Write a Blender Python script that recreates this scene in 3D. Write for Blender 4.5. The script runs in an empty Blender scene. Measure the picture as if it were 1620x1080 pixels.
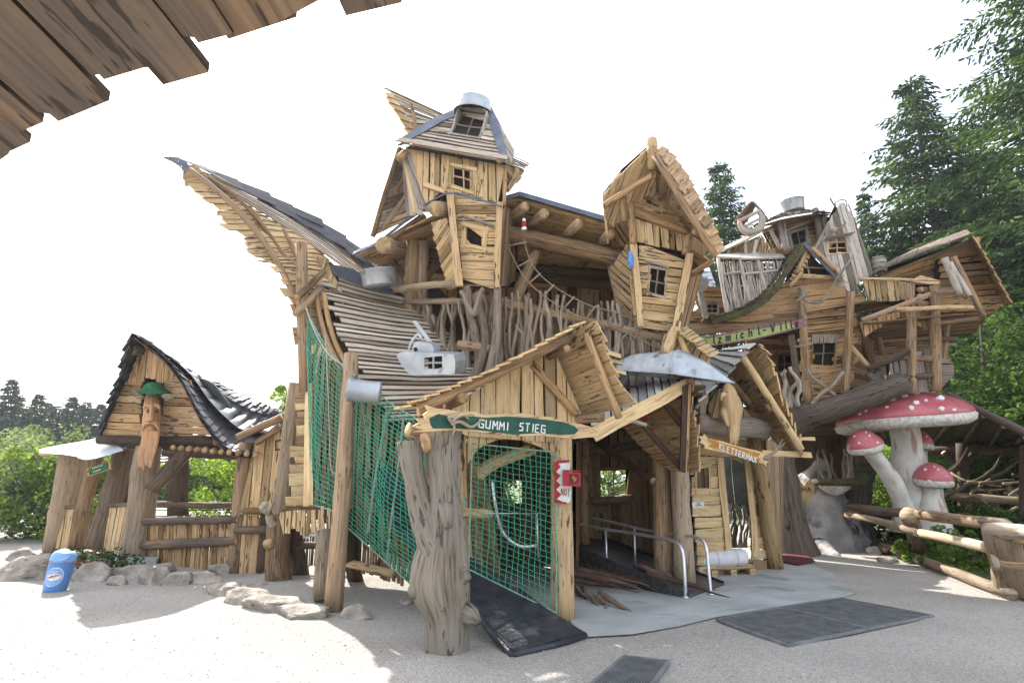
import bpy, math, random
from mathutils import Vector as V, Matrix, noise as mnoise
rnd = random.Random(11)
U = rnd.uniform
scn = bpy.context.scene
COL = scn.collection
# ---------------------------------------------------------------- camera, sky, sun
FPX = 950.0; PITCH = math.radians(13.05); EYE = 1.6
SP, CP = math.sin(PITCH), math.cos(PITCH)
cam = bpy.data.objects.new('camera', bpy.data.cameras.new('camera')); COL.objects.link(cam)
cam.location = (0, 0, EYE); cam.rotation_euler = (math.pi/2+PITCH, 0, 0)
cam.data.sensor_width = 36; cam.data.lens = FPX/1620*36
cam.data.clip_start = .05; cam.data.clip_end = 2000
scn.camera = cam
SUNDIR = V((-2.8, 4.3, 4.7)).normalized()          # towards the sun: behind the houses, to the left
w = bpy.data.worlds.new('World'); scn.world = w; w.use_nodes = True
nt = w.node_tree; nt.nodes.clear()
sky = nt.nodes.new('ShaderNodeTexSky'); sky.sky_type = 'NISHITA'; sky.sun_disc = False
sky.sun_elevation = math.asin(SUNDIR.z); sky.sun_rotation = math.atan2(SUNDIR.x, SUNDIR.y)
sky.air_density = 1.0; sky.dust_density = 3.5; sky.ozone_density = 1.0
bg = nt.nodes.new('ShaderNodeBackground'); bg.inputs[1].default_value = .145
out = nt.nodes.new('ShaderNodeOutputWorld')
tc = nt.nodes.new('ShaderNodeTexCoord'); nz = nt.nodes.new('ShaderNodeTexNoise')
mp = nt.nodes.new('ShaderNodeMapping'); mp.inputs['Scale'].default_value = (3, 3, 9); mp.inputs['Rotation'].default_value = (0, .5, .4)
nz.inputs['Scale'].default_value = 1.3; nz.inputs['Detail'].default_value = 7; nz.inputs['Distortion'].default_value = .6
cr = nt.nodes.new('ShaderNodeValToRGB'); cr.color_ramp.elements[0].position = .30; cr.color_ramp.elements[1].position = .62
cr.color_ramp.elements[0].color = (.25, .25, .25, 1); cr.color_ramp.elements[1].color = (.8, .8, .8, 1)
mx = nt.nodes.new('ShaderNodeMix'); mx.data_type = 'RGBA'; mx.inputs['B'].default_value = (5.2, 5.4, 5.7, 1)
L = nt.links
L.new(tc.outputs['Generated'], mp.inputs[0]); L.new(mp.outputs[0], nz.inputs[0]); L.new(nz.outputs[0], cr.inputs[0])
L.new(cr.outputs[0], mx.inputs['Factor']); L.new(sky.outputs[0], mx.inputs['A']); L.new(mx.outputs['Result'], bg.inputs[0]); L.new(bg.outputs[0], out.inputs[0])
sl = bpy.data.lights.new('sun', 'SUN'); sl.energy = 4.2; sl.angle = math.radians(.5); sl.color = (1, .96, .88)
so = bpy.data.objects.new('sun', sl); COL.objects.link(so)
so.rotation_euler = SUNDIR.to_track_quat('Z', 'Y').to_euler()
scn.view_settings.view_transform = 'Standard'; scn.view_settings.look = 'None'
scn.view_settings.exposure = 1.45; scn.view_settings.gamma = 1
scn.cycles.max_bounces = 8; scn.cycles.transparent_max_bounces = 8

# ---------------------------------------------------------------- points from sight lines at a real distance
def ray(x, y):
    b = (540-y)/FPX
    return V(((x-810)/FPX, CP-b*SP, SP+b*CP))
CAM = V((0, 0, EYE))
def P(x, y, Y): d = ray(x, y); return CAM+d*(Y/d.y)
def G(x, y, z=0): d = ray(x, y); return CAM+d*((z-EYE)/d.z)
def Q(x, y, pl, off=0):
    n = (pl[1]-pl[0]).cross(pl[2]-pl[0]).normalized()
    if n.dot(CAM-pl[0]) < 0: n = -n
    d = ray(x, y)
    return CAM+d*((pl[0]-CAM).dot(n)/d.dot(n))+n*off
def PP(*a): return [P(*t) for t in a]

# ---------------------------------------------------------------- materials
MATS = {}
def mat(name, rough=.8, metal=0, spec=.3):
    m = bpy.data.materials.new(name); m.use_nodes = True
    b = m.node_tree.nodes['Principled BSDF']; b.inputs['Roughness'].default_value = rough
    b.inputs['Metallic'].default_value = metal; b.inputs['Specular IOR Level'].default_value = spec
    MATS[name] = m
    return m, m.node_tree.nodes, m.node_tree.links, b
def nd(N, t, **k):
    n = N.new('ShaderNode'+t)
    for a, v in k.items():
        if a in n.inputs: n.inputs[a].default_value = v
        else: setattr(n, a, v)
    return n
def ramp(N, stops):
    r = N.new('ShaderNodeValToRGB'); e = r.color_ramp.elements
    while len(e) < len(stops): e.new(.5)
    for k, (p, c) in zip(e, stops): k.position = p; k.color = (*c, 1) if len(c) == 3 else c
    return r
def mixc(N, Lk, fac, a, b, mode='MIX'):
    m = N.new('ShaderNodeMix'); m.data_type = 'RGBA'; m.blend_type = mode
    for s, v in (('Factor', fac), ('A', a), ('B', b)):
        if isinstance(v, (int, float)): m.inputs[s].default_value = v
        elif isinstance(v, tuple): m.inputs[s].default_value = (*v, 1)
        else: Lk.new(v, m.inputs[s])
    return m.outputs['Result']
def wood(name, light, mid, dark, grey=(.30, .28, .26), greyamt=.3, streak=.5, rough=.8, scl=1.0, bump=.5):
    m, N, Lk, b = mat(name, rough)
    uv = nd(N, 'UVMap'); tone = nd(N, 'Attribute', attribute_name='tone')
    geo = nd(N, 'TexCoord')
    mul = nd(N, 'Math', operation='MULTIPLY'); mul.inputs[1].default_value = 53.0; Lk.new(tone.outputs['Fac'], mul.inputs[0])
    mp = nd(N, 'Mapping'); mp.inputs['Scale'].default_value = (1.3*scl, 26*scl, 1); Lk.new(uv.outputs[0], mp.inputs[0])
    n1 = nd(N, 'TexNoise', noise_dimensions='4D'); n1.inputs['Scale'].default_value = 1.6; n1.inputs['Detail'].default_value = 6
    n1.inputs['Roughness'].default_value = .62; n1.inputs['Distortion'].default_value = .5
    Lk.new(mp.outputs[0], n1.inputs['Vector']); Lk.new(mul.outputs[0], n1.inputs['W'])
    r1 = ramp(N, [(.34, dark), (.47, mid), (.62, light)]); Lk.new(n1.outputs[0], r1.inputs[0])
    # weathered patches
    n2 = nd(N, 'TexNoise'); n2.inputs['Scale'].default_value = 1.7; n2.inputs['Detail'].default_value = 5; Lk.new(geo.outputs['Object'], n2.inputs['Vector'])
    a1 = nd(N, 'Math', operation='MULTIPLY_ADD'); a1.inputs[1].default_value = .5; Lk.new(tone.outputs['Fac'], a1.inputs[0]); Lk.new(n2.outputs[0], a1.inputs[2])
    r2 = ramp(N, [(.62, (0, 0, 0)), (.9, (1, 1, 1))]); Lk.new(a1.outputs[0], r2.inputs[0])
    g = nd(N, 'Math', operation='MULTIPLY'); g.inputs[1].default_value = greyamt; Lk.new(r2.outputs[0], g.inputs[0])
    c = mixc(N, Lk, g.outputs[0], r1.outputs[0], grey)
    # bark remains and knots: short dark dashes along the grain
    mp3 = nd(N, 'Mapping'); mp3.inputs['Scale'].default_value = (3.2, 17, 1); Lk.new(uv.outputs[0], mp3.inputs[0])
    n3 = nd(N, 'TexNoise', noise_dimensions='4D'); n3.inputs['Scale'].default_value = 1.5; n3.inputs['Detail'].default_value = 3
    Lk.new(mp3.outputs[0], n3.inputs['Vector']); Lk.new(mul.outputs[0], n3.inputs['W'])
    ma = nd(N, 'Math', operation='MULTIPLY_ADD'); ma.inputs[1].default_value = .38; Lk.new(n2.outputs[0], ma.inputs[0]); Lk.new(n3.outputs[0], ma.inputs[2])
    r3 = ramp(N, [(.79, (0, 0, 0)), (.83, (1, 1, 1))]); Lk.new(ma.outputs[0], r3.inputs[0])
    k = nd(N, 'Math', operation='MULTIPLY'); k.inputs[1].default_value = streak; Lk.new(r3.outputs[0], k.inputs[0])
    c = mixc(N, Lk, k.outputs[0], c, tuple(x*.28 for x in dark))
    # board-to-board tone
    tr = ramp(N, [(0, (.34, .30, .27)), (.06, (.52, .50, .48)), (.3, (.86, .85, .84)), (.55, (1.03, 1.0, .93)), (.8, (1.0, .91, .80)), (1, (1.3, 1.26, 1.15))]); Lk.new(tone.outputs['Fac'], tr.inputs[0])
    c = mixc(N, Lk, 1.0, c, tr.outputs[0], 'MULTIPLY')
    Lk.new(c, b.inputs['Base Color'])
    bp = nd(N, 'Bump'); bp.inputs['Strength'].default_value = bump; bp.inputs['Distance'].default_value = .012
    Lk.new(n1.outputs[0], bp.inputs['Height']); Lk.new(bp.outputs[0], b.inputs['Normal'])
    return m
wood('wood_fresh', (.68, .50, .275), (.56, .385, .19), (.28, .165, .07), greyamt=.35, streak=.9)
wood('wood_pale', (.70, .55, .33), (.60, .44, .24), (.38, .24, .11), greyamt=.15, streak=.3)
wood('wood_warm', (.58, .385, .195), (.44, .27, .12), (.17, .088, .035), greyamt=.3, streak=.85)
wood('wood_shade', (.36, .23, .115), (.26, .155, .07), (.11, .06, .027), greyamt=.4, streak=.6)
wood('wood_grey', (.42, .37, .315), (.31, .26, .21), (.14, .11, .085), grey=(.42, .42, .44), greyamt=.55, streak=.5)
wood('wood_slat', (.62, .53, .42), (.47, .385, .295), (.20, .145, .10), grey=(.47, .45, .43), greyamt=.7, streak=.3)
wood('wood_dark', (.12, .075, .045), (.075, .045, .028), (.03, .018, .012), grey=(.12, .10, .09), greyamt=.4, streak=.4)
wood('wood_old', (.29, .195, .12), (.14, .098, .07), (.045, .034, .028), grey=(.10, .085, .08), greyamt=.85, streak=.7, scl=.6)
wood('bark_log', (.40, .27, .15), (.27, .165, .085), (.085, .048, .025), greyamt=.3, streak=.6, scl=.9, bump=.8)
wood('log_grey', (.37, .285, .20), (.265, .195, .13), (.085, .06, .04), grey=(.29, .245, .20), greyamt=.5, streak=.45, scl=.9, bump=1.0)
wood('dead_wood', (.29, .25, .205), (.20, .17, .135), (.075, .06, .045), grey=(.25, .235, .215), greyamt=.7, streak=.7, scl=.9, bump=2)
wood('stick', (.36, .295, .225), (.235, .185, .135), (.08, .06, .04), greyamt=.35, streak=.6, scl=1.2)

wood('root', (.14, .075, .05), (.09, .048, .034), (.035, .02, .016), greyamt=.3, streak=.4)
wood('tree_bark', (.155, .12, .095), (.095, .072, .055), (.03, .023, .018), grey=(.13, .12, .11), greyamt=.5, streak=.8, scl=.5, bump=2)
wood('carving', (.56, .34, .19), (.47, .26, .13), (.28, .13, .055), greyamt=.2, streak=.3)
wood('carving_pale', (.62, .48, .29), (.54, .39, .21), (.36, .23, .11), greyamt=.15, streak=.25)
wood('antler', (.42, .36, .29), (.33, .27, .20), (.17, .13, .09), greyamt=.3, streak=.2)
def endgrain():
    m, N, Lk, b = mat('end_grain', .85)
    uv = nd(N, 'UVMap'); w_ = nd(N, 'TexWave', wave_type='RINGS', rings_direction='Z'); w_.inputs['Scale'].default_value = 22; w_.inputs['Distortion'].default_value = 2.5; w_.inputs['Detail'].default_value = 3; w_.inputs['Detail Scale'].default_value = .6
    Lk.new(uv.outputs[0], w_.inputs['Vector']); n = nd(N, 'TexNoise'); n.inputs['Scale'].default_value = 9; t = nd(N, 'TexCoord'); Lk.new(t.outputs['Object'], n.inputs['Vector'])
    r = ramp(N, [(0, (.36, .24, .12)), (1, (.58, .42, .24))]); Lk.new(w_.outputs['Fac'], r.inputs[0]); r2 = ramp(N, [(.35, (.55, .5, .45)), (.6, (1, 1, 1))]); Lk.new(n.outputs[0], r2.inputs[0])
    Lk.new(mixc(N, Lk, 1.0, r.outputs[0], r2.outputs[0], 'MULTIPLY'), b.inputs['Base Color'])
endgrain()
def noisy(name, a, b_, scale=6, rough=.7, metal=0, bump=.2, dist=.01, detail=5, spots=None, spec=.3, lo=.35, hi=.65, stretch=None):
    m, N, Lk, b = mat(name, rough, metal, spec)
    t = nd(N, 'TexCoord'); n = nd(N, 'TexNoise'); n.inputs['Scale'].default_value = scale; n.inputs['Detail'].default_value = detail
    Lk.new(t.outputs['Object'], n.inputs['Vector'])
    r = ramp(N, [(lo, b_), (hi, a)]); Lk.new(n.outputs[0], r.inputs[0]); c = r.outputs[0]
    if spots:
        sc_, colr, th = spots
        v = nd(N, 'TexNoise'); v.inputs['Scale'].default_value = sc_; v.inputs['Detail'].default_value = 3
        if stretch: mp_ = nd(N, 'Mapping'); mp_.inputs['Scale'].default_value = stretch; Lk.new(t.outputs['Object'], mp_.inputs[0]); Lk.new(mp_.outputs[0], v.inputs['Vector'])
        else: Lk.new(t.outputs['Object'], v.inputs['Vector'])
        rr = ramp(N, [(th, (0, 0, 0)), (th+.08, (1, 1, 1))]); Lk.new(v.outputs[0], rr.inputs[0])
        c = mixc(N, Lk, rr.outputs[0], c, colr)
    Lk.new(c, b.inputs['Base Color'])
    if bump:
        bp = nd(N, 'Bump'); bp.inputs['Strength'].default_value = bump; bp.inputs['Distance'].default_value = dist
        Lk.new(n.outputs[0], bp.inputs['Height']); Lk.new(bp.outputs[0], b.inputs['Normal'])
    return m
noisy('rubber', (.04, .044, .056), (.02, .022, .03), 5, .5, bump=.3, spec=.35)
noisy('rubber_mat', (.045, .048, .058), (.022, .024, .03), 7, .5, bump=.4, spots=(3, (.10, .10, .10), .6))
noisy('rubber_tile', (.055, .058, .072), (.025, .027, .036), 3, .6, bump=.3, spec=.25)
noisy('zinc', (.50, .54, .58), (.36, .39, .43), 4, .45, metal=.6, bump=.15, spots=(6, (.27, .28, .29), .62))
noisy('zinc_old', (.55, .57, .60), (.38, .39, .41), 5, .5, metal=.15, bump=.3, spots=(4, (.17, .13, .12), .58))
noisy('flashing', (.15, .17, .215), (.09, .105, .14), 4, .45, metal=.3, bump=.6, dist=.02)
noisy('sheet_white', (.66, .68, .72), (.5, .52, .56), 3, .4, metal=.2, bump=.5, dist=.02)
noisy('steel', (.78, .79, .80), (.65, .66, .68), 9, .38, metal=.85, bump=0)
noisy('steel_dark', (.12, .12, .13), (.06, .06, .065), 12, .45, metal=.5, bump=.2)
noisy('net_green', (.06, .42, .27), (.04, .30, .18), 9, .7, bump=0)
noisy('rope', (.50, .47, .42), (.33, .31, .28), 30, .9, bump=0)
noisy('rope_tan', (.30, .24, .165), (.2, .155, .10), 30, .9, bump=0)
noisy('paint_green', (.012, .085, .055), (.006, .05, .032), 9, .5, bump=.2)
noisy('paint_white', (.78, .78, .76), (.62, .62, .6), 20, .6, bump=.1)
noisy('paint_red', (.42, .025, .035), (.28, .015, .02), 12, .5, bump=.15)
noisy('paint_orange', (.52, .26, .05), (.38, .16, .03), 10, .5, bump=.1)
noisy('paint_lime', (.30, .36, .12), (.21, .27, .08), 6, .65, bump=.1)
noisy('paint_maroon', (.25, .11, .125), (.15, .07, .08), 6, .65, bump=.1)
noisy('paint_dark', (.03, .028, .02), (.02, .018, .015), 9, .7, bump=0)
noisy('blue_plastic', (.10, .27, .62), (.08, .22, .54), 2, .35, bump=0, spec=.5)
noisy('blue_pale', (.22, .42, .75), (.18, .36, .68), 2, .35, bump=0, spec=.5)
noisy('tarp_white', (.72, .73, .76), (.58, .59, .63), 7, .45, bump=.5, dist=.02)
noisy('mushroom_red', (.52, .14, .165), (.40, .085, .105), 2.5, .35, bump=.5, dist=.03, spots=(14, (.55, .16, .18), .66), spec=.5)
noisy('mushroom_white', (.66, .64, .60), (.48, .44, .40), 3, .6, bump=.7, dist=.04, spots=(2.2, (.33, .22, .17), .565), stretch=(2.2, 2.2, .35))
noisy('gill', (.66, .63, .58), (.4, .37, .34), 12, .7, bump=.6)
noisy('plaster_rock', (.38, .36, .34), (.19, .175, .165), 1.8, .75, bump=1, dist=.15, spots=(1.4, (.07, .07, .075), .55), detail=8)
noisy('rock', (.47, .42, .36), (.21, .18, .15), 3.2, .9, bump=1, dist=.12, detail=12, spots=(4, (.13, .11, .09), .6), stretch=(1, 1, 3))
noisy('concrete', (.42, .43, .425), (.31, .325, .32), 1.6, .85, bump=.25, spots=(1.3, (.25, .275, .25), .58), detail=9)
noisy('moss', (.11, .09, .05), (.05, .05, .025), 8, .95, bump=1, dist=.03, spots=(3, (.09, .11, .035), .55))
noisy('felt_green', (.03, .15, .07), (.02, .09, .04), 9, .9, bump=.3)
noisy('pit_gravel', (.22, .215, .21), (.11, .108, .105), 40, .95, bump=.3)
noisy('zinc_g', (.26, .27, .28), (.17, .175, .18), 6, .5, metal=.35, bump=.1)
noisy('bed_soil', (.07, .085, .03), (.035, .035, .018), 5, .95, bump=.6)
noisy('dark_red_floor', (.13, .03, .035), (.08, .02, .025), 5, .7, bump=.1)
noisy('inside_shade', (.03, .022, .016), (.018, .013, .01), 5, .95, bump=0)  # near-black colour, stands in for the shade inside rooms and behind gaps
noisy('flower_red', (.6, .02, .03), (.45, .01, .02), 9, .6, bump=0)
wood('stick_pale', (.55, .51, .49), (.44, .40, .38), (.22, .19, .175), greyamt=.3, streak=.3)
noisy('heart_tan', (.42, .3, .14), (.34, .22, .1), 6, .7, bump=.1)
wood('log_pale', (.60, .47, .33), (.48, .36, .23), (.24, .17, .11), grey=(.45, .43, .41), greyamt=.7, streak=.5, scl=.7)
wood('wood_slat_white', (.50, .50, .50), (.40, .40, .40), (.22, .21, .2), grey=(.5, .51, .53), greyamt=.7, streak=.3)
noisy('plaster_in', (.26, .27, .22), (.12, .13, .10), 2, .9, bump=.3)
def leafmat(name, a, b_, c2, trans=.35, scale=.8):
    m, N, Lk, b = mat(name, .75, 0, .12)
    t = nd(N, 'TexCoord'); n = nd(N, 'TexNoise'); n.inputs['Scale'].default_value = scale; n.inputs['Detail'].default_value = 4
    Lk.new(t.outputs['Object'], n.inputs['Vector'])
    at = nd(N, 'Attribute', attribute_name='tone')
    ad = nd(N, 'Math', operation='MULTIPLY_ADD'); ad.inputs[1].default_value = .45; Lk.new(at.outputs['Fac'], ad.inputs[0]); Lk.new(n.outputs[0], ad.inputs[2])
    r = ramp(N, [(.45, b_), (.72, a), (.98, c2)]); Lk.new(ad.outputs[0], r.inputs[0]); Lk.new(r.outputs[0], b.inputs['Base Color'])
    tr = nd(N, 'BsdfTranslucent'); ms = nd(N, 'MixShader'); ms.inputs[0].default_value = trans
    br = mixc(N, Lk, 1.0, r.outputs[0], (1.5, 1.6, .7), 'MULTIPLY'); Lk.new(br, tr.inputs[0])
    o = N['Material Output']; Lk.new(b.outputs[0], ms.inputs[1]); Lk.new(tr.outputs[0], ms.inputs[2]); Lk.new(ms.outputs[0], o.inputs['Surface'])
    return m
leafmat('needles', (.035, .072, .022), (.011, .028, .012), (.11, .165, .045), .2)
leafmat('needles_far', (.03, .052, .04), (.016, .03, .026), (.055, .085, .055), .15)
leafmat('leaves', (.045, .085, .02), (.02, .04, .012), (.10, .16, .035), .28)
leafmat('leaves_light', (.15, .22, .045), (.07, .12, .025), (.26, .33, .09), .45)
leafmat('leaves_silver', (.15, .19, .11), (.07, .10, .05), (.27, .31, .2), .35)

# ---------------------------------------------------------------- mesh builder
class MB:
    def __init__(s): s.v = []; s.f = []; s.m = []; s.t = []; s.uv = []
    def poly(s, pts, uvs=None, tone=.5, m=0):
        i = len(s.v); s.v.extend(pts); s.f.append(tuple(range(i, i+len(pts))))
        s.m.append(m); s.t.append(tone)
        if uvs is None:
            o = pts[0]; a = (pts[1]-pts[0]); l = a.length or 1; a = a/l
            n = a.cross(pts[-1]-pts[0]); n = n.normalized() if n.length > 1e-9 else V((0, 0, 1)); bb = n.cross(a)
            uvs = [((p-o).dot(a), (p-o).dot(bb)) for p in pts]
        s.uv.extend(uvs)
    def ix(s, idx, uvs, tone=.5, m=0):
        s.f.append(tuple(idx)); s.m.append(m); s.t.append(tone); s.uv.extend(uvs)
    def build(s, name, mats, parent=None, smooth=False, **k):
        me = bpy.data.meshes.new(name)
        me.from_pydata([tuple(p) for p in s.v], [], s.f)
        for x in (mats if isinstance(mats, (list, tuple)) else [mats]): me.materials.append(MATS[x])
        me.polygons.foreach_set('material_index', s.m)
        a = me.attributes.new('tone', 'FLOAT', 'FACE'); a.data.foreach_set('value', s.t)
        ul = me.uv_layers.new(name='UVMap'); ul.data.foreach_set('uv', [c for p in s.uv for c in p])
        if smooth: me.polygons.foreach_set('use_smooth', [True]*len(s.f))
        me.validate(); me.update()
        o = bpy.data.objects.new(name, me); COL.objects.link(o)
        if parent is not None:
            o.parent = parent
            q = parent; inv = Matrix.Identity(4); ch = []
            while q is not None: ch.append(q); q = q.parent
            for q in reversed(ch): inv = inv @ Matrix.LocRotScale(q.location, q.rotation_euler, q.scale)
            me.transform(inv.inverted())
        tag(o, **k)
        return o
def tag(o, label=None, cat=None, group=None, kind=None):
    if label: o['label'] = label
    if cat: o['category'] = cat
    if group: o['group'] = group
    if kind: o['kind'] = kind
    return o
def empty(name, loc, label, cat, group=None):
    o = bpy.data.objects.new(name, None); COL.objects.link(o); o.location = V(loc); o.empty_display_size = .1
    return tag(o, label, cat, group)
def recenter(o):           # put a one-mesh thing's origin at its base
    vs = o.data.vertices; n = len(vs); zs = min(v.co.z for v in vs)
    c = V((sum(v.co.x for v in vs)/n, sum(v.co.y for v in vs)/n, zs)); o.data.transform(Matrix.Translation(-c)); o.location = c
    return o
def copy_tree(o, parent=None):
    c = o.copy(); COL.objects.link(c); c.parent = parent
    for ch in o.children: copy_tree(ch, c)
    return c
def text_obj(txt, size, m, parent, org, xdir, ydir, name='lettering', ext=.006, space=1.0, align='CENTER', mat_=None):
    cu = bpy.data.curves.new('t', 'FONT'); cu.body = txt; cu.size = size; cu.extrude = ext; cu.align_x = align; cu.align_y = 'CENTER'; cu.space_character = space
    to = bpy.data.objects.new('t', cu); COL.objects.link(to)
    bpy.context.view_layer.update()
    me = bpy.data.meshes.new_from_object(to.evaluated_get(bpy.context.evaluated_depsgraph_get()))
    bpy.data.objects.remove(to)
    x = xdir.normalized(); z = x.cross(ydir).normalized(); y = z.cross(x)
    M = Matrix(((x.x, y.x, z.x, org.x), (x.y, y.y, z.y, org.y), (x.z, y.z, z.z, org.z), (0, 0, 0, 1)))
    me.transform(M); me.materials.clear(); me.materials.append(MATS[m])
    o = bpy.data.objects.new(name, me); COL.objects.link(o)
    if parent: o.parent = parent; me.transform(Matrix.Translation(-parent.location))
    return o

# ---------------------------------------------------------------- boards
def lerp(a, b, t): return a+(b-a)*t
def plank(mb, A, B, n, t, tone=None, m=0, wav=0.0, lapb=0.0, seg=.45):
    """A, B: the two long edges as polylines (equal count); n unit normal; t thickness"""
    if tone is None: tone = U(0, 1)
    ln = (A[-1]-A[0]).length
    if len(A) == 2:
        k = max(1, min(10, int(ln/seg)))
        A = [lerp(A[0], A[1], i/k) for i in range(k+1)]; B = [lerp(B[0], B[1], i/k) for i in range(k+1)]
    k = len(A)-1; w_ = (B[0]-A[0]).length
    ns = n if isinstance(n, list) else [n]*(k+1)
    i0 = len(mb.v); uo, vo = U(0, 50), U(0, 50); us = [0.0]
    for i in range(1, k+1): us.append(us[-1]+(A[i]-A[i-1]).length)
    for i in range(k+1):
        wd = B[i]-A[i]; wl = wd.length; wd = wd/wl if wl > 1e-6 else wd
        a = A[i]+wd*U(-wav, wav); b = B[i]+wd*U(-wav, wav)
        z = U(-.15, .15)*t
        mb.v += [a+ns[i]*z, a+ns[i]*(t+z), b+ns[i]*(t+lapb+z), b+ns[i]*(lapb+z)]
    for i in range(k):
        q = i0+4*i; u0, u1 = uo+us[i], uo+us[i+1]
        for e0, e1, v0, v1, tn in ((1, 2, vo, vo+w_, tone), (3, 0, vo+w_, vo, tone), (0, 1, vo-t, vo, tone*.05), (2, 3, vo+w_, vo+w_+t, tone*.05)):
            mb.ix((q+e0, q+4+e0, q+4+e1, q+e1), ((u0, v0), (u1, v0), (u1, v1), (u0, v1)), tn, m)
    q = i0+4*k
    mb.ix((i0+3, i0+2, i0+1, i0), ((0, 0), (.02, 0), (.02, .1), (0, .1)), tone, m)
    mb.ix((q, q+1, q+2, q+3), ((0, 0), (.02, 0), (.02, .1), (0, .1)), tone, m)
def frame(poly, d, face):
    n = V((0, 0, 0))
    for i in range(len(poly)): n += poly[i].cross(poly[(i+1) % len(poly)])
    n.normalize()
    if n.dot(face-poly[0]) < 0: n = -n
    u = (d-n*d.dot(n)).normalized()
    return poly[0], u, n.cross(u), n
def cross_at(pl, vv):
    r = []
    for i in range(len(pl)):
        (x0, y0), (x1, y1) = pl[i], pl[(i+1) % len(pl)]
        if (y0 <= vv) != (y1 <= vv): r.append(x0+(x1-x0)*(vv-y0)/(y1-y0))
    return sorted(r)
def spans(pl, holes, vv):
    r = cross_at(pl, vv); S = [(r[i], r[i+1]) for i in range(0, len(r)-1, 2)]
    for h in holes:
        c = cross_at(h, vv)
        if len(c) < 2: continue
        a, b = c[0], c[-1]; N_ = []
        for s in S:
            if b <= s[0] or a >= s[1]: N_.append(s); continue
            if a > s[0]: N_.append((s[0], a))
            if b < s[1]: N_.append((b, s[1]))
        S = N_
    return S
def boards(mb, poly, d, w=.15, t=.025, gap=.017, ends=.025, lap=0.0, wav=.012, holes=(), m=0, face=CAM, proud=.012, tones=(0, 1), jw=.3, skew=.0, seg=.45):
    o, u, v, n = frame(poly, d, face)
    f2 = lambda p: ((p-o).dot(u), (p-o).dot(v))
    pl = [f2(p) for p in poly]; hs = [[f2(p) for p in h] for h in holes]
    v0 = min(p[1] for p in pl); v1 = max(p[1] for p in pl); y = v0
    while y < v1-.01:
        y2 = min(v1, y+w*U(1-jw, 1+jw))
        if v1-y2 < w*.35: y2 = v1
        g = gap*U(.3, 1.6); ya, yb = y+g/2, y2-g/2
        mid = spans(pl, hs, (ya+yb)/2)
        sa, sb = spans(pl, hs, ya+1e-4), spans(pl, hs, yb-1e-4)
        for i, s in enumerate(mid):
            a = sa[i] if len(sa) == len(mid) else s; b = sb[i] if len(sb) == len(mid) else s
            if min(a[1]-a[0], b[1]-b[0]) < .0 or s[1]-s[0] < .03: continue
            e0, e1 = U(-ends, ends), U(-ends, ends); sk = U(-skew, skew)
            pr = n*U(0, proud)
            A = [o+u*(a[0]+e0)+v*(ya+sk)+pr, o+u*(a[1]+e1)+v*(ya-sk)+pr]; B = [o+u*(b[0]+e0)+v*(yb+sk)+pr, o+u*(b[1]+e1)+v*(yb-sk)+pr]
            plank(mb, A, B, n, t, U(*tones), m, wav, lap, seg)
        y = y2
    return n
UPL = V((-.3, -.1, 1))
def surf(curves, s, t):
    """curves: polylines, t runs along each, s across them (both 0..1 extrapolated)"""
    def along(c, t):
        k = len(c)-1; x = t*k; i = max(0, min(k-1, int(math.floor(x)))); f = x-i
        p1, p2 = c[i], c[i+1]
        if k == 1 or t < 0 or t > 1: return p1+(p2-p1)*f
        p0 = c[i-1] if i > 0 else p1*2-p2; p3 = c[i+2] if i+2 <= k else p2*2-p1
        return .5*((2*p1)+(p2-p0)*f+(2*p0-5*p1+4*p2-p3)*f*f+(3*p1-p0-3*p2+p3)*f**3)
    return along([along(c, t) for c in curves], s)
def strips(mb, curves, n, t=.02, over=(.03, .03), lap=.02, gap=.0, wav=.004, ns=4, m=0, flip=False, tones=(0, 1), jw=.2, overlap=.15, holes=()):
    """planks laid across from the first curve to the last; t=0 top, t=1 bottom edge; lower edges lifted by lap"""
    L_ = (surf(curves, 0, .5)-surf(curves, 1, .5)).length or 1
    ts = [0.0]
    for i in range(n): ts.append(ts[-1]+U(1-jw, 1+jw))
    ts = [x/ts[-1] for x in ts]
    for i in range(n):
        a0, a1 = U(-over[0], over[0]*.3)/L_, 1+U(-over[1]*.3, over[1])/L_
        t0 = ts[i]-(overlap if i or overlap < 0 else 0)/n; t1 = ts[i+1]-gap/n
        segs = [(a0, a1)]
        for (h0, h1, g0, g1) in holes:
            if g0 < (t0+t1)/2 < g1:
                segs = [(a0, h0), (h1, a1)]
        for (b0, b1) in segs:
            ss = [lerp(b0, b1, k/ns) for k in range(ns+1)]
            A = [surf(curves, s, t0) for s in ss]; B = [surf(curves, s, t1) for s in ss]; N_ = []
            for k in range(ns+1):
                du = A[min(k+1, ns)]-A[max(k-1, 0)]; nn = du.cross(B[k]-A[k]).normalized()
                if nn.dot(UPL) < 0: nn = -nn
                N_.append(nn)
            plank(mb, A, B, N_, t, U(*tones), m, wav, lap*U(.6, 1.3))
def tiles(mb, curves, ns, nt, t=.012, lap=.03, m=0, flip=False, tones=(0, 1), over=.45, jag=.15):
    for j in range(nt):
        off = .5*(j % 2)
        for i in range(-1, ns+1):
            s0, s1 = (i+off-.03)/ns, (i+1+off+.03)/ns
            s0, s1 = max(s0, -.02), min(s1, 1.02)
            if s1-s0 < .25/ns: continue
            t0, t1 = (j-over)/nt, (j+1.1+U(-jag, jag))/nt
            t0 = max(t0, -.01)
            a, b, c, d = surf(curves, s0, t0), surf(curves, s1, t0), surf(curves, s1, t1+U(-.06, .06)/nt), surf(curves, s0, t1)
            n = (b-a).cross(d-a).normalized()
            if n.dot(UPL) < 0: n = -n
            plank(mb, [a, b], [d, c], n, t, U(*tones), m, 0, lap*U(.5, 1.4), 9)
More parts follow.
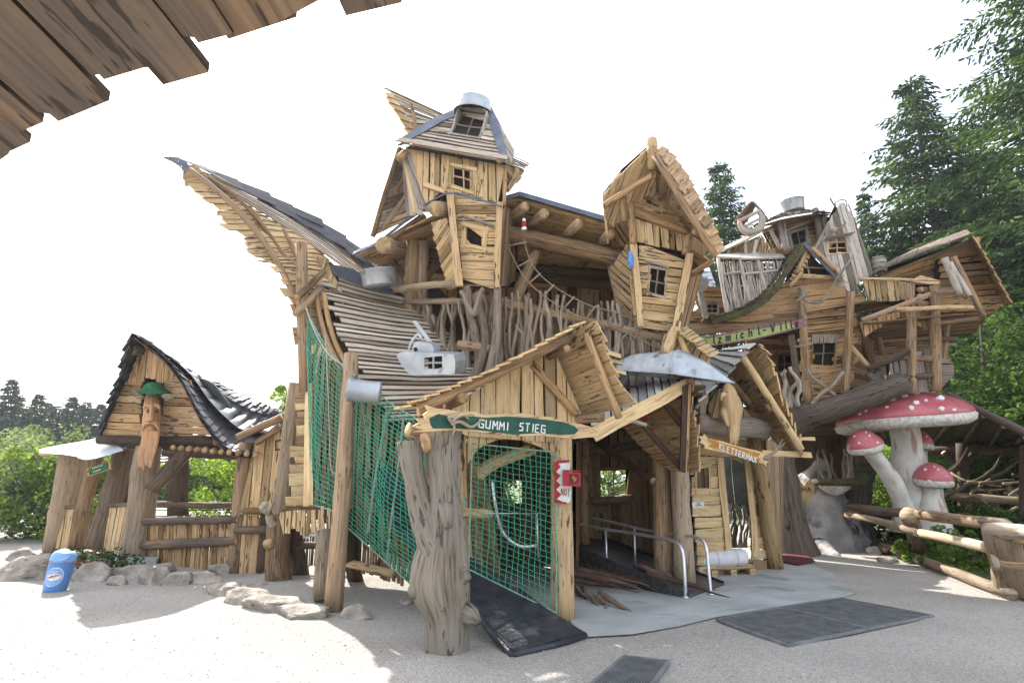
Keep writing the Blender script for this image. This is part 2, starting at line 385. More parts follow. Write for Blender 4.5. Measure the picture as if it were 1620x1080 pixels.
def smooth(pts, k=4):
    out_ = []
    for i in range(len(pts)-1):
        p0 = pts[max(i-1, 0)]; p1 = pts[i]; p2 = pts[i+1]; p3 = pts[min(i+2, len(pts)-1)]
        for j in range(k):
            f = j/k
            out_.append(.5*((p1*2)+(p2-p0)*f+(p0*2-p1*5+p2*4-p3)*f*f+(p1*3-p0-p2*3+p3)*f**3))
    return out_+[pts[-1]]
def tube(mb, pts, rad, sides=8, tone=None, m=0, capm=None, jit=.0, flat=1.0, caps=True, bump=0):
    """rad: number or list; jit: random radius change"""
    if tone is None: tone = U(0, 1)
    n = len(pts)
    if not isinstance(rad, (list, tuple)): rad = [rad]*n
    if len(rad) != n: q_ = [i/(n-1)*(len(rad)-1) for i in range(n)]; rad = [lerp(rad[min(int(q), len(rad)-2)], rad[min(int(q), len(rad)-2)+1], q-min(int(q), len(rad)-2)) for q in q_]
    T = (pts[1]-pts[0]).normalized(); ref = V((0, 0, 1)) if abs(T.z) < .9 else V((1, 0, 0))
    X = T.cross(ref).normalized(); base = len(mb.v); uo, vo = U(0, 40), U(0, 40); u = 0; prev = None
    sd = U(0, 99)
    for i, p in enumerate(pts):
        T = (pts[min(i+1, n-1)]-pts[max(i-1, 0)]).normalized(); X = (X-T*X.dot(T)).normalized(); Y = T.cross(X)
        if i: u += (p-pts[i-1]).length
        for k in range(sides):
            a = 2*math.pi*k/sides; r = rad[i]*(1+U(-jit, jit))
            if bump: r *= 1+bump*mnoise.noise(V((math.cos(a)*1.2+sd, math.sin(a)*1.2, u*2.2)))
            mb.v.append(p+X*(math.cos(a)*r)+Y*(math.sin(a)*r*flat))
        if i:
            q = base+(i-1)*sides; c = 2*math.pi*max(sum(rad)/n, .01)
            for k in range(sides):
                k2 = (k+1) % sides; va, vb = vo+c*k/sides, vo+c*(k+1)/sides; ul = (pts[i]-pts[i-1]).length
                mb.ix((q+k, q+k2, q+sides+k2, q+sides+k), ((uo+u-ul, va), (uo+u-ul, vb), (uo+u, vb), (uo+u, va)), tone, m)
    if caps:
        cm = m if capm is None else capm
        q = base+(n-1)*sides
        cu = [((rad[0]*math.cos(2*math.pi*k/sides)), rad[0]*math.sin(2*math.pi*k/sides)) for k in range(sides)]
        mb.ix([base+k for k in reversed(range(sides))], cu, tone, cm); mb.ix([q+k for k in range(sides)], cu, tone, cm)
def log(mb, a, b, r, r2=None, bend=.02, k=6, sides=10, tone=None, m=0, capm=1, bump=.12):
    r2 = r if r2 is None else r2; d = b-a; L_ = d.length
    p = V((U(-1, 1), U(-1, 1), U(-1, 1))); p = (p-d*(p.dot(d)/L_**2)).normalized()*L_*bend*U(-1, 1)
    pts = [a+d*(i/k)+p*math.sin(math.pi*i/k)+V((U(-1, 1), U(-1, 1), U(-1, 1)))*r*.06 for i in range(k+1)]
    tube(mb, pts, [lerp(r, r2, i/k)*U(.96, 1.05) for i in range(k+1)], sides, tone, m, capm, .02, bump=bump)
def branch(mb, a, b, r, r2=None, wob=.12, k=7, sides=6, tone=None, m=0, twig=0):
    r2 = r*.6 if r2 is None else r2; d = b-a; L_ = d.length; pts = []
    x = d.cross(V((.3, 1, .1))).normalized(); y = d.cross(x).normalized(); p1, p2, f1, f2 = U(0, 6), U(0, 6), U(3, 7), U(3, 7)
    for i in range(k+1):
        f = i/k; e = min(1, 4*f, 4*(1-f)+.4)
        pts.append(a+d*f+x*(math.sin(f*f1+p1)-math.sin(p1)*(1-f))*wob*L_*.4*e+y*math.sin(f*f2+p2)*wob*L_*.25*e+V((U(-1, 1), U(-1, 1), 0))*r*.25)
    tube(mb, pts, [lerp(r, r2, i/k)*U(.85, 1.18) for i in range(k+1)], sides, tone, m, m, .06)
    for _ in range(twig):
        i = rnd.randint(2, k-1); q = pts[i]; e = q+(x*U(-1, 1)+y*U(-1, 1)+d.normalized()*.8).normalized()*L_*U(.1, .25)
        tube(mb, [q, lerp(q, e, .5)+x*U(-.02, .02), e], [r*.6, r*.45, r*.25], 5, tone, m, m)
def lumpbox(mb, c, sx, sy, sz, seed=0, m=0, rz=0, sub=5, amp=.28, tone=.5, floor=None):
    """an angular boulder: a cut and dented sphere"""
    rr = random.Random(seed); cuts = []
    for _ in range(30):
        d = V((rr.uniform(-1, 1), rr.uniform(-1, 1), rr.uniform(-.3, 1))).normalized(); cuts.append((d, rr.uniform(.42, .72)))
    cuts.append((V((rr.uniform(-.25, .25), rr.uniform(-.4, 0), 1)).normalized(), .45))
    base = len(mb.v); nu, nv = sub*4, sub*2+1; cz, sz_ = math.cos(rz), math.sin(rz)
    for j in range(nv+1):
        for i in range(nu):
            th = math.pi*j/nv; ph = 2*math.pi*i/nu
            p = V((math.sin(th)*math.cos(ph), math.sin(th)*math.sin(ph), math.cos(th)))
            for d, h in cuts:
                e = p.dot(d)
                if e > h: p = p-d*(e-h)*.98
            p *= 1+amp*.3*mnoise.noise(p*2.1+V((seed, 0, 0)))+amp*.2*mnoise.noise(p*6+V((0, seed, 0)))
            x, y, z = p.x*sx, p.y*sy, p.z*sz
            q = V((c[0]+x*cz-y*sz_, c[1]+x*sz_+y*cz, c[2]+z)); mb.v.append(q)
    for j in range(nv):
        for i in range(nu):
            a, b = base+j*nu+i, base+j*nu+(i+1) % nu
            mb.ix((a, a+nu, b+nu, b), ((i*.1, j*.1), (i*.1, j*.1+.1), (i*.1+.1, j*.1+.1), (i*.1+.1, j*.1)), tone, m)
def lathe(mb, o, axis, prof, sides=24, m=0, tone=.5, sx=1.0, xdir=None, arc=2*math.pi, a0=0):
    z = axis.normalized(); x = xdir or (V((1, 0, 0)) if abs(z.x) < .9 else V((0, 1, 0))); x = (x-z*x.dot(z)).normalized(); y = z.cross(x)
    b = len(mb.v); full = arc > 6.28; n = sides if full else sides+1
    for h, r in prof:
        for k in range(n):
            a = a0+arc*k/sides; mb.v.append(o+z*h+x*(math.cos(a)*r*sx)+y*(math.sin(a)*r))
    for j in range(len(prof)-1):
        for k in range(sides):
            k2 = (k+1) % n if full else k+1
            mb.ix((b+j*n+k, b+j*n+k2, b+(j+1)*n+k2, b+(j+1)*n+k), ((k*.05, j*.1), (k*.05+.05, j*.1), (k*.05+.05, j*.1+.1), (k*.05, j*.1+.1)), tone, m)
def slab(mb, poly, n, t, m=0, tone=.5):
    """a solid plate: polygon poly thickened along n by t"""
    top = [p+n*t for p in poly]; mb.poly(top, None, tone, m); mb.poly(list(reversed(poly)), None, tone, m)
    for i in range(len(poly)):
        j = (i+1) % len(poly); mb.poly([poly[i], poly[j], top[j], top[i]], None, tone, m)
def window_in(parent, c, fw=.06, ft=.05, bars=(1, 1), fm='wood_fresh', over=0, name='window', dark=True):
    """c: four corners (tl,tr,br,bl) on the wall; frame of four rough boards, glazing bars as a sub-part"""
    o, u, v, n = frame(c, c[1]-c[0], CAM)
    mb = MB(); cc = (c[0]+c[1]+c[2]+c[3])/4; outc = [p+(p-cc).normalized()*fw*1.2 for p in c]
    for i in range(4):
        j = (i+1) % 4; e = (c[j]-c[i]).normalized()*fw*.6
        plank(mb, [c[i]-e, c[j]+e], [outc[i]-e, outc[j]+e], n, ft+.004*(i % 2), None, 0, .008)
    w_ = mb.build(name, fm, parent)
    if dark:
        mb = MB(); c5 = [cc+(p-cc)*1.25-n*.10 for p in c]; mb.poly(c5); mb.poly([p-n*.01 for p in reversed(c5)]); mb.build('room_shade', 'inside_shade', w_)  # near-black sheet behind the opening, painted as the shade of the room
    mb = MB()
    for k in range(bars[0]):
        f = (k+1)/(bars[0]+1); branch(mb, lerp(c[0], c[1], f)+n*.01, lerp(c[3], c[2], f+U(-.04, .04))+n*.01, .014, .012, .03, 4, 5)
    for k in range(bars[1]):
        f = (k+1)/(bars[1]+1); branch(mb, lerp(c[0], c[3], f)+n*.02, lerp(c[1], c[2], f+U(-.04, .04))+n*.02, .014, .012, .03, 4, 5)
    if bars[0]+bars[1]: mb.build('glazing_bar', 'wood_fresh' if fm == 'wood_fresh' else 'stick', w_)
    return w_
# ================================================================ GROUND
def gheight(x, y):
    h = .0
    d = max(0.0, y-9.5)
    # low mound under the net house, raised bank by the left hut
    h += .10*math.exp(-(((x+3.2)/1.6)**2+((y-9.9)/1.2)**2))
    h += .12*min(1, max(0, (y-11.2)/1.2))*min(1, max(0, (-4.2-x)/1.2))
    return h+.018*mnoise.noise(V((x*.9, y*.9, 0)))+.006*mnoise.noise(V((x*3.1, y*3.1, 4)))
def build_ground():
    m, N, Lk, b = mat('gravel', .92, 0, .2)
    t = nd(N, 'TexCoord')
    n1 = nd(N, 'TexNoise'); n1.inputs['Scale'].default_value = 90; n1.inputs['Detail'].default_value = 4
    n2 = nd(N, 'TexNoise'); n2.inputs['Scale'].default_value = .7; n2.inputs['Detail'].default_value = 6
    v = nd(N, 'TexVoronoi'); v.inputs['Scale'].default_value = 85
    for q in (n1, n2, v): Lk.new(t.outputs['Object'], q.inputs['Vector'])
    r = ramp(N, [(.2, (.31, .293, .272)), (.5, (.42, .40, .373)), (.85, (.53, .508, .476))]); Lk.new(v.outputs['Color'], r.inputs[0])
    r2 = ramp(N, [(.3, (.84, .82, .80)), (.7, (1.08, 1.06, 1.03))]); Lk.new(n2.outputs[0], r2.inputs[0])
    c = mixc(N, Lk, 1.0, r.outputs[0], r2.outputs[0], 'MULTIPLY')
    r3 = ramp(N, [(.66, (0, 0, 0)), (.74, (1, 1, 1))]); Lk.new(n1.outputs[0], r3.inputs[0])
    c = mixc(N, Lk, r3.outputs[0], c, (.17, .158, .15)); Lk.new(c, b.inputs['Base Color'])
    bp = nd(N, 'Bump'); bp.inputs['Strength'].default_value = .7; bp.inputs['Distance'].default_value = .02
    ad = nd(N, 'Math', operation='ADD'); Lk.new(v.outputs['Distance'], ad.inputs[0]); Lk.new(n1.outputs[0], ad.inputs[1])
    Lk.new(ad.outputs[0], bp.inputs['Height']); Lk.new(bp.outputs[0], b.inputs['Normal'])
    mb = MB(); xs = []; x = -600
    def axis(lo, hi, a, c_, step):
        r_ = [a]; s = step
        while r_[0] > lo: s *= 1.35; r_.insert(0, max(lo, r_[0]-s))
        x = a
        while x < c_: x += step; r_.append(x)
        s = step
        while r_[-1] < hi: s *= 1.35; r_.append(min(hi, r_[-1]+s))
        return r_
    xs = axis(-700, 700, -10, 12, .22); ys = axis(-60, 1200, -2, 17, .22); nx = len(xs)
    for yy in ys:
        for xx in xs: mb.v.append(V((xx, yy, gheight(xx, yy))))
    for j in range(len(ys)-1):
        for i in range(nx-1):
            mb.ix((j*nx+i, j*nx+i+1, (j+1)*nx+i+1, (j+1)*nx+i), ((0, 0), (1, 0), (1, 1), (0, 1)))
    mb.build('ground', 'gravel', smooth=True, kind='structure')
    # loose stones lying on the gravel
    noisy('pebble', (.46, .43, .41), (.2, .18, .17), 9, .9, bump=.2)
    mb = MB()
    for _ in range(7500):
        y = 3.2+11*U(0, 1)**1.6; x = U(-1, 1)*(y*.9+1); s = U(.004, .013)*(1 if U(0, 1) < .97 else 1.8)
        z = gheight(x, y); i = len(mb.v); a = U(0, 6)
        ca, sa = math.cos(a)*s, math.sin(a)*s
        mb.v += [V((x+ca, y+sa, z)), V((x-sa*1.2, y+ca, z)), V((x-ca, y-sa, z)), V((x+sa, y-ca*1.2, z)), V((x+U(-.3, .3)*s, y, z+s*.8))]
        for k in range(4): mb.ix((i+k, i+(k+1) % 4, i+4), ((0, 0), (1, 0), (0, 1)), U(0, 1))
    mb.build('loose_gravel', 'pebble', kind='stuff', label='loose grey pebbles scattered over the gravel yard', cat='gravel')
    # light concrete apron
    pts = [(905, 985), (890, 958), (905, 900), (1010, 880), (1100, 900), (1225, 884), (1262, 884), (1312, 905), (1357, 938), (1345, 942), (1230, 960), (1132, 976), (1075, 990), (1000, 1003), (930, 1006)]
    mb = MB(); slab(mb, [G(*p, .012)+V((U(-.02, .02), U(-.02, .02), 0)) for p in pts], V((0, 0, 1)), .012); mb.build('concrete_apron', 'concrete', kind='structure')
    mb = MB(); slab(mb, [G(*p, .045) for p in [(1228, 886), (1240, 872), (1262, 868), (1290, 888), (1262, 893)]], V((0, 0, 1)), .012); mb.build('doorstep_floor', 'dark_red_floor', kind='structure')
build_ground()
# steel gratings let into the ground
def grating(corners, nu, nv, label, div=None, name='floor_grating'):
    c = [G(*p, .03) for p in corners]; e = empty(name, sum(c, V())/4, label, 'grating', 'steel gratings in the yard')
    mb = MB(); slab(mb, [p-V((0, 0, .022)) for p in c], V((0, 0, 1)), .008); mb.build('pit', 'pit_gravel', e)
    mb = MB(); up = V((0, 0, .026))
    def bar(a, b, w_, h=.02):
        d = (b-a).normalized(); s = V((-d.y, d.x, 0))*w_/2
        slab(mb, [a-s-V((0, 0, h)), b-s-V((0, 0, h)), b+s-V((0, 0, h)), a+s-V((0, 0, h))], V((0, 0, 1)), h)
    for i in range(1, nu): f = i/nu; bar(lerp(c[0], c[1], f), lerp(c[3], c[2], f), .006)
    for j in range(1, nv): f = j/nv; bar(lerp(c[0], c[3], f)-V((0, 0, .002)), lerp(c[1], c[2], f)-V((0, 0, .002)), .006, .012)
    mb.build('bars', 'zinc_g', e); mb = MB()
    for i in range(4): bar(c[i]+V((0, 0, .003)), c[(i+1) % 4]+V((0, 0, .003)), .03, .024)
    if div: bar(lerp(c[0], c[1], div)+V((0, 0, .006)), lerp(c[3], c[2], div)+V((0, 0, .006)), .035, .024)
    mb.build('frame', 'zinc_g', e)
grating([(1134, 978), (1331, 945), (1476, 972), (1246, 1019)], 60, 34, 'large steel grating mat with a joint across it, beside the concrete apron', .5)
grating([(988, 1036), (1058, 1044), (1024, 1092), (935, 1080)], 20, 16, 'small galvanised steel grating in the gravel at the bottom of the photo')

# ================================================================ TREES
def spruce_mesh(h, r, seed, dens=1.0, card=.34, droop=.35):
    rr = random.Random(seed); u = rr.uniform; mb = MB(); tr = MB()
    tube(tr, [V((0, 0, h*i/8)) for i in range(9)], [h*.016*(1-i/8.4) for i in range(9)], 8, .4)
    z = h*.07; 
    while z < h*.985:
        f = z/h; R_ = r*(1-f)**.78*u(.85, 1.12)+.12; nb = max(5, int(11*(1-f*.45)))
        a0 = u(0, 6.28)
        for k in range(nb):
            a = a0+6.283*k/nb+u(-.3, .3); L_ = R_*u(.6, 1.18); d = V((math.cos(a), math.sin(a), 0)); s = V((-d.y, d.x, 0))
            rise = .55*f-.05; z0 = z+u(-.12, .12)
            def pt(q): return V((0, 0, z0))+d*(L_*q)+V((0, 0, L_*(rise*q-droop*q*q+.22*max(0, q-.7))))
            tube(tr, [pt(0), pt(.5), pt(1)], [.02+L_*.012, .012, .006], 4, .4)
            n = max(6, int((L_*11+4)*dens))
            for i in range(n):
                q = .10+.92*(i+u(0, 1))/n; c = pt(q); wd = min(1.3, L_*.36*(1.13-q)+.2)
                for sd in (-1, 1):
                    ang = u(.6, 1.2); dir_ = (d*math.cos(ang)+s*sd*math.sin(ang)+V((0, 0, u(-.35, .1)))).normalized(); ln = wd*u(.6, 1.15)
                    kk = max(1, int(ln/(card*.75)+.5)); tn = u(0, 1)
                    for j in range(kk):
                        f2 = j/kk; p0 = c+dir_*(ln*f2)-V((0, 0, ln*.18*f2*f2)); l2 = card*u(.8, 1.5)
                        d2 = (dir_+V((u(-.4, .4), u(-.4, .4), u(-.95, -.1)))).normalized(); wv = d2.cross(V((u(-1, 1), u(-1, 1), u(.2, 1)))).normalized()*card*u(.15, .27)
                        m_ = p0+d2*l2*.5; mb.poly([p0, m_+wv, p0+d2*l2, m_-wv], None, min(1, max(0, tn+u(-.3, .3))))
        z += (.30+.38*(1-f))*u(.8, 1.2)*(h/14)**.5
    tube(mb, [V((0, 0, h*.96)), V((0, 0, h*1.0))], [.03, .01], 4)
    for _ in range(10):
        a = u(0, 6.28); d = V((math.cos(a), math.sin(a), u(.3, 1))).normalized(); c = V((0, 0, h*u(.955, 1.0))); w_ = d.cross(V((0, 0, 1))).normalized()*.04
        mb.poly([c, c+d*.12+w_, c+d*.28, c+d*.12-w_], None, .6)
    return mb, tr
def place_spruce(protos, loc, rz, s, label, group, lm):
    mc, mt = protos
    e = empty('spruce_tree', loc, label, 'tree', group); e.rotation_euler.z = rz; e.scale = (s, s, s)
    for nm, me in (('crown', mc), ('trunk', mt)):
        o = bpy.data.objects.new(nm, me); COL.objects.link(o); o.parent = e
    return e
def proto(mbs, lm):
    r_ = []
    for nm, mb, m_ in (('crown', mbs[0], lm), ('trunk', mbs[1], 'tree_bark')):
        o = mb.build(nm, m_); r_.append(o.data); bpy.data.objects.remove(o)
    return r_
near1 = proto(spruce_mesh(20, 4.6, 3, 1.25, .135), 'needles'); near2 = proto(spruce_mesh(15, 3.9, 5, 1.15, .16), 'needles')
def tree_at(px, py_top, Y, pr, hp, label, group, rz, wide=1.0, lm='needles'):
    top = P(px, py_top, Y); s = top.z/hp/1.02
    e = place_spruce(pr, (top.x, top.y, 0), rz, s, label, group, lm); e.scale = (s*wide, s*wide, s)
    return e
g_ = 'spruces behind the tree house'
tree_at(1640, -330, 20, near1, 20, 'huge spruce filling the upper right corner behind the right roof', g_, .3, 1.3)
tree_at(1800, -160, 22, near1, 20, 'tall spruce cut off by the right edge of the photo', g_, 2.3, 1.4)
tree_at(1437, 112, 27, near2, 15, 'tall pointed spruce standing free against the sky left of the huge one', g_, 1.3, 1.15)
tree_at(1362, 292, 28, near2, 15, 'short narrow spruce just right of the pointed grey tower', g_, 4.0, .75)
tree_at(1530, 200, 28, near2, 15, 'dark spruce filling the gap between the two tallest spruces', g_, 3.0, 1.3)
tree_at(1135, 246, 30, near2, 15, 'broad dark spruce between the gabled tower and the tree house', g_, 2.2, 1.0)
tree_at(1075, 262, 33, near2, 15, 'spruce half hidden behind the gabled tower', g_, 5.0, .95)
tree_at(1420, 360, 37, near2, 15, 'spruce low behind the barrel chimney', g_, .7, 1.1)
tree_at(1590, 420, 20, near2, 15, 'dark low spruce under the huge spruce on the right', g_, .9, 1.2)
g_ = 'far spruces of the hazy treeline on the left'
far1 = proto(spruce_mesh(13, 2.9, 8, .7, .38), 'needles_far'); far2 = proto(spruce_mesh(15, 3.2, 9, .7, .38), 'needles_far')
ft = [(-60, 625, 52), (-20, 640, 50), (22, 594, 48), (45, 640, 47), (64, 618, 50), (92, 636, 46), (118, 622, 50), (140, 630, 48), (162, 634, 46), (186, 655, 54), (10, 655, 42), (80, 660, 43), (215, 660, 50), (250, 668, 50), (285, 672, 48), (320, 676, 50), (350, 680, 50), (395, 668, 52), (0, 632, 60), (35, 622, 60), (78, 632, 58), (105, 640, 60), (132, 636, 58), (150, 640, 60), (172, 642, 58), (200, 650, 62), (-40, 640, 60)]
for i, (x, y, Y) in enumerate(ft):
    tree_at(x, y, Y, (far1, far2)[i % 2], (13, 15)[i % 2], 'dark spruce in the far treeline beyond the left hut', g_, i*1.7, 1.15)
def leaf_cloud(mb, c, r, n, size, rr, flat=.8):
    for _ in range(n):
        d = V((rr.gauss(0, 1), rr.gauss(0, 1), rr.gauss(0, 1))).normalized(); q = rr.uniform(.55, 1.0)**.5
        p = c+V((d.x*r*q, d.y*r*q, d.z*r*q*flat)); s = size*rr.uniform(.6, 1.4)
        a = V((rr.gauss(0, 1), rr.gauss(0, 1), rr.gauss(0, .6))).normalized(); b = a.cross(V((rr.gauss(0, 1), rr.gauss(0, 1), rr.gauss(0, 1)))).normalized()
        mb.poly([p-a*s*.6, p+b*s*.32, p+a*s*.6, p-b*s*.32], None, rr.random())
def bush(name, loc, w_, h, label, cat, m, n=70, leaves=70, size=.09, seed=0, depth=None, stems=5, group=None, lump=.34):
    rr = random.Random(seed); e = empty(name, loc, label, cat, group); mb = MB(); st = MB(); c0 = V(loc); dp = depth or w_*.7
    for k in range(stems):
        a = 6.28*k/stems; top = c0+V((math.cos(a)*w_*.3, math.sin(a)*dp*.3, h*.72))
        branch(st, c0+V((math.cos(a)*.12, math.sin(a)*.12, 0)), top, .02+h*.008, .01, .1, 6, 5, .4)
    for k in range(n):
        d = V((rr.gauss(0, 1), rr.gauss(0, 1), rr.gauss(0, 1))).normalized(); q = rr.random()**.45; wz = rr.random()
        p = c0+V((d.x*w_*.5*q, d.y*dp*.5*q, h*(.5+.48*d.z*q))); r_ = rr.uniform(.5, 1.2)*lump*min(w_, h)*.42
        leaf_cloud(mb, p, r_, int(leaves*rr.uniform(.6, 1.3)), size, rr)
    mb.build('foliage', m, e); st.build('stem', 'tree_bark', e)
    return e
def broad_tree(px, py_top, Y, wpx, label, m, seed, size=.13, n=90, leaves=75, base=.12, group='leafy trees behind the playground'):
    rr = random.Random(seed); top = P(px, py_top, Y); h = top.z; w_ = wpx/FPX*Y; loc = V((top.x, top.y, 0))
    e = empty('leafy_tree', loc, label, 'tree', group); mb = MB(); st = MB()
    tube(st, smooth([loc, loc+V((.15, 0, h*.3)), loc+V((-.1, .1, h*.6)), loc+V((0, 0, h*.9))]), [h*.02, h*.012, h*.004], 8, .4)
    for k in range(n):
        d = V((rr.gauss(0, 1), rr.gauss(0, 1), rr.gauss(0, 1))).normalized(); q = rr.random()**.4
        p = loc+V((d.x*w_*.5*q, d.y*w_*.45*q, h*(base+(1-base)*(.5+.46*d.z*q)))); r_ = rr.uniform(.5, 1.2)*min(w_, h)*.13
        leaf_cloud(mb, p, r_, int(leaves*rr.uniform(.6, 1.3)), size, rr)
        if k % 4 == 0: branch(st, loc+V((0, 0, max(.4, (p.z)*.6))), p, .05, .015, .08, 5, 5, .4)
    mb.build('crown', m, e); st.build('trunk', 'tree_bark', e)
broad_tree(1545, 480, 19, 250, 'dark leafy tree below the spruces right of the tree house', 'leaves', 21, n=150)
broad_tree(1640, 560, 17, 200, 'leafy tree at the right edge above the shed roof', 'leaves', 22, n=110)
broad_tree(1345, 365, 30, 150, 'pale leafy tree showing left of the barrel chimney', 'leaves_silver', 23)
broad_tree(1500, 350, 26, 190, 'pale leafy treetop between the barrel chimney and the right roof', 'leaves_silver', 24)
broad_tree(1385, 640, 30, 240, 'bright leafy tree seen under the tree house behind the toadstools', 'leaves_light', 25)
broad_tree(1560, 690, 24, 240, 'shaded leafy tree seen under the dark shed roof', 'leaves', 27)
broad_tree(455, 600, 22, 110, 'bright leafy tree between the left hut and the net house', 'leaves_light', 26, n=70)
broad_tree(330, 690, 24, 260, 'leafy tree seen through the open side of the left hut', 'leaves', 28, n=110)
broad_tree(960, 700, 30, 300, 'leafy tree glimpsed through the openings of the ramp house', 'leaves_light', 29, n=80)
broad_tree(850, 470, 34, 260, 'leafy tree glimpsed behind the branch railing of the balcony', 'leaves', 30, n=80)
bush('shrub', G(20, 915)+V((-4.2, 6.4, 0)), 4.4, 3.1, 'tall silvery green shrub at the left edge behind the hut', 'shrub', 'leaves_silver', 120, 100, .09, 31)
bush('shrub', (-15.0, 15.2, 0), 4.6, 2.0, 'dark green shrub at the left edge behind the blue bin', 'shrub', 'leaves', 110, 100, .09, 32)
bush('shrub', (-12.0, 16.5, 0), 4.5, 2.8, 'bright green shrub seen between the left hut posts', 'shrub', 'leaves_light', 110, 90, .1, 33)
bush('shrub', (-7.6, 18.0, 0), 5.0, 2.6, 'bright shrub behind the back rail of the left hut', 'shrub', 'leaves_light', 110, 80, .1, 34)
bush('shrub', (.4, 17.5, 0), 5, 4.6, 'shrub glimpsed through the openings at the back of the porch and ramp house', 'shrub', 'leaves', 90, 80, .1, 36)
bush('shrub', (-19, 21, 0), 6.5, 4.2, 'pale green thicket below the far treeline at the left edge', 'shrub', 'leaves_silver', 130, 100, .13, 35)
# ================================================================ LEFT HUT (rubber-shingled pavilion)
def PL3(lst, Y): return [P(x, y, Y) for x, y in lst]
def lhut():
    e = empty('pavilion', G(300, 905, .1), 'open log pavilion with black rubber shingles on the left', 'pavilion')
    def lg(name, a, b, r, r2=None, m='log_grey', bend=.015, **k):
        mb = MB(); log(mb, a, b, r, r2, bend, **k); return mb.build(name, [m, 'end_grain'], e, True)
    lg('post', G(213, 896, .02), P(240, 680, 12.1), .29, .22, bump=.2)
    lg('post', G(372, 906, 0), P(390, 700, 11.4), .15, .13, m='bark_log')
    lg('post', P(92, 868, 13.6), P(118, 705, 13.2), .28, .25, m='log_grey')
    lg('post', P(120, 866, 13.0), P(158, 700, 12.8), .15, .13, m='bark_log')
    lg('post', P(155, 868, 12.6), P(203, 690, 12.8), .24, .2, m='log_grey')
    lg('post', P(192, 840, 14.5), P(216, 700, 14.5), .17, .15, m='wood_dark')
    lg('post', P(285, 850, 15), P(288, 700, 15), .19, .17, m='wood_dark')
    lg('post', P(272, 845, 15.6), P(275, 700, 15.6), .13, .12, m='wood_dark')
    lg('post', P(412, 905, 11.2), P(420, 800, 11.2), .08, .08, m='wood_dark')
    lg('brace', P(303, 706, 11.8), P(238, 775, 11.5), .14, .13, m='wood_old')
    # stick walls
    def wall(pts, m, w, top=True, **k):
        mb = MB(); boards(mb, pts, V((0, 0, 1)), w, .03, .012, .02, wav=.012, m=0, proud=.02, skew=.0, **k); return mb.build('wall_panel', m, e)
    wall([P(236, 822, 11.95), P(376, 821, 11.35), P(368, 912, 11.42), P(226, 912, 12.0)], 'wood_warm', .10)
    wall([P(380, 812, 11.3), P(420, 812, 11.2), P(415, 906, 11.2), P(376, 910, 11.35)], 'wood_warm', .12)
    wall([P(80, 804, 13.6), P(137, 801, 13.0), P(124, 866, 13.0), P(72, 866, 13.6)], 'wood_fresh', .13)
    wall([P(162, 800, 12.7), P(209, 798, 12.25), P(196, 872, 12.2), P(150, 872, 12.7)], 'wood_fresh', .13)
    wall([P(137, 815, 15.5), P(170, 815, 15.5), P(170, 866, 15.5), P(137, 866, 15.5)], 'wood_shade', .13)
    wall([P(236, 830, 15.3), P(390, 828, 15.0), P(390, 870, 15.0), P(236, 870, 15.3)], 'wood_shade', .13)
    for a, b, r in ((P(228, 824, 11.85), P(378, 822, 11.25), .075), (P(226, 862, 11.85), P(376, 855, 11.25), .085), (P(372, 838, 11.1), P(424, 838, 11.0), .07), (P(238, 797, 15), P(380, 799, 14.6), .08), (P(78, 803, 13.5), P(140, 800, 12.9), .04), (P(160, 800, 12.6), P(212, 797, 12.1), .04)):
        lg('rail', a, b, r, m='wood_old', bend=.01)
    mb = MB()
    for y in (807, 816, 825): tube(mb, [P(245, y, 14.9), P(372, y-1, 14.6)], .012, 5)
    mb.build('rail', 'paint_green', e)
    # vertical board wall to the right
    mb = MB(); boards(mb, [P(396, 712, 11.2), P(420, 690, 11.2), P(452, 668, 11.1), P(452, 812, 11.1), P(384, 812, 11.3)], V((.03, 0, 1)), .2, .03, .012, .03, wav=.01, skew=.01)
    mb.build('wall_panel', 'wood_fresh', e)
    lg('rail', P(386, 808, 11.05), P(460, 808, 10.95), .06, m='wood_warm')
    mb = MB(); q = [P(436, 697, 11.02), P(452, 695, 11.0), P(452, 708, 11.0), P(436, 712, 11.02)]
    for i in range(4): tube(mb, [q[i], q[(i+1) % 4]], .012, 5)
    mb.build('hatch_outline', 'paint_dark', e)
    # gable
    pl = [P(222, 560, 11.95), P(344, 702, 11.6), P(166, 692, 12.2)]
    hole = [Q(226, 602, pl), Q(262, 602, pl), Q(262, 628, pl), Q(254, 700, pl), Q(226, 700, pl)]
    mb = MB(); boards(mb, [Q(*p, pl) for p in ((202, 594), (294, 596), (324, 652), (356, 706), (165, 692), (180, 655))], V((1, -.02, -.06)), .17, .05, .012, .05, .015, .012, holes=[hole])
    boards(mb, [Q(*p, pl, .03) for p in ((211, 535), (240, 550), (298, 604), (202, 606))], V((0, 0, 1)), .16, .035, .012, .06, wav=.008, holes=[hole])
    mb.build('gable', 'wood_warm', e)
    mb = MB(); slab(mb, [Q(*p, pl, -.25) for p in ((206, 596), (290, 600), (290, 700), (200, 700))], V((0, .05, 0)), .03); mb.build('attic_shade', 'inside_shade', e)  # dark plate behind the gable hole, attic shade put into its colour
    lg('beam', Q(164, 695, pl, .1), Q(350, 697, pl, .12), .10, m='wood_dark')
    lg('beam', P(262, 703, 12.3), P(395, 712, 11.5), .12, m='wood_dark')
    lg('beam', P(260, 716, 15), P(392, 722, 14.8), .10, m='wood_dark')
    lg('ridge_log', Q(226, 556, pl, .3), Q(228, 556, pl, -.1), .12, m='wood_old')
    lg('beam', P(120, 707, 13.1), P(240, 705, 12.2), .10, m='wood_old')
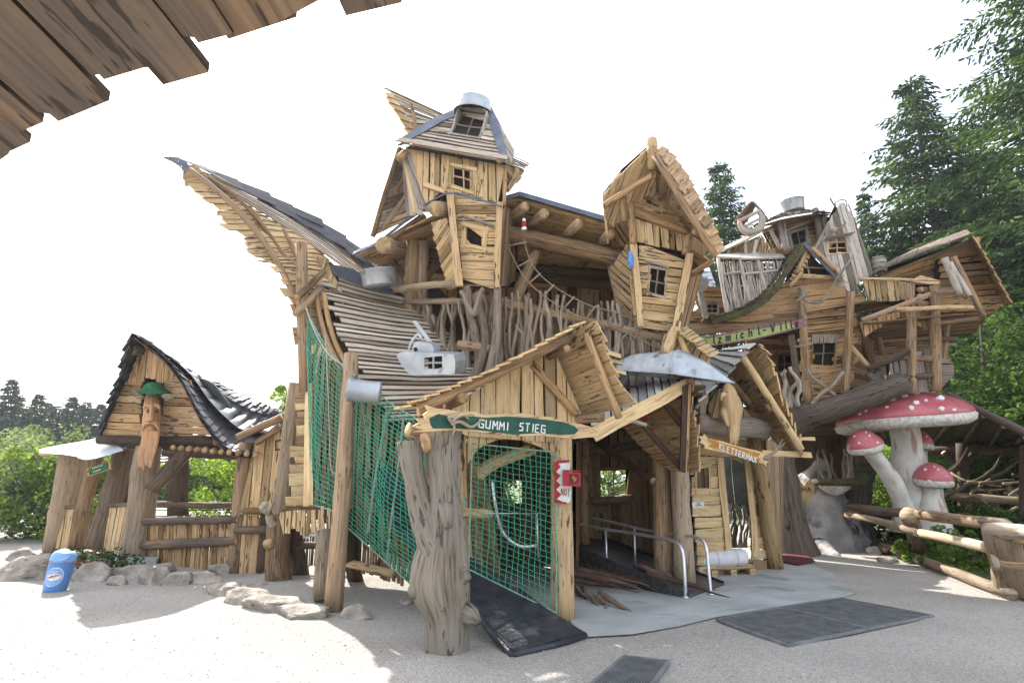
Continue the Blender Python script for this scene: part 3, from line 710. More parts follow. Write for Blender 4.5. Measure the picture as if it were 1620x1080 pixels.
    for i in range(11):
        f = i/10; a = lerp(P(268, 705, 12.0), P(392, 716, 11.3), f); d = V((-.9, 2.6, .35))
        lg('rafter', a+V((.35, -.5, -.06)), a+d, .05, m='wood_warm', k=3, sides=7)
    # roof
    F_ = [(211, 529), (249, 556), (284, 596), (311, 649), (342, 693), (369, 716), (418, 719)]
    B_ = [(226, 532), (286, 580), (320, 607), (348, 634), (385, 657), (415, 668), (446, 668)]
    f3 = [P(x, y, 11.25-.08*i/6) for i, (x, y) in enumerate(F_)]; b3 = [P(x, y, 13.0-.1*i) for i, (x, y) in enumerate(B_)]
    md = [lerp(a, b, .5)-V((0, 0, .07*math.sin(i/6*math.pi))) for i, (a, b) in enumerate(zip(f3, b3))]
    mb = MB(); tiles(mb, [f3, md, b3], 8, 24, .014, .03)
    mb.build('roof_shingles', 'rubber_tile', e)
    mb = MB(); strips(mb, [[p-V((0, 0, .07)) for p in f3], [p-V((0, 0, .07)) for p in b3]], 24, .02, lap=0, over=(0, 0)); mb.build('roof_boards', 'wood_dark', e)
    up_ = V((0, 0, .13)); mb = MB(); strips(mb, [[lerp(a, b, .42)+up_*min(1, i/2.5) for i, (a, b) in enumerate(zip(f3, b3))], [lerp(a, b, .75)+up_*min(.6, i/4) for i, (a, b) in enumerate(zip(md, b3))], [p+up_*min(1.3, i/2) for i, p in enumerate(b3)]], 12, .012, lap=0, over=(0, 0), overlap=.02, wav=0, jw=0); mb.build('valley_sheet', 'rubber', e, True)
    L1 = [(211, 529), (204, 556), (196, 588), (184, 620), (171, 655), (161, 694)]
    l3 = [P(x, y, 11.3+.16*i) for i, (x, y) in enumerate(L1)]; lb = [p+V((-.25, 1.5, -.05)) for p in l3]
    mb = MB(); tiles(mb, [l3, lb], 3, 11, .03, .09, flip=False, jag=.35); mb.build('roof_shingles', 'rubber_tile', e)
    # second, curled roof part
    s1 = PL3([(319, 600), (338, 622), (358, 655), (385, 685), (424, 702)], 12.6); s2 = [P(x, y, Y) for x, y, Y in ((336, 603, 14.0), (372, 620, 13.8), (404, 634, 13.5), (432, 646, 13.2), (452, 655, 13.0))]
    mb = MB(); tiles(mb, [s1, s2], 6, 14, .014, .04); mb.build('roof_shingles', 'rubber_tile', e)
    mb = MB(); strips(mb, [[p-V((0, 0, .03)) for p in s1], [s2[i]-V((0, 0, .03)) for i in range(5)]], 14, .02, lap=0); mb.build('roof_boards', 'rubber', e)
    mb = MB(); tube(mb, smooth(PL3([(318, 600), (334, 613), (354, 640), (378, 668), (405, 690)], 12.5)), [.05, .10, .11, .09, .05], 10); mb.build('roof_edge', 'rubber', e, True)
    mb = MB(); c0 = [P(x, y, Y) for x, y, Y in ((330, 640, 12.0), (352, 690, 11.7), (392, 716, 11.3), (424, 722, 11.1))]; c1 = [P(x, y, Y) for x, y, Y in ((352, 640, 12.4), (385, 668, 12.2), (420, 680, 11.9), (448, 690, 11.5))]
    strips(mb, [c0, c1], 6, .01, lap=.004, over=(0, 0)); mb.build('valley_sheet', 'rubber', e)
    # lean-to roof edge right
    mb = MB(); boards(mb, [P(378, 690, 10.9), P(440, 655, 10.9), P(460, 650, 11.9), P(400, 672, 12)], V((1, 0, .5)), .14, .03, .01, .03); mb.build('roof_boards', 'wood_grey', e)
    lg('rafter', P(376, 692, 10.8), P(446, 660, 10.8), .07, m='bark_log')
    lg('rafter', P(405, 700, 11.0), P(442, 676, 10.9), .06, m='bark_log')
    # metal sheet awning on the left
    g = [[P(x, y, Y) for x, y, Y in r] for r in (((62, 711, 13.2), (95, 704, 13.1), (125, 699, 13.0), (158, 692, 12.9)), ((66, 716, 12.6), (104, 717, 12.2), (130, 718, 12.0), (180, 700, 12.3)), ((92, 718, 12.3), (120, 722, 11.9), (143, 727, 11.7), (196, 712, 11.8)))]
    mb = MB(); strips(mb, g, 8, .006, lap=0, over=(0, 0), overlap=.02, ns=6); mb.build('awning_sheet', 'sheet_white', e)
    mb = MB(); strips(mb, [[P(158, 693, 12.9), P(214, 690, 12.2)], [P(178, 714, 12.0), P(212, 702, 11.8)]], 4, .006, lap=0, over=(0, 0)); mb.build('awning_sheet', 'rubber', e)
    lg('rafter', P(66, 716, 13.0), P(200, 704, 12.3), .07, m='wood_warm')
    # hat and carved face, each hung on the post
    mb = MB(); o = P(243, 618, 11.55); lathe(mb, o, V((.1, -.25, 1)), [(-.03, .28), (-.01, .30), (.02, .24), (.03, .19), (.10, .17), (.15, .12), (.165, .0)], 18); h = mb.build('green_hat', 'felt_green', smooth=True, label='green felt hat on the carved face of the left pavilion', cat='hat'); recenter(h)
    t = empty('carved_face', P(238, 735, 11.6), 'carved long-bearded wooden face under the green hat on the pavilion post', 'carving')
    mb = MB(); sp_ = smooth([P(241, 624, 11.75), P(241, 650, 11.65), P(240, 672, 11.6), P(236, 700, 11.55), P(230, 720, 11.5), P(222, 740, 11.45)], 4)
    tube(mb, sp_, [.10, .15, .16, .155, .14, .11, .08, .03], 14, .5, bump=.2); mb.build('head', 'carving', t, True)
    mb = MB(); tube(mb, smooth(PL3([(240, 640), (239, 655), (238, 666)], 11.38)), [.03, .04, .07], 8, .6); mb.build('nose', 'carving', t, True)
    for s in (-1, 1):
        mb = MB(); tube(mb, smooth(PL3([(240+s*2, 643), (240+s*8, 641), (240+s*13, 646)], 11.42)), [.03, .04, .02], 6, .6); mb.build('brow', 'carving', t, True)
        mb = MB(); c = P(240+s*7, 650, 11.43); lathe(mb, c+V((0, .03, 0)), V((0, -1, 0)), [(0, .035), (.02, .02), (.03, 0)], 8); mb.build('eye', 'wood_dark', t, True)
        mb = MB(); tube(mb, smooth([P(239, 668, 11.38), P(239+s*9, 671, 11.42), P(239+s*15, 686, 11.5)]), [.03, .045, .015], 6, .6); mb.build('moustache', 'carving', t, True)
    for k in range(9):
        mb = MB(); x = 228+k*2.8; tube(mb, smooth([P(x, 682, 11.42), P(x-3+U(-2, 2), 702, 11.36), P(x-8, 720, 11.34), P(x*.55+100, 740+U(-6, 4), 11.34)]), [.03, .045, .035, .012], 6, U(.1, .9)); mb.build('beard_lock', 'carving', t, True)
    for s in (-1, 1):
        mb = MB(); c = P(243+s*14, 627, 11.5); 
        for j in range(5): branch(mb, c, c+V((s*U(.2, .42), -.05, U(-.12, .14))), .018, .006, .3, 5, 5)
        mb.build('twig_ear', 'antler', t, True)
    # small green name sign
    s = empty('sign', P(158, 742, 12.2), 'small green sign in a wooden frame between the pavilion posts', 'sign')
    c = [P(139, 741, 12.3), P(176, 728, 12.1), P(178, 741, 12.1), P(141, 754, 12.3)]
    mb = MB(); n = frame(c, c[1]-c[0], CAM)[3]; slab(mb, c, n, .03); mb.build('board', 'wood_warm', s)
    mb = MB(); cc = sum(c, V())/4; slab(mb, [lerp(cc, p, .82)+n*.03 for p in c], n, .006); mb.build('panel', 'felt_green', s)
    x = (c[1]-c[0]).normalized(); z = (c[0]-c[3]).normalized(); mb = MB()
    for j, (z0, n_) in enumerate(((.035, 7), (-.035, 5))):      # faded pale writing, too worn to read
        for k in range(n_):
            p = cc+n*.037+x*(-.15+.042*k+.01*j)+z*z0; slab(mb, [p, p+x*U(.012, .028), p+x*.022+z*U(.012, .03), p+z*.02], n, .002)
    mb.build('faded_writing', 'paint_white', s)
lhut()
# ---------------------------------------------------------------- rocks along the pavilion
RK = [((42, 905), .62, .42, .36, 'big pale boulder left of the blue bin'), ((25, 885), .4, .3, .3, 'sunlit boulder at the left edge behind the big boulder'), ((125, 882), .5, .3, .22, 'flat slab of stone behind the blue bin'),
      ((140, 908), .38, .28, .26, 'pointed stone right of the blue bin'), ((112, 868), .4, .22, .1, 'thin flat stone lying on the pavilion plinth'), ((190, 880), .42, .3, .12, 'flat stone under the front pavilion post'),
      ((205, 905), .5, .26, .2, 'long leaning slab in front of the carved post'), ((178, 916), .2, .15, .13, 'small stone in front of the long slab'), ((237, 915), .38, .26, .25, 'squat stone right of the carved post'),
      ((275, 917), .36, .2, .2, 'wedge-shaped stone below the stick wall'), ((308, 915), .34, .2, .17, 'low wedge stone right of the wedge-shaped one'), ((345, 898), .34, .2, .16, 'stone against the right pavilion post'),
      ((252, 898), .3, .2, .16, 'grey stone against the foot of the stick wall'), ((395, 893), .3, .2, .15, 'half-buried stone behind the rock ledge')]
for i, (p, a, b_, c_, lb) in enumerate(RK):
    q = G(p[0], p[1]+10, 0); mb = MB(); lumpbox(mb, (q.x, q.y+.1, c_*.5), a*1.3, b_*1.3, c_*1.1, i+3, rz=U(-.4, .4), sub=7)
    recenter(mb.build('boulder', 'rock', label=lb, cat='boulder', group='boulders along the pavilion'))
LG = [((350, 932), .42, .28, .2, 'left end block of the rock ledge below the net house'), ((385, 945), .5, .3, .22, 'second block of the rock ledge, broad with a cracked face'), ((425, 955), .5, .3, .2, 'third block of the rock ledge below the branched post'),
      ((470, 966), .42, .26, .15, 'low right block of the rock ledge half sunk in gravel'), ((556, 968), .27, .2, .17, 'single rounded rock at the foot of the slim front post'), ((395, 925), .6, .3, .12, 'flat sunlit rock behind the ledge'),
      ((640, 945), .2, .14, .06, 'small rock in the shade left of the forked stump')]
for i, (p, a, b_, c_, lb) in enumerate(LG):
    q = G(p[0], p[1]+12, 0); mb = MB(); lumpbox(mb, (q.x, q.y+.15, c_*.3), a*(1.45 if i < 4 else 1.1), b_*1.4, c_*1.2, i+33, rz=-.35+U(-.15, .15), sub=8)
    recenter(mb.build('boulder', 'rock', label=lb, cat='boulder', group='rocks of the ledge below the net house'))
def plinth():
    mb = MB(); slab(mb, [G(150, 880, 0), G(205, 905, 0), G(245, 905, 0), G(245, 880, 0)+V((0, .6, 0)), G(150, 880, 0)+V((0, .6, 0))], V((0, 0, 1)), .22); mb.build('plinth', 'concrete', kind='structure')
plinth()
# flowers
def flowerbed():
    c = G(148, 897, .15); e = empty('flower_bed', c, 'low green plants with red flowers behind the blue bin', 'flower bed'); rr = random.Random(5)
    mb = MB()
    for k in range(16): leaf_cloud(mb, c+V((rr.uniform(-.75, .8), rr.uniform(-.1, .4), rr.uniform(0, .22))), .17, 60, .05, rr)
    mb.build('foliage', 'leaves', e); mb = MB()
    for x, y in ((90, 885), (124, 888), (134, 886), (137, 890), (147, 891), (128, 884), (155, 893), (93, 880)):
        q = P(x, y, c.y-.05)
        for j in range(9): d = V((rr.gauss(0, 1), rr.gauss(0, 1), rr.gauss(0, 1))).normalized(); s = d.cross(V((0, .3, 1))).normalized()*.018; mb.poly([q, q+d*.03+s, q+d*.05, q+d*.03-s])
    mb.build('flower_heads', 'flower_red', e)
flowerbed()
# blue litter bin
def bin_():
    b0 = G(86, 934, 0); e = empty('litter_bin', b0, 'blue plastic litter bin shaped like a bottle, in front of the boulders', 'litter bin')
    ax = V((.10, .05, 1)).normalized(); H_ = .60; r = .17
    mb = MB(); lathe(mb, b0, ax, [(0, 0), (0, r*.86), (.02, r*.9), (.2, r*.94), (H_*.70, r), (H_*.71, r*1.02)], 28, sx=1); mb.build('body', 'blue_plastic', e, True)
    mb = MB(); lathe(mb, b0, ax, [(H_*.71, r*1.03), (H_*.75, r*1.03), (H_*.86, r*.93), (H_*.92, r*.8), (H_*.93, r*.74), (H_*.88, r*.6), (H_*.86, 0)], 28); mb.build('lid', 'blue_pale', e, True)
    mb = MB(); lathe(mb, b0, ax, [(H_*.70, r*1.035), (H_*.725, r*1.04)], 28); mb.build('rim', 'paint_orange', e, True)
    fx = V((1, .25, 0)).normalized(); fy = V((-fx.y, fx.x, 0)); c = b0+ax*(H_*.36)
    def decal(rx, rz, off, m, name):
        mb = MB(); pts = [[], []]
        for k in range(24):
            a = 6.283*k/24; u_, v_ = math.cos(a)*rx, math.sin(a)*rz; rr_ = r*.955+off
            ang = u_/r; pts[0].append(c+ax*v_+V((fx.x*math.sin(ang), fx.y*math.sin(ang), 0))*rr_-fy*math.cos(ang)*rr_)
        cc = c-fy*rr_
        for k in range(24): mb.poly([cc, pts[0][k], pts[0][(k+1) % 24]])
        mb.build(name, m, e)
    decal(.125, .135, .006, 'paint_white', 'label_ring'); decal(.115, .125, .009, 'blue_pale', 'label_field'); decal(.10, .05, .012, 'paint_white', 'label_band')
    mb = MB(); ct = c-fy*(r+.004)
    for k in range(9):                                            # worn red script across the white band
        p = ct+fx*(-.075+.017*k)+ax*(-.018+.004*k); w2 = ax*U(.018, .034); slab(mb, [p, p+fx*.008, p+fx*U(.006, .016)+w2, p+fx*.004+w2], -fy, .003)
        if k % 2: slab(mb, [p+w2*.4, p+w2*.4+fx*.02, p+w2*.6+fx*.02, p+w2*.6], -fy, .003)
    mb.build('red_script', 'paint_red', e); mb = MB()
    for k in range(6): p = ct+fx*(-.05+.016*k)+ax*.066; slab(mb, [p, p+fx*.011, p+fx*.011+ax*.014, p+ax*U(.008, .016)], -fy, .002)
    mb.build('white_script', 'paint_white', e)
    mb = MB(); fl = (ax*.75-fy*.65).normalized(); lathe(mb, b0+ax*(H_*.85)-fy*(r*.62), fl, [(-.02, .125), (.012, .125), (.018, .11), (.02, 0)], 20); mb.build('flap', 'blue_pale', e, True)
bin_()
# ================================================================ MAIN PLAYHOUSE
def mk(e):
    def lg(name, a, b, r, r2=None, m='bark_log', bend=.015, capm_=None, **k):
        mb = MB(); log(mb, a, b, r, r2, bend, **k); return mb.build(name, [m, capm_ if capm_ else 'log_pale' if m in ('log_pale', 'log_grey', 'wood_old', 'wood_dark') else 'end_grain'], e, True)
    def bd(name, m, pts, d, w, t=.025, parent=None, shade_dist=None, **k):
        mb = MB()
        if m == 'inside_shade':
            n = frame(pts, d, CAM)[3]; c = sum(pts, V())/len(pts); i0 = len(mb.v)
            for sg in (0, -.02):
                for i in range(len(pts)): mb.poly([c+n*sg, pts[i]+n*sg, pts[(i+1) % len(pts)]+n*sg])
        else:
            boards(mb, pts, d, w, t, **k)
            if shade_dist or (shade_dist is None and name.endswith(('wall', 'gable', 'cladding'))):
                n = frame(pts, d, CAM)[3]*(shade_dist or .09); l = MB(); c = sum(pts, V())/len(pts)-n; q = [p-n+(c-p+n)*.02 for p in pts]
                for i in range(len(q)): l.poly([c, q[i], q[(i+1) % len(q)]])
                o_ = mb.build(name, m, parent or e); l.build('gap_shade', 'inside_shade', o_); return o_  # added dark sheet, its colour gives the board gaps their shade
        return mb.build(name, m, parent or e)
    def st(name, m, curves, n, parent=None, **k):
        mb = MB(); strips(mb, curves, n, **k); return mb.build(name, m, parent or e)
    return lg, bd, st
XR = V((1, 0, 0)); ZU = V((0, 0, 1))
def playhouse():
    e = empty('playhouse', (-1.5, 10, 0), 'big crooked wooden playhouse with a swooping wing roof and open balcony', 'playhouse')
    lg, bd, st = mk(e)
    # ---- swooping wing
    A = PP((293, 262, 9.1), (303, 296, 9.2), (340, 326, 9.25), (352, 350, 9.3), (388, 378, 9.35), (405, 405, 9.4), (436, 425, 9.45), (452, 452, 9.5), (470, 492, 9.55), (482, 545, 9.6))
    B = PP((300, 262, 9.2), (350, 297, 9.8), (400, 332, 10.1), (440, 356, 10.3), (480, 380, 10.4), (515, 408, 10.5), (540, 440, 10.5), (560, 480, 10.4), (575, 520, 10.3), (590, 565, 10.2))
    M_ = [lerp(a, b, .5)+V((.05, .12, .08)) for a, b in zip(A, B)]
    st('wing_underside', 'wood_fresh', [A, M_, B], 28, t=.022, over=(.15, .02), lap=.03, flip=True, ns=5, jw=.4, overlap=.2, tones=(.3, 1))
    RT = PP((258, 249, 9.0), (300, 262, 9.6), (370, 291, 10.5), (440, 322, 11.1), (500, 352, 11.3), (560, 392, 11.4), (612, 440, 11.5))
    BT = PP((290, 262, 9.1), (316, 272, 9.6), (400, 331, 10.1), (455, 364, 10.3), (515, 404, 10.5), (560, 432, 10.4), (606, 470, 10.3))
    st('wing_slats', 'wood_slat', [list(reversed(RT)), list(reversed(BT))][::1] and [[RT[0], BT[0]]+[], [lerp(RT[3], RT[3], 0), BT[3]], [RT[6], BT[6]]], 11, t=.02, over=(0, .05), lap=.01, ns=8, overlap=-.12, gap=.12)
    mb = MB(); c = [[RT[i], lerp(RT[i], BT[i], .5)] for i in range(7)]; tiles(mb, [[p[0]+ZU*.06 for p in c], [p[1]+ZU*.06 for p in c]], 1, 9, .012, .05, jag=.1); mb.build('ridge_shingles', 'rubber_tile', e)
    # curled metal tip
    mb = MB(); tp = [[P(258, 249, 8.95), P(275, 248, 9.0), P(290, 253, 9.1), P(300, 262, 9.2)], [P(258, 250, 8.95), P(274, 257, 9.0), P(286, 266, 9.05), P(294, 274, 9.1)]]
    strips(mb, [[a for a in tp[0]], [b for b in tp[1]]], 6, .01, lap=0, over=(0, 0), overlap=.02); mb.build('roof_tip', 'flashing', e)
    for pts, r in (([(300, 268, 9.15), (345, 303, 9.2), (385, 342, 9.35), (430, 400, 9.6), (470, 475, 9.7)], .07), ([(330, 280, 9.5), (372, 310, 9.7), (410, 350, 9.85), (440, 392, 9.9), (470, 440, 9.9)], .05), ([(398, 330, 9.9), (420, 362, 9.95), (442, 395, 9.95), (476, 425, 9.9)], .05), ([(448, 362, 10.0), (462, 390, 10.0), (472, 410, 9.95)], .05)):
        mb = MB(); tube(mb, smooth(PP(*[(x, y, Y-.12) for x, y, Y in pts])), [r*.6, r*.75, r*.75], 8, bump=.1, jit=.03, capm=1); mb.build('rafter', ['wood_shade', 'end_grain'], e, True)
    lg('post', P(484, 620, 9.55), P(477, 385, 9.4), .105, .095, m='bark_log')
    lg('beam', P(468, 497, 9.2), P(508, 455, 9.8), .06); lg('beam', P(470, 470, 9.2), P(512, 430, 9.9), .055)
    # wall behind the wing post
    bd('wall', 'wood_fresh', PP((480, 400, 10.4), (520, 412, 10.2), (545, 470, 10.0), (560, 580, 9.8), (490, 560, 10.2)), V((.3, 0, 1)), .13)
    mb = MB(); c1 = smooth(PP((500, 460, 9.95), (506, 500, 9.8), (525, 545, 9.5), (545, 590, 9.2)), 3); c2 = smooth(PP((512, 455, 10.1), (530, 500, 9.9), (550, 550, 9.6), (560, 590, 9.3)), 3)
    strips(mb, [c1, c2], 7, .02, lap=0, over=(.02, .02)); mb.build('verge_lining', 'wood_dark', e)
    for o_ in (0, 12):
        mb = MB(); tube(mb, smooth(PP((500+o_, 465, 9.7), (508+o_, 508, 9.6), (520+o_, 545, 9.4), (540+o_, 585, 9.0))), .045, 8, bump=.1); mb.build('barge_log', ['wood_warm', 'end_grain'], e, True)
    # ---- big slatted roof
    LC = PP((511, 428, 10.3), (524, 475, 9.8), (545, 528, 9.3), (566, 575, 8.8), (600, 632, 8.35), (625, 668, 8.1))
    RC = PP((655, 468, 10.5), (690, 505, 10.1), (722, 545, 9.7), (756, 585, 9.2), (790, 620, 8.7), (810, 650, 8.4))
    MC = [lerp(a, b, .5)-V((0, -.0, .03)) for a, b in zip(LC, RC)]
    st('slatted_roof', 'wood_slat', [LC, MC, RC], 33, t=.022, over=(.14, .03), lap=.008, ns=7, jw=.25, wav=.007, overlap=-.16, gap=.16)
    st('slatted_roof_shade', 'inside_shade', [[p-V((0, -.05, .12)) for p in LC], [p-V((0, -.05, .12)) for p in RC]], 10, t=.02, over=(0, 0), lap=0)  # dark sheet under the slats, shade of the gaps put into its colour
    st('roof_valley_sheet', 'rubber', [PP((517, 418, 10.2), (524, 428, 10.1), (530, 436, 10.0)), PP((556, 425, 10.1), (560, 440, 10.0), (570, 452, 9.95)), PP((612, 455, 10.2), (630, 462, 10.1), (640, 470, 10.0))], 5, t=.01, lap=0, over=(0, 0))
    # ---- net bay: dark board wall, deck, posts
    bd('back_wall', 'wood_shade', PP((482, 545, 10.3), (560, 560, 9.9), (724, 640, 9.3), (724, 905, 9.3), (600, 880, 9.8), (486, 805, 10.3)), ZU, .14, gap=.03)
    bd('wall_shade', 'inside_shade', PP((482, 545, 10.4), (724, 630, 9.4), (724, 920, 9.4), (486, 815, 10.4)), ZU, .5, gap=0, ends=0)  # dark sheet added so the gaps of the net bay wall look shaded
    st('deck', 'wood_shade', [PP((450, 803, 10.4), (452, 806, 9.2)), PP((545, 800, 10.4), (552, 809, 9.0))], 6, t=.05, lap=0)
    bd('deck_fringe', 'wood_fresh', PP((444, 806, 9.3), (500, 803, 9.15), (541, 804, 9.0), (540, 838, 9.0), (500, 843, 9.15), (446, 838, 9.3)), ZU, .09, ends=.06, wav=.02, t=.02)
    bd('corner_cladding', 'wood_pale', PP((474, 610, 9.75), (490, 608, 9.7), (490, 800, 9.45), (454, 800, 9.45)), XR, .15, lap=.05, ends=.06, wav=.012)
    mb = MB(); plank(mb, PP((484, 606, 9.55), (480, 802, 9.3)), PP((495, 606, 9.5), (496, 802, 9.25)), V((0, -1, 0)), .03, .95); mb.build('corner_board', 'wood_pale', e)
    lg('post', G(440, 922, .05), P(440, 818, 10.35), .19, .18, m='bark_log', bump=.15)
    lg('post', P(440, 880, 10.6), P(471, 606, 10.1), .17, .14, m='log_grey', bump=.15)
    lg('post', G(462, 920, 0)+V((0, .4, 0)), P(462, 830, 10.7), .14, .14, m='wood_dark')
    mb = MB(); branch(mb, P(436, 838, 10.2), P(419, 795, 10.0), .07, .06, .1, 6, 8); branch(mb, P(421, 808, 10.0), P(414, 802, 9.95), .06, .05, .05, 3, 8); branch(mb, P(424, 812, 10.05), P(430, 796, 9.95), .05, .03, .1, 3, 8); mb.build('branch_stub', 'antler', e, True)
    lg('post_stub', P(432, 862, 10.35), P(424, 860, 9.95), .085, m='bark_log')
    lg('post', G(511, 948, .05), P(514, 840, 8.95), .13, .12, m='log_grey')
    lg('post', G(527, 966, 0), P(556, 560, 8.35), .115, .10, m='bark_log', k=10, bend=.012)
    lg('post', G(545, 935, 0)+V((.05, .5, 0)), P(548, 800, 9.3), .12, .12, m='wood_dark')
    for x in (405, 420, 445): pass
    bd('skirting', 'wood_shade', PP((548, 850, 9.9), (640, 880, 9.4), (640, 925, 9.4), (548, 895, 9.9)), ZU, .07)
    bd('skirting', 'wood_shade', PP((455, 850, 10.9), (560, 845, 10.7), (560, 880, 10.7), (455, 905, 10.9)), ZU, .07)
    lg('beam', P(550, 890, 9.75), P(625, 908, 9.2), .06, m='wood_fresh')
    lg('beam', P(455, 862, 10.7), P(530, 862, 10.3), .06, m='wood_old')
    # ---- awning left of the tower
    bd('awning_underside', 'wood_fresh', PP((562, 402, 10.0), (600, 388, 9.9), (640, 356, 9.8), (698, 318, 9.7), (730, 400, 11.6), (640, 430, 11.8)), XR, .14)
    mb = MB(); plank(mb, PP((558, 404, 9.95), (598, 388, 9.85), (640, 354, 9.75), (700, 316, 9.65)), PP((560, 399, 10.0), (598, 383, 9.9), (640, 349, 9.8), (700, 311, 9.7)), V((0, -1, 0)), .03); mb.build('awning_edge', 'flashing', e)
    lg('beam', P(606, 388, 9.7), P(690, 402, 11.4), .15, m='bark_log'); lg('rafter', P(612, 382, 9.85), P(672, 340, 9.85), .06)
    lg('rafter', P(580, 402, 10.2), P(640, 392, 10.8), .06, m='wood_old')
    bd('wall', 'wood_grey', PP((550, 395, 11.2), (640, 385, 11.2), (650, 480, 11.0), (590, 465, 11.1)), ZU, .12)
    lg('post', V((P(646, 470, 10.3).x, 10.3, 3.0)), P(653, 382, 10.2), .13, .13); lg('post', V((P(662, 470, 10.3).x, 10.35, 3.0)), P(667, 384, 10.3), .15, .14)
    lg('brace', P(612, 400, 10.9), P(642, 440, 10.6), .06, m='wood_old')
    lg('brace', P(665, 450, 10.9), P(712, 390, 10.9), .08, m='wood_shade'); lg('beam', P(640, 420, 11.3), P(1000, 455, 11.6), .12, m='wood_dark'); lg('beam', P(664, 400, 10.7), P(800, 418, 10.7), .12, m='wood_dark')
    # ---- flat canopy over the balcony
    CF = PP((798, 322, 9.4), (822, 315, 9.35), (1062, 385, 9.0), (1140, 404, 8.95))
    CB = PP((645, 444, 13.0), (760, 452, 13.0), (1010, 462, 13.0), (1180, 466, 13.0))
    und = [PP((700, 345, 10), (800, 322, 9.4), (822, 315, 9.35), (1062, 385, 9.0), (1092, 394, 8.95)), PP((640, 440, 13), (700, 446, 13), (790, 452, 13), (990, 462, 13), (1075, 465, 13))]
    st('canopy_boards', 'wood_fresh', [[und[0][i], und[1][i]] for i in range(5)], 22, t=.025, over=(0, .05), lap=0, overlap=0, gap=.03, flip=True, ns=6, tones=(.3, 1))
    st('canopy_cover', 'flashing', [[und[0][i]+V((0, -.05, .05)), und[1][i]+V((0, .05, .05))] for i in range(5)], 4, t=.02, over=(.02, .02), lap=0, overlap=.01, flip=True, ns=6)
    mb = MB(); ce = [und[0][i]+V((0, -.06, .02)) for i in (1, 2, 3, 4)]; plank(mb, ce, [p+V((0, 0, .085)) for p in ce], V((0, -1, 0)), .02); mb.build('canopy_edge', 'flashing', e)
    for x, y, f in ((830, 326, .08), (861, 337, .19), (915, 353, .40), (965, 369, .6), (1018, 386, .8)):
        a = P(x, y+1, 9.25-.25*f); b = P(x-100+60*f, y+70, 12.5); lg('rafter', a, b, .085, m='bark_log', bend=.005)
    lg('main_beam', P(790, 366, 9.75), P(985, 411, 9.4), .15, .15, m='bark_log', k=9)
    for y0, y1, Y in ((420, 440, 10.6), (436, 452, 11.6)): lg('cross_beam', P(790, y0, Y), P(1010, y1, Y), .1, m='wood_dark')
    lg('brace', P(851, 392, 9.8), P(800, 520, 9.9), .095, m='bark_log'); lg('brace', P(812, 450, 10.5), P(785, 400, 10.3), .08, m='wood_shade')
    lg('post', P(966, 412, 9.7), P(1005, 560, 9.6), .09, m='wood_grey')
    # back wall of the balcony with light gaps
    bd('back_wall', 'wood_shade', PP((645, 455, 13), (1080, 455, 13), (1080, 640, 13), (645, 640, 13)), ZU, .22, gap=.035, ends=.05, seg=2)
    bd('wall_shade', 'inside_shade', PP((560, 440, 12.6), (760, 440, 13.2), (925, 455, 13.2), (925, 640, 13.2), (560, 640, 12.6)), ZU, .9, gap=0, ends=0, seg=3)  # dark sheets behind the balcony boards paint the shade in their gaps
    bd('wall_shade', 'inside_shade', PP((945, 440, 13.25), (1082, 455, 13.25), (1082, 640, 13.25), (945, 640, 13.25)), ZU, .9)
    lg('post', P(905, 455, 12.6), P(905, 640, 12.6), .12, m='wood_dark'); lg('post', P(1000, 455, 12.6), P(1000, 640, 12.6), .12, m='wood_dark')
    # deck of the balcony
    mb = MB(); strips(mb, [[V((-2.6, 10.7, 3.05)), V((-1.2, 9.35, 3.0))], [V((3.2, 13.0, 3.05)), V((3.0, 9.2, 3.0))]], 16, .05, lap=0, flip=True); mb.build('balcony_deck', 'wood_shade', e)
    mb = MB(); strips(mb, [[V((-2.6, 13.0, 3.0)), V((-2.6, 10.6, 3.0))], [V((3.2, 13.0, 3.0)), V((3.2, 10.0, 3.0))]], 16, .05, lap=0, flip=True); mb.build('balcony_deck', 'wood_shade', e)
    lg('deck_beam', P(740, 606, 9.2), P(1070, 566, 9.1), .12, m='bark_log')
    # ---- railing of crooked branches
    lg('rail', P(752, 470, 9.25), P(985, 521, 9.05), .085, m='bark_log', k=9); lg('rail', P(975, 520, 9.05), P(1075, 540, 9.0), .08, m='bark_log')
    lg('rail', P(625, 459, 10.0), P(720, 449, 9.1), .06, m='log_grey'); lg('rail', P(640, 477, 10.2), P(736, 476, 9.2), .05, m='log_grey')
    lg('rail', P(735, 566, 9.3), P(1060, 562, 9.1), .05, m='log_grey')
    rr = random.Random(4)
    for i in range(15):
        f = i/14; x = 645+85*f; Y = 10.4-1.15*f; yb = 492+90*f if f > .05 else 496
        mb = MB(); branch(mb, P(x+rr.uniform(-3, 5), yb+8, Y), P(x+rr.uniform(-6, 6), 470+rr.uniform(-6, 12), Y-.05), rr.uniform(.034, .055), .028, .13, 7, 7, twig=0); mb.build('baluster', 'stick', e, True)
    for i in range(44):
        f = i/43; x = 742+305*f; Y = 9.2-.2*f; top = 452+42*f+rr.uniform(-8, 16); bot = 600-42*f+rr.uniform(-6, 4)
        mb = MB(); branch(mb, P(x+rr.uniform(-5, 5), bot, Y), P(x+rr.uniform(-5, 5), top, Y-.05), rr.uniform(.027, .046), rr.uniform(.018, .028), .085, 9, 7, twig=1 if rr.random() < .4 else 0); mb.build('baluster', 'stick', e, True)
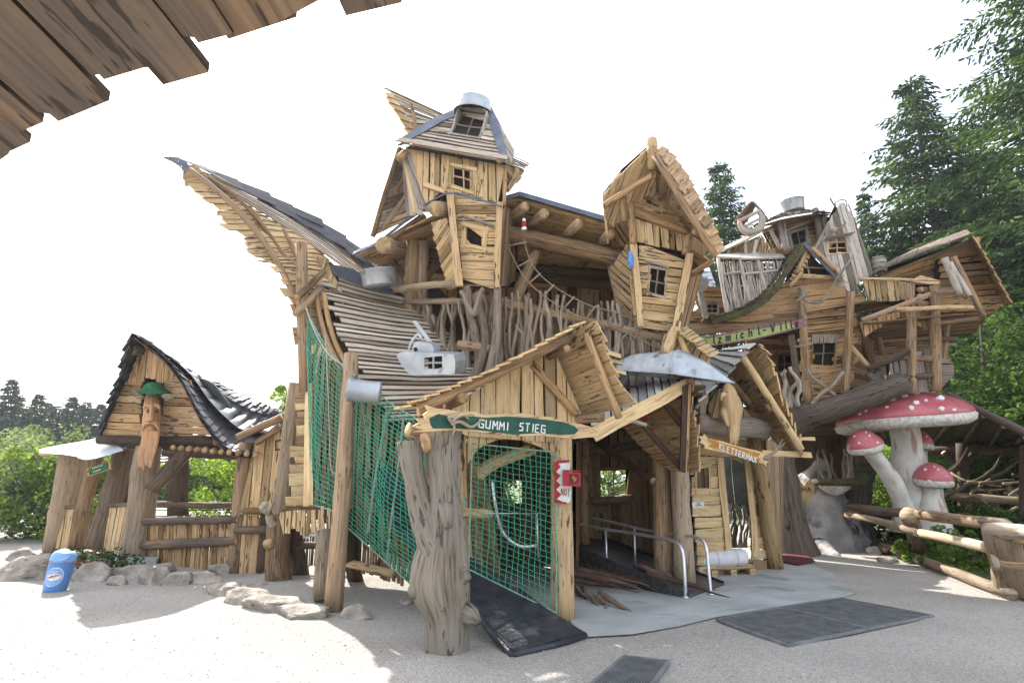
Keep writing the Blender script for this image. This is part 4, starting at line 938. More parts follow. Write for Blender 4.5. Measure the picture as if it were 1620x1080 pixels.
    for a, b, c_ in (((770, 610, 9.0), (745, 500, 8.95), (738, 452, 8.9)), ((748, 610, 8.9), (768, 540, 8.9), (752, 468, 8.9)), ((775, 600, 8.85), (786, 530, 8.85), (787, 452, 8.85))):
        mb = MB(); tube(mb, smooth(PP(a, b, c_), 5), [.10, .07, .06], 9, bump=.25, jit=.04); mb.build('support_trunk', 'stick', e, True)
    mb = MB(); branch(mb, P(752, 500, 8.85), P(729, 461, 8.85), .05, .04); branch(mb, P(752, 500, 8.85), P(765, 456, 8.85), .05, .035); mb.build('forked_branch', 'stick', e, True)
    lg('beam_stub', P(757, 470, 9.1), P(770, 470, 9.9), .10); lg('shelf_log', P(725, 545, 9.0), P(775, 552, 8.9), .07, m='bark_log')
    # ---- rope ladder slung along the balcony
    mb = MB(); L1 = smooth(PP((800, 382, 9.2), (825, 432, 9.1), (860, 468, 9.0), (915, 500, 8.95), (975, 520, 8.95), (1045, 552, 8.9)), 5); L2 = smooth(PP((828, 378, 9.2), (843, 420, 9.1), (875, 452, 9.0), (930, 482, 8.95), (985, 498, 8.95), (1050, 530, 8.9)), 5)
    tube(mb, L1, .010, 5); tube(mb, L2, .010, 5)
    for i in range(1, len(L1)-1, 3): tube(mb, [lerp(L1[i], L2[i], -.12), lerp(L1[i], L2[i], 1.12)], .015, 6)
    o = mb.build('rope_ladder', 'rope_tan', smooth=True, label='rope ladder with wooden rungs slung along the balcony branch railing', cat='rope ladder'); recenter(o)
playhouse()

# ================================================================ TOWER WITH THE TUB ON TOP
def tower_a():
    e = empty('crooked_tower', P(755, 458, 9.0), 'crooked wooden tower with a slatted pyramid roof and a zinc tub on top', 'tower')
    lg, bd, st = mk(e)
    pl = PP((719, 311, 9.0), (786, 328, 8.8), (781, 457, 8.9)); W = [Q(x, y, pl) for x, y in ((740, 361), (766, 367), (764, 391), (739, 386))]
    f = bd('lower_wall', 'wood_fresh', [Q(x, y, pl) for x, y in ((719, 308), (790, 326), (785, 458), (734, 450))], V((1, 0, -.12)), .13, lap=.02, holes=[W], wav=.009)
    window_in(f, W, .085, .06, (0, 0)); mb = MB(); c = Q(733, 343, pl, .02); plank(mb, [Q(734, 340, pl), Q(782, 357, pl)], [Q(733, 346, pl, .1), Q(781, 362, pl, .1)], V((0, -.5, .8)), .02); mb.build('hood_board', 'wood_grey', f)
    bd('side_wall', 'wood_fresh', PP((684, 353, 9.4), (712, 345, 9.0), (733, 452, 8.95), (714, 458, 9.3)), V((1, 0, .35)), .11, lap=.02, wav=.01)
    for a, b, w in (((712, 307, 8.92), (727, 454, 8.85), .11), ((790, 322, 8.7), (786, 456, 8.8), .10)):
        mb = MB(); A_, B_ = P(*a), P(*b); s = V((w/2, 0, 0)); plank(mb, [A_-s, B_-s], [A_+s, B_+s], V((0, -1, 0)), .06, .8, wav=.01); mb.build('corner_board', 'wood_fresh', e)
    bd('back_wall', 'wood_shade', PP((690, 330, 10.1), (830, 330, 10.1), (815, 452, 10.1), (715, 452, 10.1)), ZU, .2)
    bd('floor_boards', 'wood_shade', [Q(734, 452, pl), Q(785, 458, pl), P(790, 450, 10.1), P(718, 452, 10.1)], XR, .14)
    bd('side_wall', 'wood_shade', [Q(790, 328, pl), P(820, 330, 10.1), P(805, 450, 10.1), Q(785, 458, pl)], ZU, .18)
    # upper storey
    pu = PP((641, 232, 9.5), (797, 258, 8.8), (796, 326, 8.75)); W = [Q(x, y, pu) for x, y in ((717, 265), (751, 273), (751, 305), (717, 293))]
    f = bd('upper_wall', 'wood_fresh', [Q(x, y, pu) for x, y in ((643, 232), (798, 256), (796, 327), (740, 310), (700, 306), (676, 325), (660, 285))], V((-.05, 0, 1)), .13, holes=[W], ends=.03, wav=.008)
    w_ = window_in(f, W, .08, .05, (1, 1)); 
    for a, b in (((703, 247), (702, 306)), ((756, 256), (757, 315))):
        mb = MB(); A_, B_ = Q(*a, pu, .03), Q(*b, pu, .03); plank(mb, [A_, B_], [A_+V((.09, 0, 0)), B_+V((.09, 0, 0))], V((0, -1, 0)), .035, wav=.008); mb.build('trim_board', 'wood_fresh', f)
    mb = MB(); A_, B_ = Q(672, 290, pu, .05), Q(706, 303, pu, .05); plank(mb, [A_, B_], [A_-ZU*.1, B_-ZU*.08], V((0, -1, 0)), .04); mb.build('trim_board', 'wood_fresh', f)
    rr = random.Random(9)
    for i in range(9):
        g = i/8; a = P(640+g*6, 236+rr.uniform(0, 10), 9.5-g*.05); b = P(650+g*34+rr.uniform(-5, 5), 345-g*14+rr.uniform(-6, 6), 9.35-g*.12)
        mb = MB(); s = V((.055, 0, 0)); plank(mb, [a-s, b-s], [a+s, b+s], V((0, -1, 0)), .03, wav=.015); mb.build('leaning_board', 'wood_grey' if i % 3 else 'wood_fresh', e)
    bd('attic_shade', 'inside_shade', PP((655, 190, 10.0), (800, 215, 9.9), (800, 335, 9.9), (660, 335, 10.0)), ZU, .5, gap=0, ends=0)  # dark sheet paints the unlit inside of the upper storey
    mb = MB(); tube(mb, PP((668, 326, 9.3), (705, 306, 8.8), (722, 305, 8.7), (760, 316, 8.6), (794, 327, 8.6)), .018, 6); mb.build('drip_edge', 'flashing', e)
    lg('floor_beam', P(688, 330, 8.9), P(735, 338, 9.8), .13, m='bark_log')
    for x, y in ((730, 250), (797, 264)): lg('rafter_end', Q(x, y, pu, .22), Q(x, y, pu, -.3), .045)
    # roof
    pr = PP((628, 228, 9.3), (806, 259, 8.55), (765, 160, 9.5)); D = [Q(x, y, pr) for x, y in ((731, 184), (768, 190), (758, 221), (715, 213))]
    f = bd('roof_slats', 'wood_slat', [Q(x, y, pr) for x, y in ((640, 231), (802, 259), (773, 163), (756, 162))], (pr[1]-pr[0]), .08, t=.03, gap=.035, holes=[D], ends=.02)
    bd('roof_shade', 'inside_shade', [Q(x, y, pr, -.03) for x, y in ((642, 231), (800, 258), (773, 163), (757, 162))], XR, 1.5, gap=0, ends=0, holes=[])  # dark sheet below the roof slats, shade between them as colour
    mb = MB(); eL = Q(632, 229, pr, .06); eR = Q(804, 259, pr, .06); plank(mb, [eL, eR], [eL+ZU*.07, eR+ZU*.07], V((0, -1, .3)).normalized(), .02, .8); mb.build('eave_board', 'wood_slat', e)
    for a, b, c_, d in (((628, 229), (742, 172), (756, 163), (640, 232)), ((765, 163), (790, 215), (806, 259), (795, 257))):
        pass
    mb = MB(); n = frame(pr, XR, CAM)[3]
    plank(mb, [Q(x, y, pr, .05) for x, y in ((626, 228), (690, 190), (728, 174), (755, 162))], [Q(x, y, pr, .06) for x, y in ((642, 231), (700, 198), (738, 181), (764, 163))], n, .008); mb.build('hip_flashing', 'flashing', e)
    mb = MB(); plank(mb, [Q(x, y, pr, .05) for x, y in ((762, 163), (775, 200), (786, 235), (796, 258))], [Q(x, y, pr, .06) for x, y in ((773, 162), (790, 198), (799, 230), (806, 259))], n, .008); mb.build('hip_flashing', 'flashing', e)
    # dormer
    w_ = window_in(e, D, .05, .05, (1, 1), 'wood_grey', name='dormer_window')
    dn = V((0, -1, 0)); T0, T1 = Q(727, 184, pr, .17), Q(772, 190, pr, .17); S0, S1 = Q(712, 215, pr, .02), Q(760, 222, pr, .02)
    slab_ = MB(); plank(slab_, [T0, T1], [Q(734, 176, pr, .0), Q(769, 182, pr, .0)], V((0, 0, 1)), .03, .8); slab_.build('hood', 'wood_grey', w_)
    for T_, S_, R_ in ((T0, S0, Q(729, 183, pr)), (T1, S1, Q(772, 190, pr))):
        mb = MB(); slab(mb, [T_, S_, R_], V((1, 0, 0)), .03, 0, .7); mb.build('cheek', 'wood_grey', w_)
    # other roof faces and the two flared roofs behind
    ap = P(768, 158, 9.7)
    bd('roof_boards', 'wood_slat', [Q(806, 259, pr), P(812, 240, 10.8), ap], V((0, 1, 0)), .12)
    bd('roof_boards', 'wood_slat', [Q(628, 228, pr), P(668, 222, 11), ap], V((0, 1, 0)), .12)
    st('flared_roof', 'wood_slat', [PP((608, 141, 9.8), (622, 150, 9.8), (636, 172, 9.8), (655, 205, 9.8)), PP((706, 185, 10.1), (705, 190, 10.0), (700, 196, 9.9), (695, 203, 9.8))], 10, t=.02, over=(.03, .03), lap=.03)
    st('flared_underside', 'wood_pale', [PP((609, 147, 9.9), (615, 163, 9.9), (627, 180, 9.9), (637, 200, 9.9), (648, 216, 9.9)), PP((632, 150, 10.4), (642, 172, 10.4), (652, 190, 10.4), (660, 205, 10.4), (668, 215, 10.4))], 6, t=.02, over=(.06, .02), lap=.03, flip=True, tones=(.6, 1))
    lg('rafter', P(650, 165, 9.75), P(660, 210, 9.75), .035, m='wood_warm')
    st('flared_roof', 'wood_slat', [PP((800, 242, 10.2), (800, 262, 9.9)), PP((836, 260, 10.2), (826, 270, 9.9))], 6, t=.02, lap=.03)
    bd('flared_underside', 'wood_fresh', PP((800, 258, 9.9), (834, 268, 10.0), (804, 306, 10.0), (798, 300, 9.9)), XR, .12, lap=.02)
    lg('rafter', P(801, 300, 9.75), P(818, 268, 9.8), .05, m='wood_warm'); lg('corner_post', P(799, 262, 8.8), P(797, 326, 8.8), .035, m='wood_warm')
    # steep side roof seen from below
    st('side_roof', 'wood_grey', [PP((633, 232, 9.7), (615, 300, 9.75), (600, 350, 9.8), (587, 376, 9.8)), PP((648, 240, 10.2), (652, 290, 10.2), (656, 330, 10.2), (640, 352, 10.2))], 7, t=.03, over=(.04, .04), lap=.03, flip=True, ns=3)
    for a, b in (((632, 236, 9.6), (590, 374, 9.7)), ((650, 300, 9.9), (606, 362, 9.8)), ((648, 262, 9.9), (624, 305, 9.8))): 
        lg('rafter', P(*a), P(*b), .045, m='wood_shade')
    lg('rafter_end', P(640, 243, 9.4), P(632, 250, 9.25), .07, m='wood_warm')
    # zinc tub
    mb = MB(); o_ = P(748, 180, 9.3); ax = V((.08, -.12, 1))
    for v_ in (0,): lathe(mb, o_, ax, [(0, .335), (.015, .345), (.03, .335), (.24, .29), (.25, .25), (.255, 0)], 28); lathe(mb, o_, ax, [(0, .335), (.02, .31), (.2, .27)], 28)
    recenter(mb.build('zinc_tub', 'zinc', smooth=True, label='oval zinc tub turned upside down on the very top of the tower', cat='tub'))
tower_a()

# ================================================================ TOWER WITH THE STEEP GABLE
def tower_b():
    e = empty('gabled_tower', P(1045, 524, 9.0), 'leaning wooden tower with a steep gable roof, right of the open balcony', 'tower')
    lg, bd, st = mk(e)
    pl = PP((1008, 388, 8.75), (1092, 403, 8.7), (1063, 525, 8.85)); W = [Q(x, y, pl) for x, y in ((1028, 424), (1053, 429), (1050, 469), (1026, 463))]
    f = bd('lower_wall', 'wood_fresh', [Q(x, y, pl) for x, y in ((1008, 388), (1092, 403), (1063, 525), (1015, 519))], V((1, 0, -.15)), .12, lap=.02, holes=[W], wav=.009)
    window_in(f, W, .04, .04, (1, 1), 'wood_grey'); mb = MB(); plank(mb, [Q(1020, 410, pl, .02), Q(1058, 422, pl, .02)], [Q(1019, 415, pl, .07), Q(1057, 427, pl, .07)], V((0, -1, 0)), .02); mb.build('hood_board', 'wood_grey', f)
    bd('side_wall', 'wood_fresh', PP((965, 428, 9.5), (1008, 386, 8.78), (1016, 519, 8.9), (1000, 505, 9.4)), V((1, 0, -.1)), .12, lap=.02)
    for a, b, w in (((1001, 388, 8.7), (1013, 517, 8.8), .10), ((1090, 402, 8.6), (1067, 528, 8.75), .11), ((996, 395, 8.85), (1005, 500, 8.95), .08)):
        mb = MB(); A_, B_ = P(*a), P(*b); s = V((w/2, 0, 0)); plank(mb, [A_-s, B_-s], [A_+s, B_+s], V((0, -1, 0)), .05, .9, wav=.01); mb.build('corner_board', 'wood_fresh', e)
    bd('back_wall', 'wood_shade', PP((1000, 300, 9.9), (1120, 380, 9.9), (1090, 525, 9.9), (1010, 520, 9.9)), ZU, .2, gap=0)
    bd('floor_boards', 'wood_shade', [Q(1015, 519, pl), Q(1063, 525, pl), P(1085, 520, 9.9), P(1012, 515, 9.9)], XR, .14)
    bd('side_wall', 'wood_shade', [Q(1092, 403, pl), P(1115, 410, 9.9), P(1085, 520, 9.9), Q(1063, 525, pl)], ZU, .18)
    pu = PP((1003, 343, 8.85), (1083, 373, 8.8), (1033, 290, 8.95)); W = [Q(x, y, pu) for x, y in ((1022, 314), (1044, 326), (1043, 338), (1021, 331))]
    f = bd('gable_wall', 'wood_warm', [Q(x, y, pu) for x, y in ((996, 328), (1033, 292), (1092, 366), (1088, 378), (1000, 345))], V((1, 0, -.35)), .13, lap=.02, holes=[W]); window_in(f, W, .05, .04, (1, 1), 'wood_warm')
    bd('gable_wall', 'wood_fresh', [Q(x, y, pu) for x, y in ((1002, 345), (1086, 376), (1090, 402), (1004, 384))], V((.03, 0, 1)), .12)
    lg('tie_beam', Q(1001, 340, pu, .08), Q(1088, 373, pu, .08), .06, m='wood_warm')
    for a, b in (((997, 325), (1001, 388)), ((1092, 365), (1083, 405))): lg('corner_post', Q(*a, pu, .05), Q(*b, pu, .05), .06, m='wood_warm')
    # left roof slope: upright boards
    bd('roof_boards', 'wood_fresh', PP((953, 308, 8.7), (984, 268, 8.5), (1010, 245, 8.35), (1027, 230, 8.3), (1037, 236, 8.3), (1034, 300, 8.85), (998, 328, 8.9), (983, 350, 9.1), (959, 360, 9.2)), V((.08, 0, 1)), .10, ends=.05, jw=.4, wav=.01, gap=.006, shade_dist=.03)
    for a, b, r, m_ in (((957, 325, 8.55), (1032, 278, 8.25), .05, 'wood_warm'), ((985, 312, 8.55), (988, 350, 8.6), .06, 'wood_warm'), ((955, 315, 8.8), (962, 385, 9.2), .02, 'wood_fresh'), ((1031, 232, 8.2), (1032, 268, 8.3), .07, 'wood_fresh')):
        lg('roof_brace', P(*a), P(*b), r, m=m_)
    bd('eave_boards', 'wood_shade', PP((958, 358, 9.2), (984, 348, 9.0), (998, 328, 8.95), (1000, 385, 9.2), (975, 385, 9.6)), ZU, .12)
    bd('attic_shade', 'inside_shade', PP((1002, 300, 9.3), (1033, 260, 9.3), (1094, 366, 9.3), (1090, 405, 9.3), (1002, 390, 9.3)), ZU, .5, gap=0, ends=0)  # painted attic shade: dark sheet closing the view through the gable
    # right slope from below
    A = PP((1035, 236, 8.25), (1062, 285, 8.2), (1095, 342, 8.15), (1132, 404, 8.1)); B = PP((1033, 300, 8.95), (1050, 325, 8.95), (1070, 348, 8.95), (1092, 372, 8.95))
    st('roof_underside', 'wood_shade', [B, A], 12, t=.02, lap=.02, flip=True, over=(.02, .02))
    A2 = PP((1036, 240, 8.2), (1060, 280, 8.15), (1088, 328, 8.1), (1110, 366, 8.1), (1130, 402, 8.1)); B2 = PP((1037, 240, 8.4), (1060, 290, 8.4), (1085, 335, 8.4), (1105, 365, 8.4), (1128, 402, 8.4))
    B3 = PP((1046, 232, 8.6), (1075, 265, 8.6), (1102, 314, 8.6), (1124, 357, 8.6), (1143, 396, 8.6))
    st('roof_shingles', 'wood_warm', [A2, B3], 12, t=.02, lap=.05, over=(.05, .0), overlap=.6)
    mb = MB(); log(mb, P(1036, 246, 8.1), P(1132, 405, 8.0), .05, .05, .01); mb.build('verge_log', ['bark_log', 'end_grain'], e, True)
    mb = MB(); log(mb, P(1040, 262, 8.5), P(1112, 372, 8.5), .05, .05, .01); mb.build('verge_log', ['wood_dark', 'end_grain'], e, True)
    lg('purlin', P(1101, 366, 8.1), P(1108, 366, 9.2), .055)
    bd('awning_underside', 'wood_fresh', PP((1094, 392, 8.7), (1134, 412, 8.5), (1100, 436, 9.2), (1088, 425, 9.3)), XR, .12)
    lg('rafter', P(1096, 432, 8.6), P(1128, 412, 8.4), .04)
    lg('ridge_post', P(1032, 240, 8.25), P(1031, 220, 8.22), .085, m='wood_fresh', sides=6)
    # props under the tower
    lg('prop', P(1068, 520, 8.7), P(1052, 560, 8.6), .08, m='wood_fresh'); lg('prop', P(1075, 528, 8.7), P(1090, 570, 8.6), .05, m='wood_fresh')
    bd('lower_boards', 'wood_fresh', PP((1050, 528, 8.8), (1078, 526, 8.8), (1125, 562, 8.7), (1120, 590, 8.7), (1040, 585, 8.7)), V((.5, 0, 1)), .11, ends=.05)
    st('small_awning', 'wood_fresh', [PP((1072, 524, 8.6), (1096, 544, 8.5), (1124, 568, 8.4)), PP((1083, 517, 8.9), (1108, 538, 8.85), (1136, 561, 8.8))], 9, t=.02, lap=.03, over=(.04, .03))
    mb = MB(); rr = random.Random(3)
    for i in range(12):
        a = P(1028+rr.uniform(-3, 3), 222, 8.3); d = V((rr.uniform(-1, 1), rr.uniform(-.3, .3), rr.uniform(.05, .9))).normalized(); branch(mb, a, a+d*rr.uniform(.25, .6), .004, .002, .1, 4, 3)
    mb.build('dry_twigs', 'antler', e)
tower_b()
# ---------------------------------------------------------------- pots on the roofs
def pot(px, py, Y, r, h, ax, label, name='zinc_pot', m='zinc', hnd=True, inner=True, cat='pot', group=None):
    o = P(px, py, Y); e = empty(name, o, label, cat, group); mb = MB()
    lathe(mb, o, V(ax), [(0, 0), (0, r*.9), (.02, r*.93), (h*.95, r), (h*.97, r*1.04), (h, r*1.04), (h, r*.98), (h*.9, r*.94), (.03, r*.85), (.03, 0)], 26)
    mb.build('vessel', m, e, True)
    if hnd:
        z = V(ax).normalized(); x = z.cross(V((0, 1, .2))).normalized()
        for s in (-1, 1):
            mb = MB(); c = o+z*h*.8+x*r*s; tube(mb, smooth([c-V((0, .06, 0)), c+x*s*.06+V((0, 0, -.01)), c+V((0, .06, 0))]), .008, 5); mb.build('handle', 'steel_dark', e, True)
    return e
pot(600, 452, 9.55, .285, .27, (-.12, -.22, 1), 'zinc wash tub upright at the top of the slatted roof')
pot(602, 621, 7.9, .15, .42, (-1, -.12, .08), 'zinc bucket stuck sideways under the lower corner of the slatted roof', 'zinc_bucket', cat='bucket')
# boat
def boat():
    e = empty('metal_boat', P(672, 594, 8.0), 'grey metal toy boat with a four-pane window, stuck on the slatted roof', 'boat')
    pl = PP((628, 560, 8.05), (720, 560, 7.75), (700, 596, 7.9)); n = frame(pl, XR, CAM)[3]
    hl = [(626, 559), (640, 556), (718, 560), (721, 572), (720, 592), (700, 594), (655, 593), (643, 588), (634, 574)]
    W = [Q(x, y, pl) for x, y in ((672, 563), (700, 563), (700, 584), (672, 584))]
    mb = MB(); boards(mb, [Q(x, y, pl) for x, y in hl], XR, .03, t=.01, gap=0, ends=0, wav=0, holes=[W], proud=0, tones=(.5, .5), jw=0); 
    top = [Q(x, y, pl) for x, y in ((626, 559), (640, 556), (718, 560))]; back = [V((p.x+.05, p.y+.42, p.z)) for p in top]
    hp = [Q(x, y, pl, -.001) for x, y in hl]; bk = [p-n*.34 for p in hp]
    for i in range(len(hp)): j = (i+1) % len(hp); mb.poly([hp[i], bk[i], bk[j], hp[j]], None, .5)
    mb.build('hull', 'zinc', e)
    mb = MB(); mb.poly([p-n*.1 for p in W]); mb.build('window_recess', 'inside_shade', e)
    mb = MB(); tube(mb, [lerp(W[0], W[1], .5), lerp(W[3], W[2], .5)], .014, 4); tube(mb, [lerp(W[0], W[3], .5), lerp(W[1], W[2], .5)], .014, 4); mb.build('glazing_bar', 'zinc', e)
    mb = MB(); h2 = [(647, 558), (649, 546), (655, 540), (660, 541), (678, 544), (682, 552), (681, 558)]; q = [Q(x, y, pl, -.08) for x, y in h2]; slab(mb, q, -n, .2); mb.build('cabin', 'zinc', e)
    mb = MB(); c = Q(653, 553, pl, -.07); lathe(mb, c, n, [(0, .03), (.004, .0)], 10); mb.build('porthole', 'inside_shade', e)
    mb = MB(); plank(mb, [Q(644, 509, pl, -.15), Q(668, 541, pl, -.15)], [Q(650, 507, pl, -.15), Q(676, 541, pl, -.15)], n, .012); mb.build('chimney_strip', 'zinc', e)
    mb = MB(); tube(mb, smooth([Q(655, 528, pl, -.12), Q(645, 540, pl, -.12), Q(640, 553, pl, -.12)]), .02, 6); tube(mb, [Q(660, 536, pl, -.12), Q(655, 528, pl, -.12)], .02, 6); mb.build('anchor_arm', 'zinc', e)
boat()
def lantern():
    c = P(829, 355, 8.85); e = empty('lantern', c-V((0, 0, .1)), 'small red and white lantern hanging from the canopy edge', 'lantern')
    mb = MB(); lathe(mb, c-ZU*.1, ZU, [(0, .045), (.02, .05), (.045, .045), (.05, .03)], 12); mb.build('base', 'steel', e, True)
    mb = MB(); lathe(mb, c-ZU*.05, ZU, [(0, .03), (.03, .042), (.08, .036), (.1, .02)], 12); mb.build('glass', 'paint_red', e, True)
    mb = MB(); lathe(mb, c+ZU*.05, ZU, [(0, .028), (.03, .03), (.05, .015), (.06, 0)], 12); mb.build('cap', 'paint_white', e, True)
    mb = MB(); tube(mb, [c+ZU*.1, c+ZU*.24], .005, 4); mb.build('hook', 'steel_dark', e)
lantern()
# ================================================================ FORKED STUMP
def stump():
    b = G(706, 1026, 0); e = empty('forked_tree_trunk', b, 'huge grey dead tree trunk with two forks, standing in front of the net', 'tree trunk')
    D = b.y
    pth = [(707, 1040, .0, .225), (707, 1015, 0, .23), (708, 975, 0, .235), (702, 940, 0, .285), (698, 915, 0, .30), (699, 880, 0, .27), (702, 850, 0, .225), (703, 800, 0, .17), (702, 750, 0, .165), (701, 715, .02, .175), (703, 680, .05, .195)]
    mb = MB(); pts = [P(x, y, D+o) for x, y, o, r in pth]; rads = [r for *_, r in pth]
    tube(mb, smooth(pts, 4), rads, 30, .55, 0, 0, jit=.012, bump=.14); mb.build('trunk', ['dead_wood', 'end_grain'], e, True)
    mb = MB(); pts = smooth([P(x, y, D-.04) for x, y in ((700, 905), (690, 870), (677, 835), (665, 795), (656, 755), (651, 725), (650, 698))], 4)
    tube(mb, pts, [.2, .18, .15, .125, .115, .13, .145], 20, .5, 0, 1, jit=.015, bump=.14); mb.build('fork', ['dead_wood', 'end_grain'], e, True)
    for a, b_, c_, r in (((735, 968), (748, 976), (756, 984), .085), ((722, 925), (734, 908), (737, 900), .07), ((668, 920), (656, 935), (654, 944), .07), ((704, 800), (706, 822), (709, 834), .075), ((725, 905), (735, 912), (742, 915), .06)):
        mb = MB(); tube(mb, [P(*a, D-.10), P(*b_, D-.16), P(*c_, D-.2)], [r*1.3, r, r*.55], 12, .5, 0, 0, jit=.05, bump=.25); mb.build('knob', 'dead_wood', e, True)
    mb = MB(); log(mb, P(672, 690, D-.14), P(676, 712, D-.26), .055, .045, sides=8, m=0); mb.build('cut_branch', ['end_grain', 'end_grain'], e, True)
stump()
# ================================================================ GABLED ENTRANCE PORCH
def porch():
    e = empty('entrance_porch', (.3, 7.6, 0), 'small gabled wooden entrance porch over the rubber slide mat, carrying the green board', 'porch')
    lg, bd, st = mk(e)
    A0 = G(706, 1010, 0); A0 = V((A0.x, A0.y+.25, 0)); A1 = G(890, 980, 0); dv = (A1-A0).normalized(); nv = V((dv.y, -dv.x, 0))
    if nv.dot(CAM-A0) < 0: nv = -nv
    pl = [A0, A1, A0+ZU]
    q = lambda x, y, o=0: Q(x, y, pl, o)
    lg('post', A1+V((0, 0, -.05)), q(888, 690), .145, .135, m='wood_fresh', bump=.06)
    bd('gable_wall', 'wood_pale', [q(x, y, .02) for x, y in ((712, 640), (872, 552), (918, 660), (918, 690), (870, 700), (735, 690), (712, 690))], ZU, .19, ends=.0, t=.03)
    bd('arch_boards', 'wood_pale', [q(x, y, .0) for x, y in ((732, 676), (876, 676), (876, 722), (850, 705), (810, 692), (775, 698), (748, 715), (735, 740))], ZU, .12, ends=.0)
    mb = MB(); o_ = [q(x, y, .07) for x, y in ((728, 735), (745, 712), (775, 695), (810, 688), (845, 698), (878, 720))]; i_ = [q(x, y, .07) for x, y in ((732, 750), (750, 722), (778, 704), (810, 697), (843, 707), (875, 732))]
    mb.build('x', 'wood_pale', e) if 0 else None
    lg('post', G(735, 985, 0)+V((.05, .9, 0)), q(736, 695, -.15), .05, .05, m='wood_fresh'); lg('post', G(742, 985, 0)+V((.1, 1.1, 0)), q(752, 695, -.3), .09, m='wood_shade')
    # roof: left slope seen edge-on, right slope from below
    ridge_in, ridge_out = q(872, 552, -.6), q(880, 532, .72)
    eL_out, eL_in = q(615, 657, .30), q(700, 640, -.7); 
    eLm = lerp(eL_out, ridge_out, .5)-V((0, 0, .05))
    st('roof_slats', 'wood_pale', [[ridge_out+V((0, 0, .02)), eLm, eL_out], [ridge_in, lerp(ridge_in, eL_in, .5), eL_in]], 16, t=.022, over=(.10, .03), lap=.035, jw=.4, tones=(.5, 1))
    eR_out, eR_in = q(948, 652, .62), q(915, 668, -.6)
    st('roof_slats', 'wood_fresh', [[ridge_out+V((.03, 0, .0)), lerp(ridge_out, eR_out, .5), eR_out], [ridge_in, lerp(ridge_in, eR_in, .5), eR_in]], 8, t=.022, over=(.16, .03), lap=.05, jw=.3, tones=(.6, 1), overlap=.3)
    lg('verge_log', ridge_out+V((.0, .05, -.10)), eR_out+V((-.1, .05, -.12)), .045, m='wood_warm'); lg('verge_log', q(838, 578, .08), q(905, 655, .10), .05, m='wood_warm')
    lg('verge_log', q(868, 546, .45), q(650, 652, .3), .065, m='bark_log'); lg('purlin', q(711, 636, .45), q(716, 640, -.4), .065, m='bark_log'); lg('purlin', q(929, 663, .35), q(890, 664, -.3), .065)
    lg('purlin', q(862, 564, .55), q(868, 568, -.5), .05, m='bark_log')
    for x, y in ((648, 645), (664, 640), (687, 632)):
        mb = MB(); log(mb, q(x, y+3, .3), q(x, y+18, .34), .022, .02, sides=6); mb.build('peg', ['wood_fresh', 'end_grain'], e, True)
    lg('sill_log', q(640, 680, .15), q(715, 700, .05), .08, m='bark_log')
    # inside: branch brace, small window wall far inside
    lg('brace', q(760, 748, -.6), q(785, 738, -.5), .09, m='wood_warm'); mb = MB(); tube(mb, smooth([q(780, 752, -.5), q(810, 728, -.4), (q(858, 708, -.2))]), [.09, .08, .07], 9, bump=.1); mb.build('brace', ['wood_fresh', 'end_grain'], e, True)
    lg('post', G(780, 935, 0)+V((0, .8, 0)), q(782, 745, -.6), .12, m='wood_shade'); lg('rail', q(728, 812, -.1), q(792, 815, -.3), .06, m='wood_pale')
    mb = MB(); rng = smooth([q(800, 760, -.4), q(806, 800, -.4), q(820, 845, -.45), (q(845, 868, -.4)), (q(868, 866, -.3))], 4); tube(mb, rng, .022, 6); tube(mb, [q(738, 813, -.2), q(874, 813, -.2)], .008, 5); tube(mb, [q(862, 813, -.2), q(864, 885, -.2)], .012, 5); mb.build('steel_hoop', 'steel', e, True)
    # net in the doorway
    def netpatch(c, nu, nv, r=.0045, sag=.0, diag=False, seed=0, bulge=.0):
        rr = random.Random(seed); mb = MB()
        nrm = (c[1]-c[0]).cross(c[3]-c[0]).normalized()
        if nrm.dot(CAM-c[0]) < 0: nrm = -nrm
        def S(u, v):
            p = lerp(lerp(c[0], c[1], u), lerp(c[3], c[2], u), v)
            return p+nrm*bulge*math.sin(math.pi*u)*math.sin(math.pi*min(1, v))*(1+.5*math.sin(11*u+4*v)+.3*math.sin(23*u-3*v))+V((0, 0, -sag*math.sin(math.pi*u)*(1-v)))
        def run(a, b, k):
            tube(mb, [S(lerp(a[0], b[0], i/k), lerp(a[1], b[1], i/k))+V((rr.uniform(-1, 1), 0, rr.uniform(-1, 1)))*.010 for i in range(k+1)], r, 3, rr.random(), caps=False)
        if not diag:
            for i in range(nu+1): run((i/nu, 0), (i/nu, 1), nv//2)
            for j in range(nv+1): run((0, j/nv), (1, j/nv), nu//2+2)
        else:
            N_ = nu+nv
            for s in range(1, N_):
                for d in (0, 1):
                    pts = []
                    i, j = s, 0
                    a = (min(s, nu), max(0, s-nu)); b = (max(0, s-nv), min(s, nv))
                    if d: a = (nu-a[0], a[1]); b = (nu-b[0], b[1])
                    k = max(2, abs(a[0]-b[0])//1)
                    run((a[0]/nu, a[1]/nv), (b[0]/nu, b[1]/nv), k)
        return mb
    def put(name, c, label, ropes=(0, 1, 2, 3), **k):
        n_ = empty(name, c[3], label, 'net', 'green safety nets of the playhouse')
        netpatch(c, **k).build('mesh', 'net_green', n_)
        mb = MB(); kk = dict(k)
        for i in ropes:
            a, b = c[i], c[(i+1) % 4]; pts = [lerp(a, b, f/8)+V((0, 0, -(k.get('sag', 0)*math.sin(math.pi*f/8) if i == 0 else 0))) for f in range(9)]
            tube(mb, pts, .009, 6, .8)
        mb.build('edge_rope', 'net_rope', n_)
    noisy('net_rope', (.28, .45, .38), (.12, .28, .2), 30, .8, bump=0)
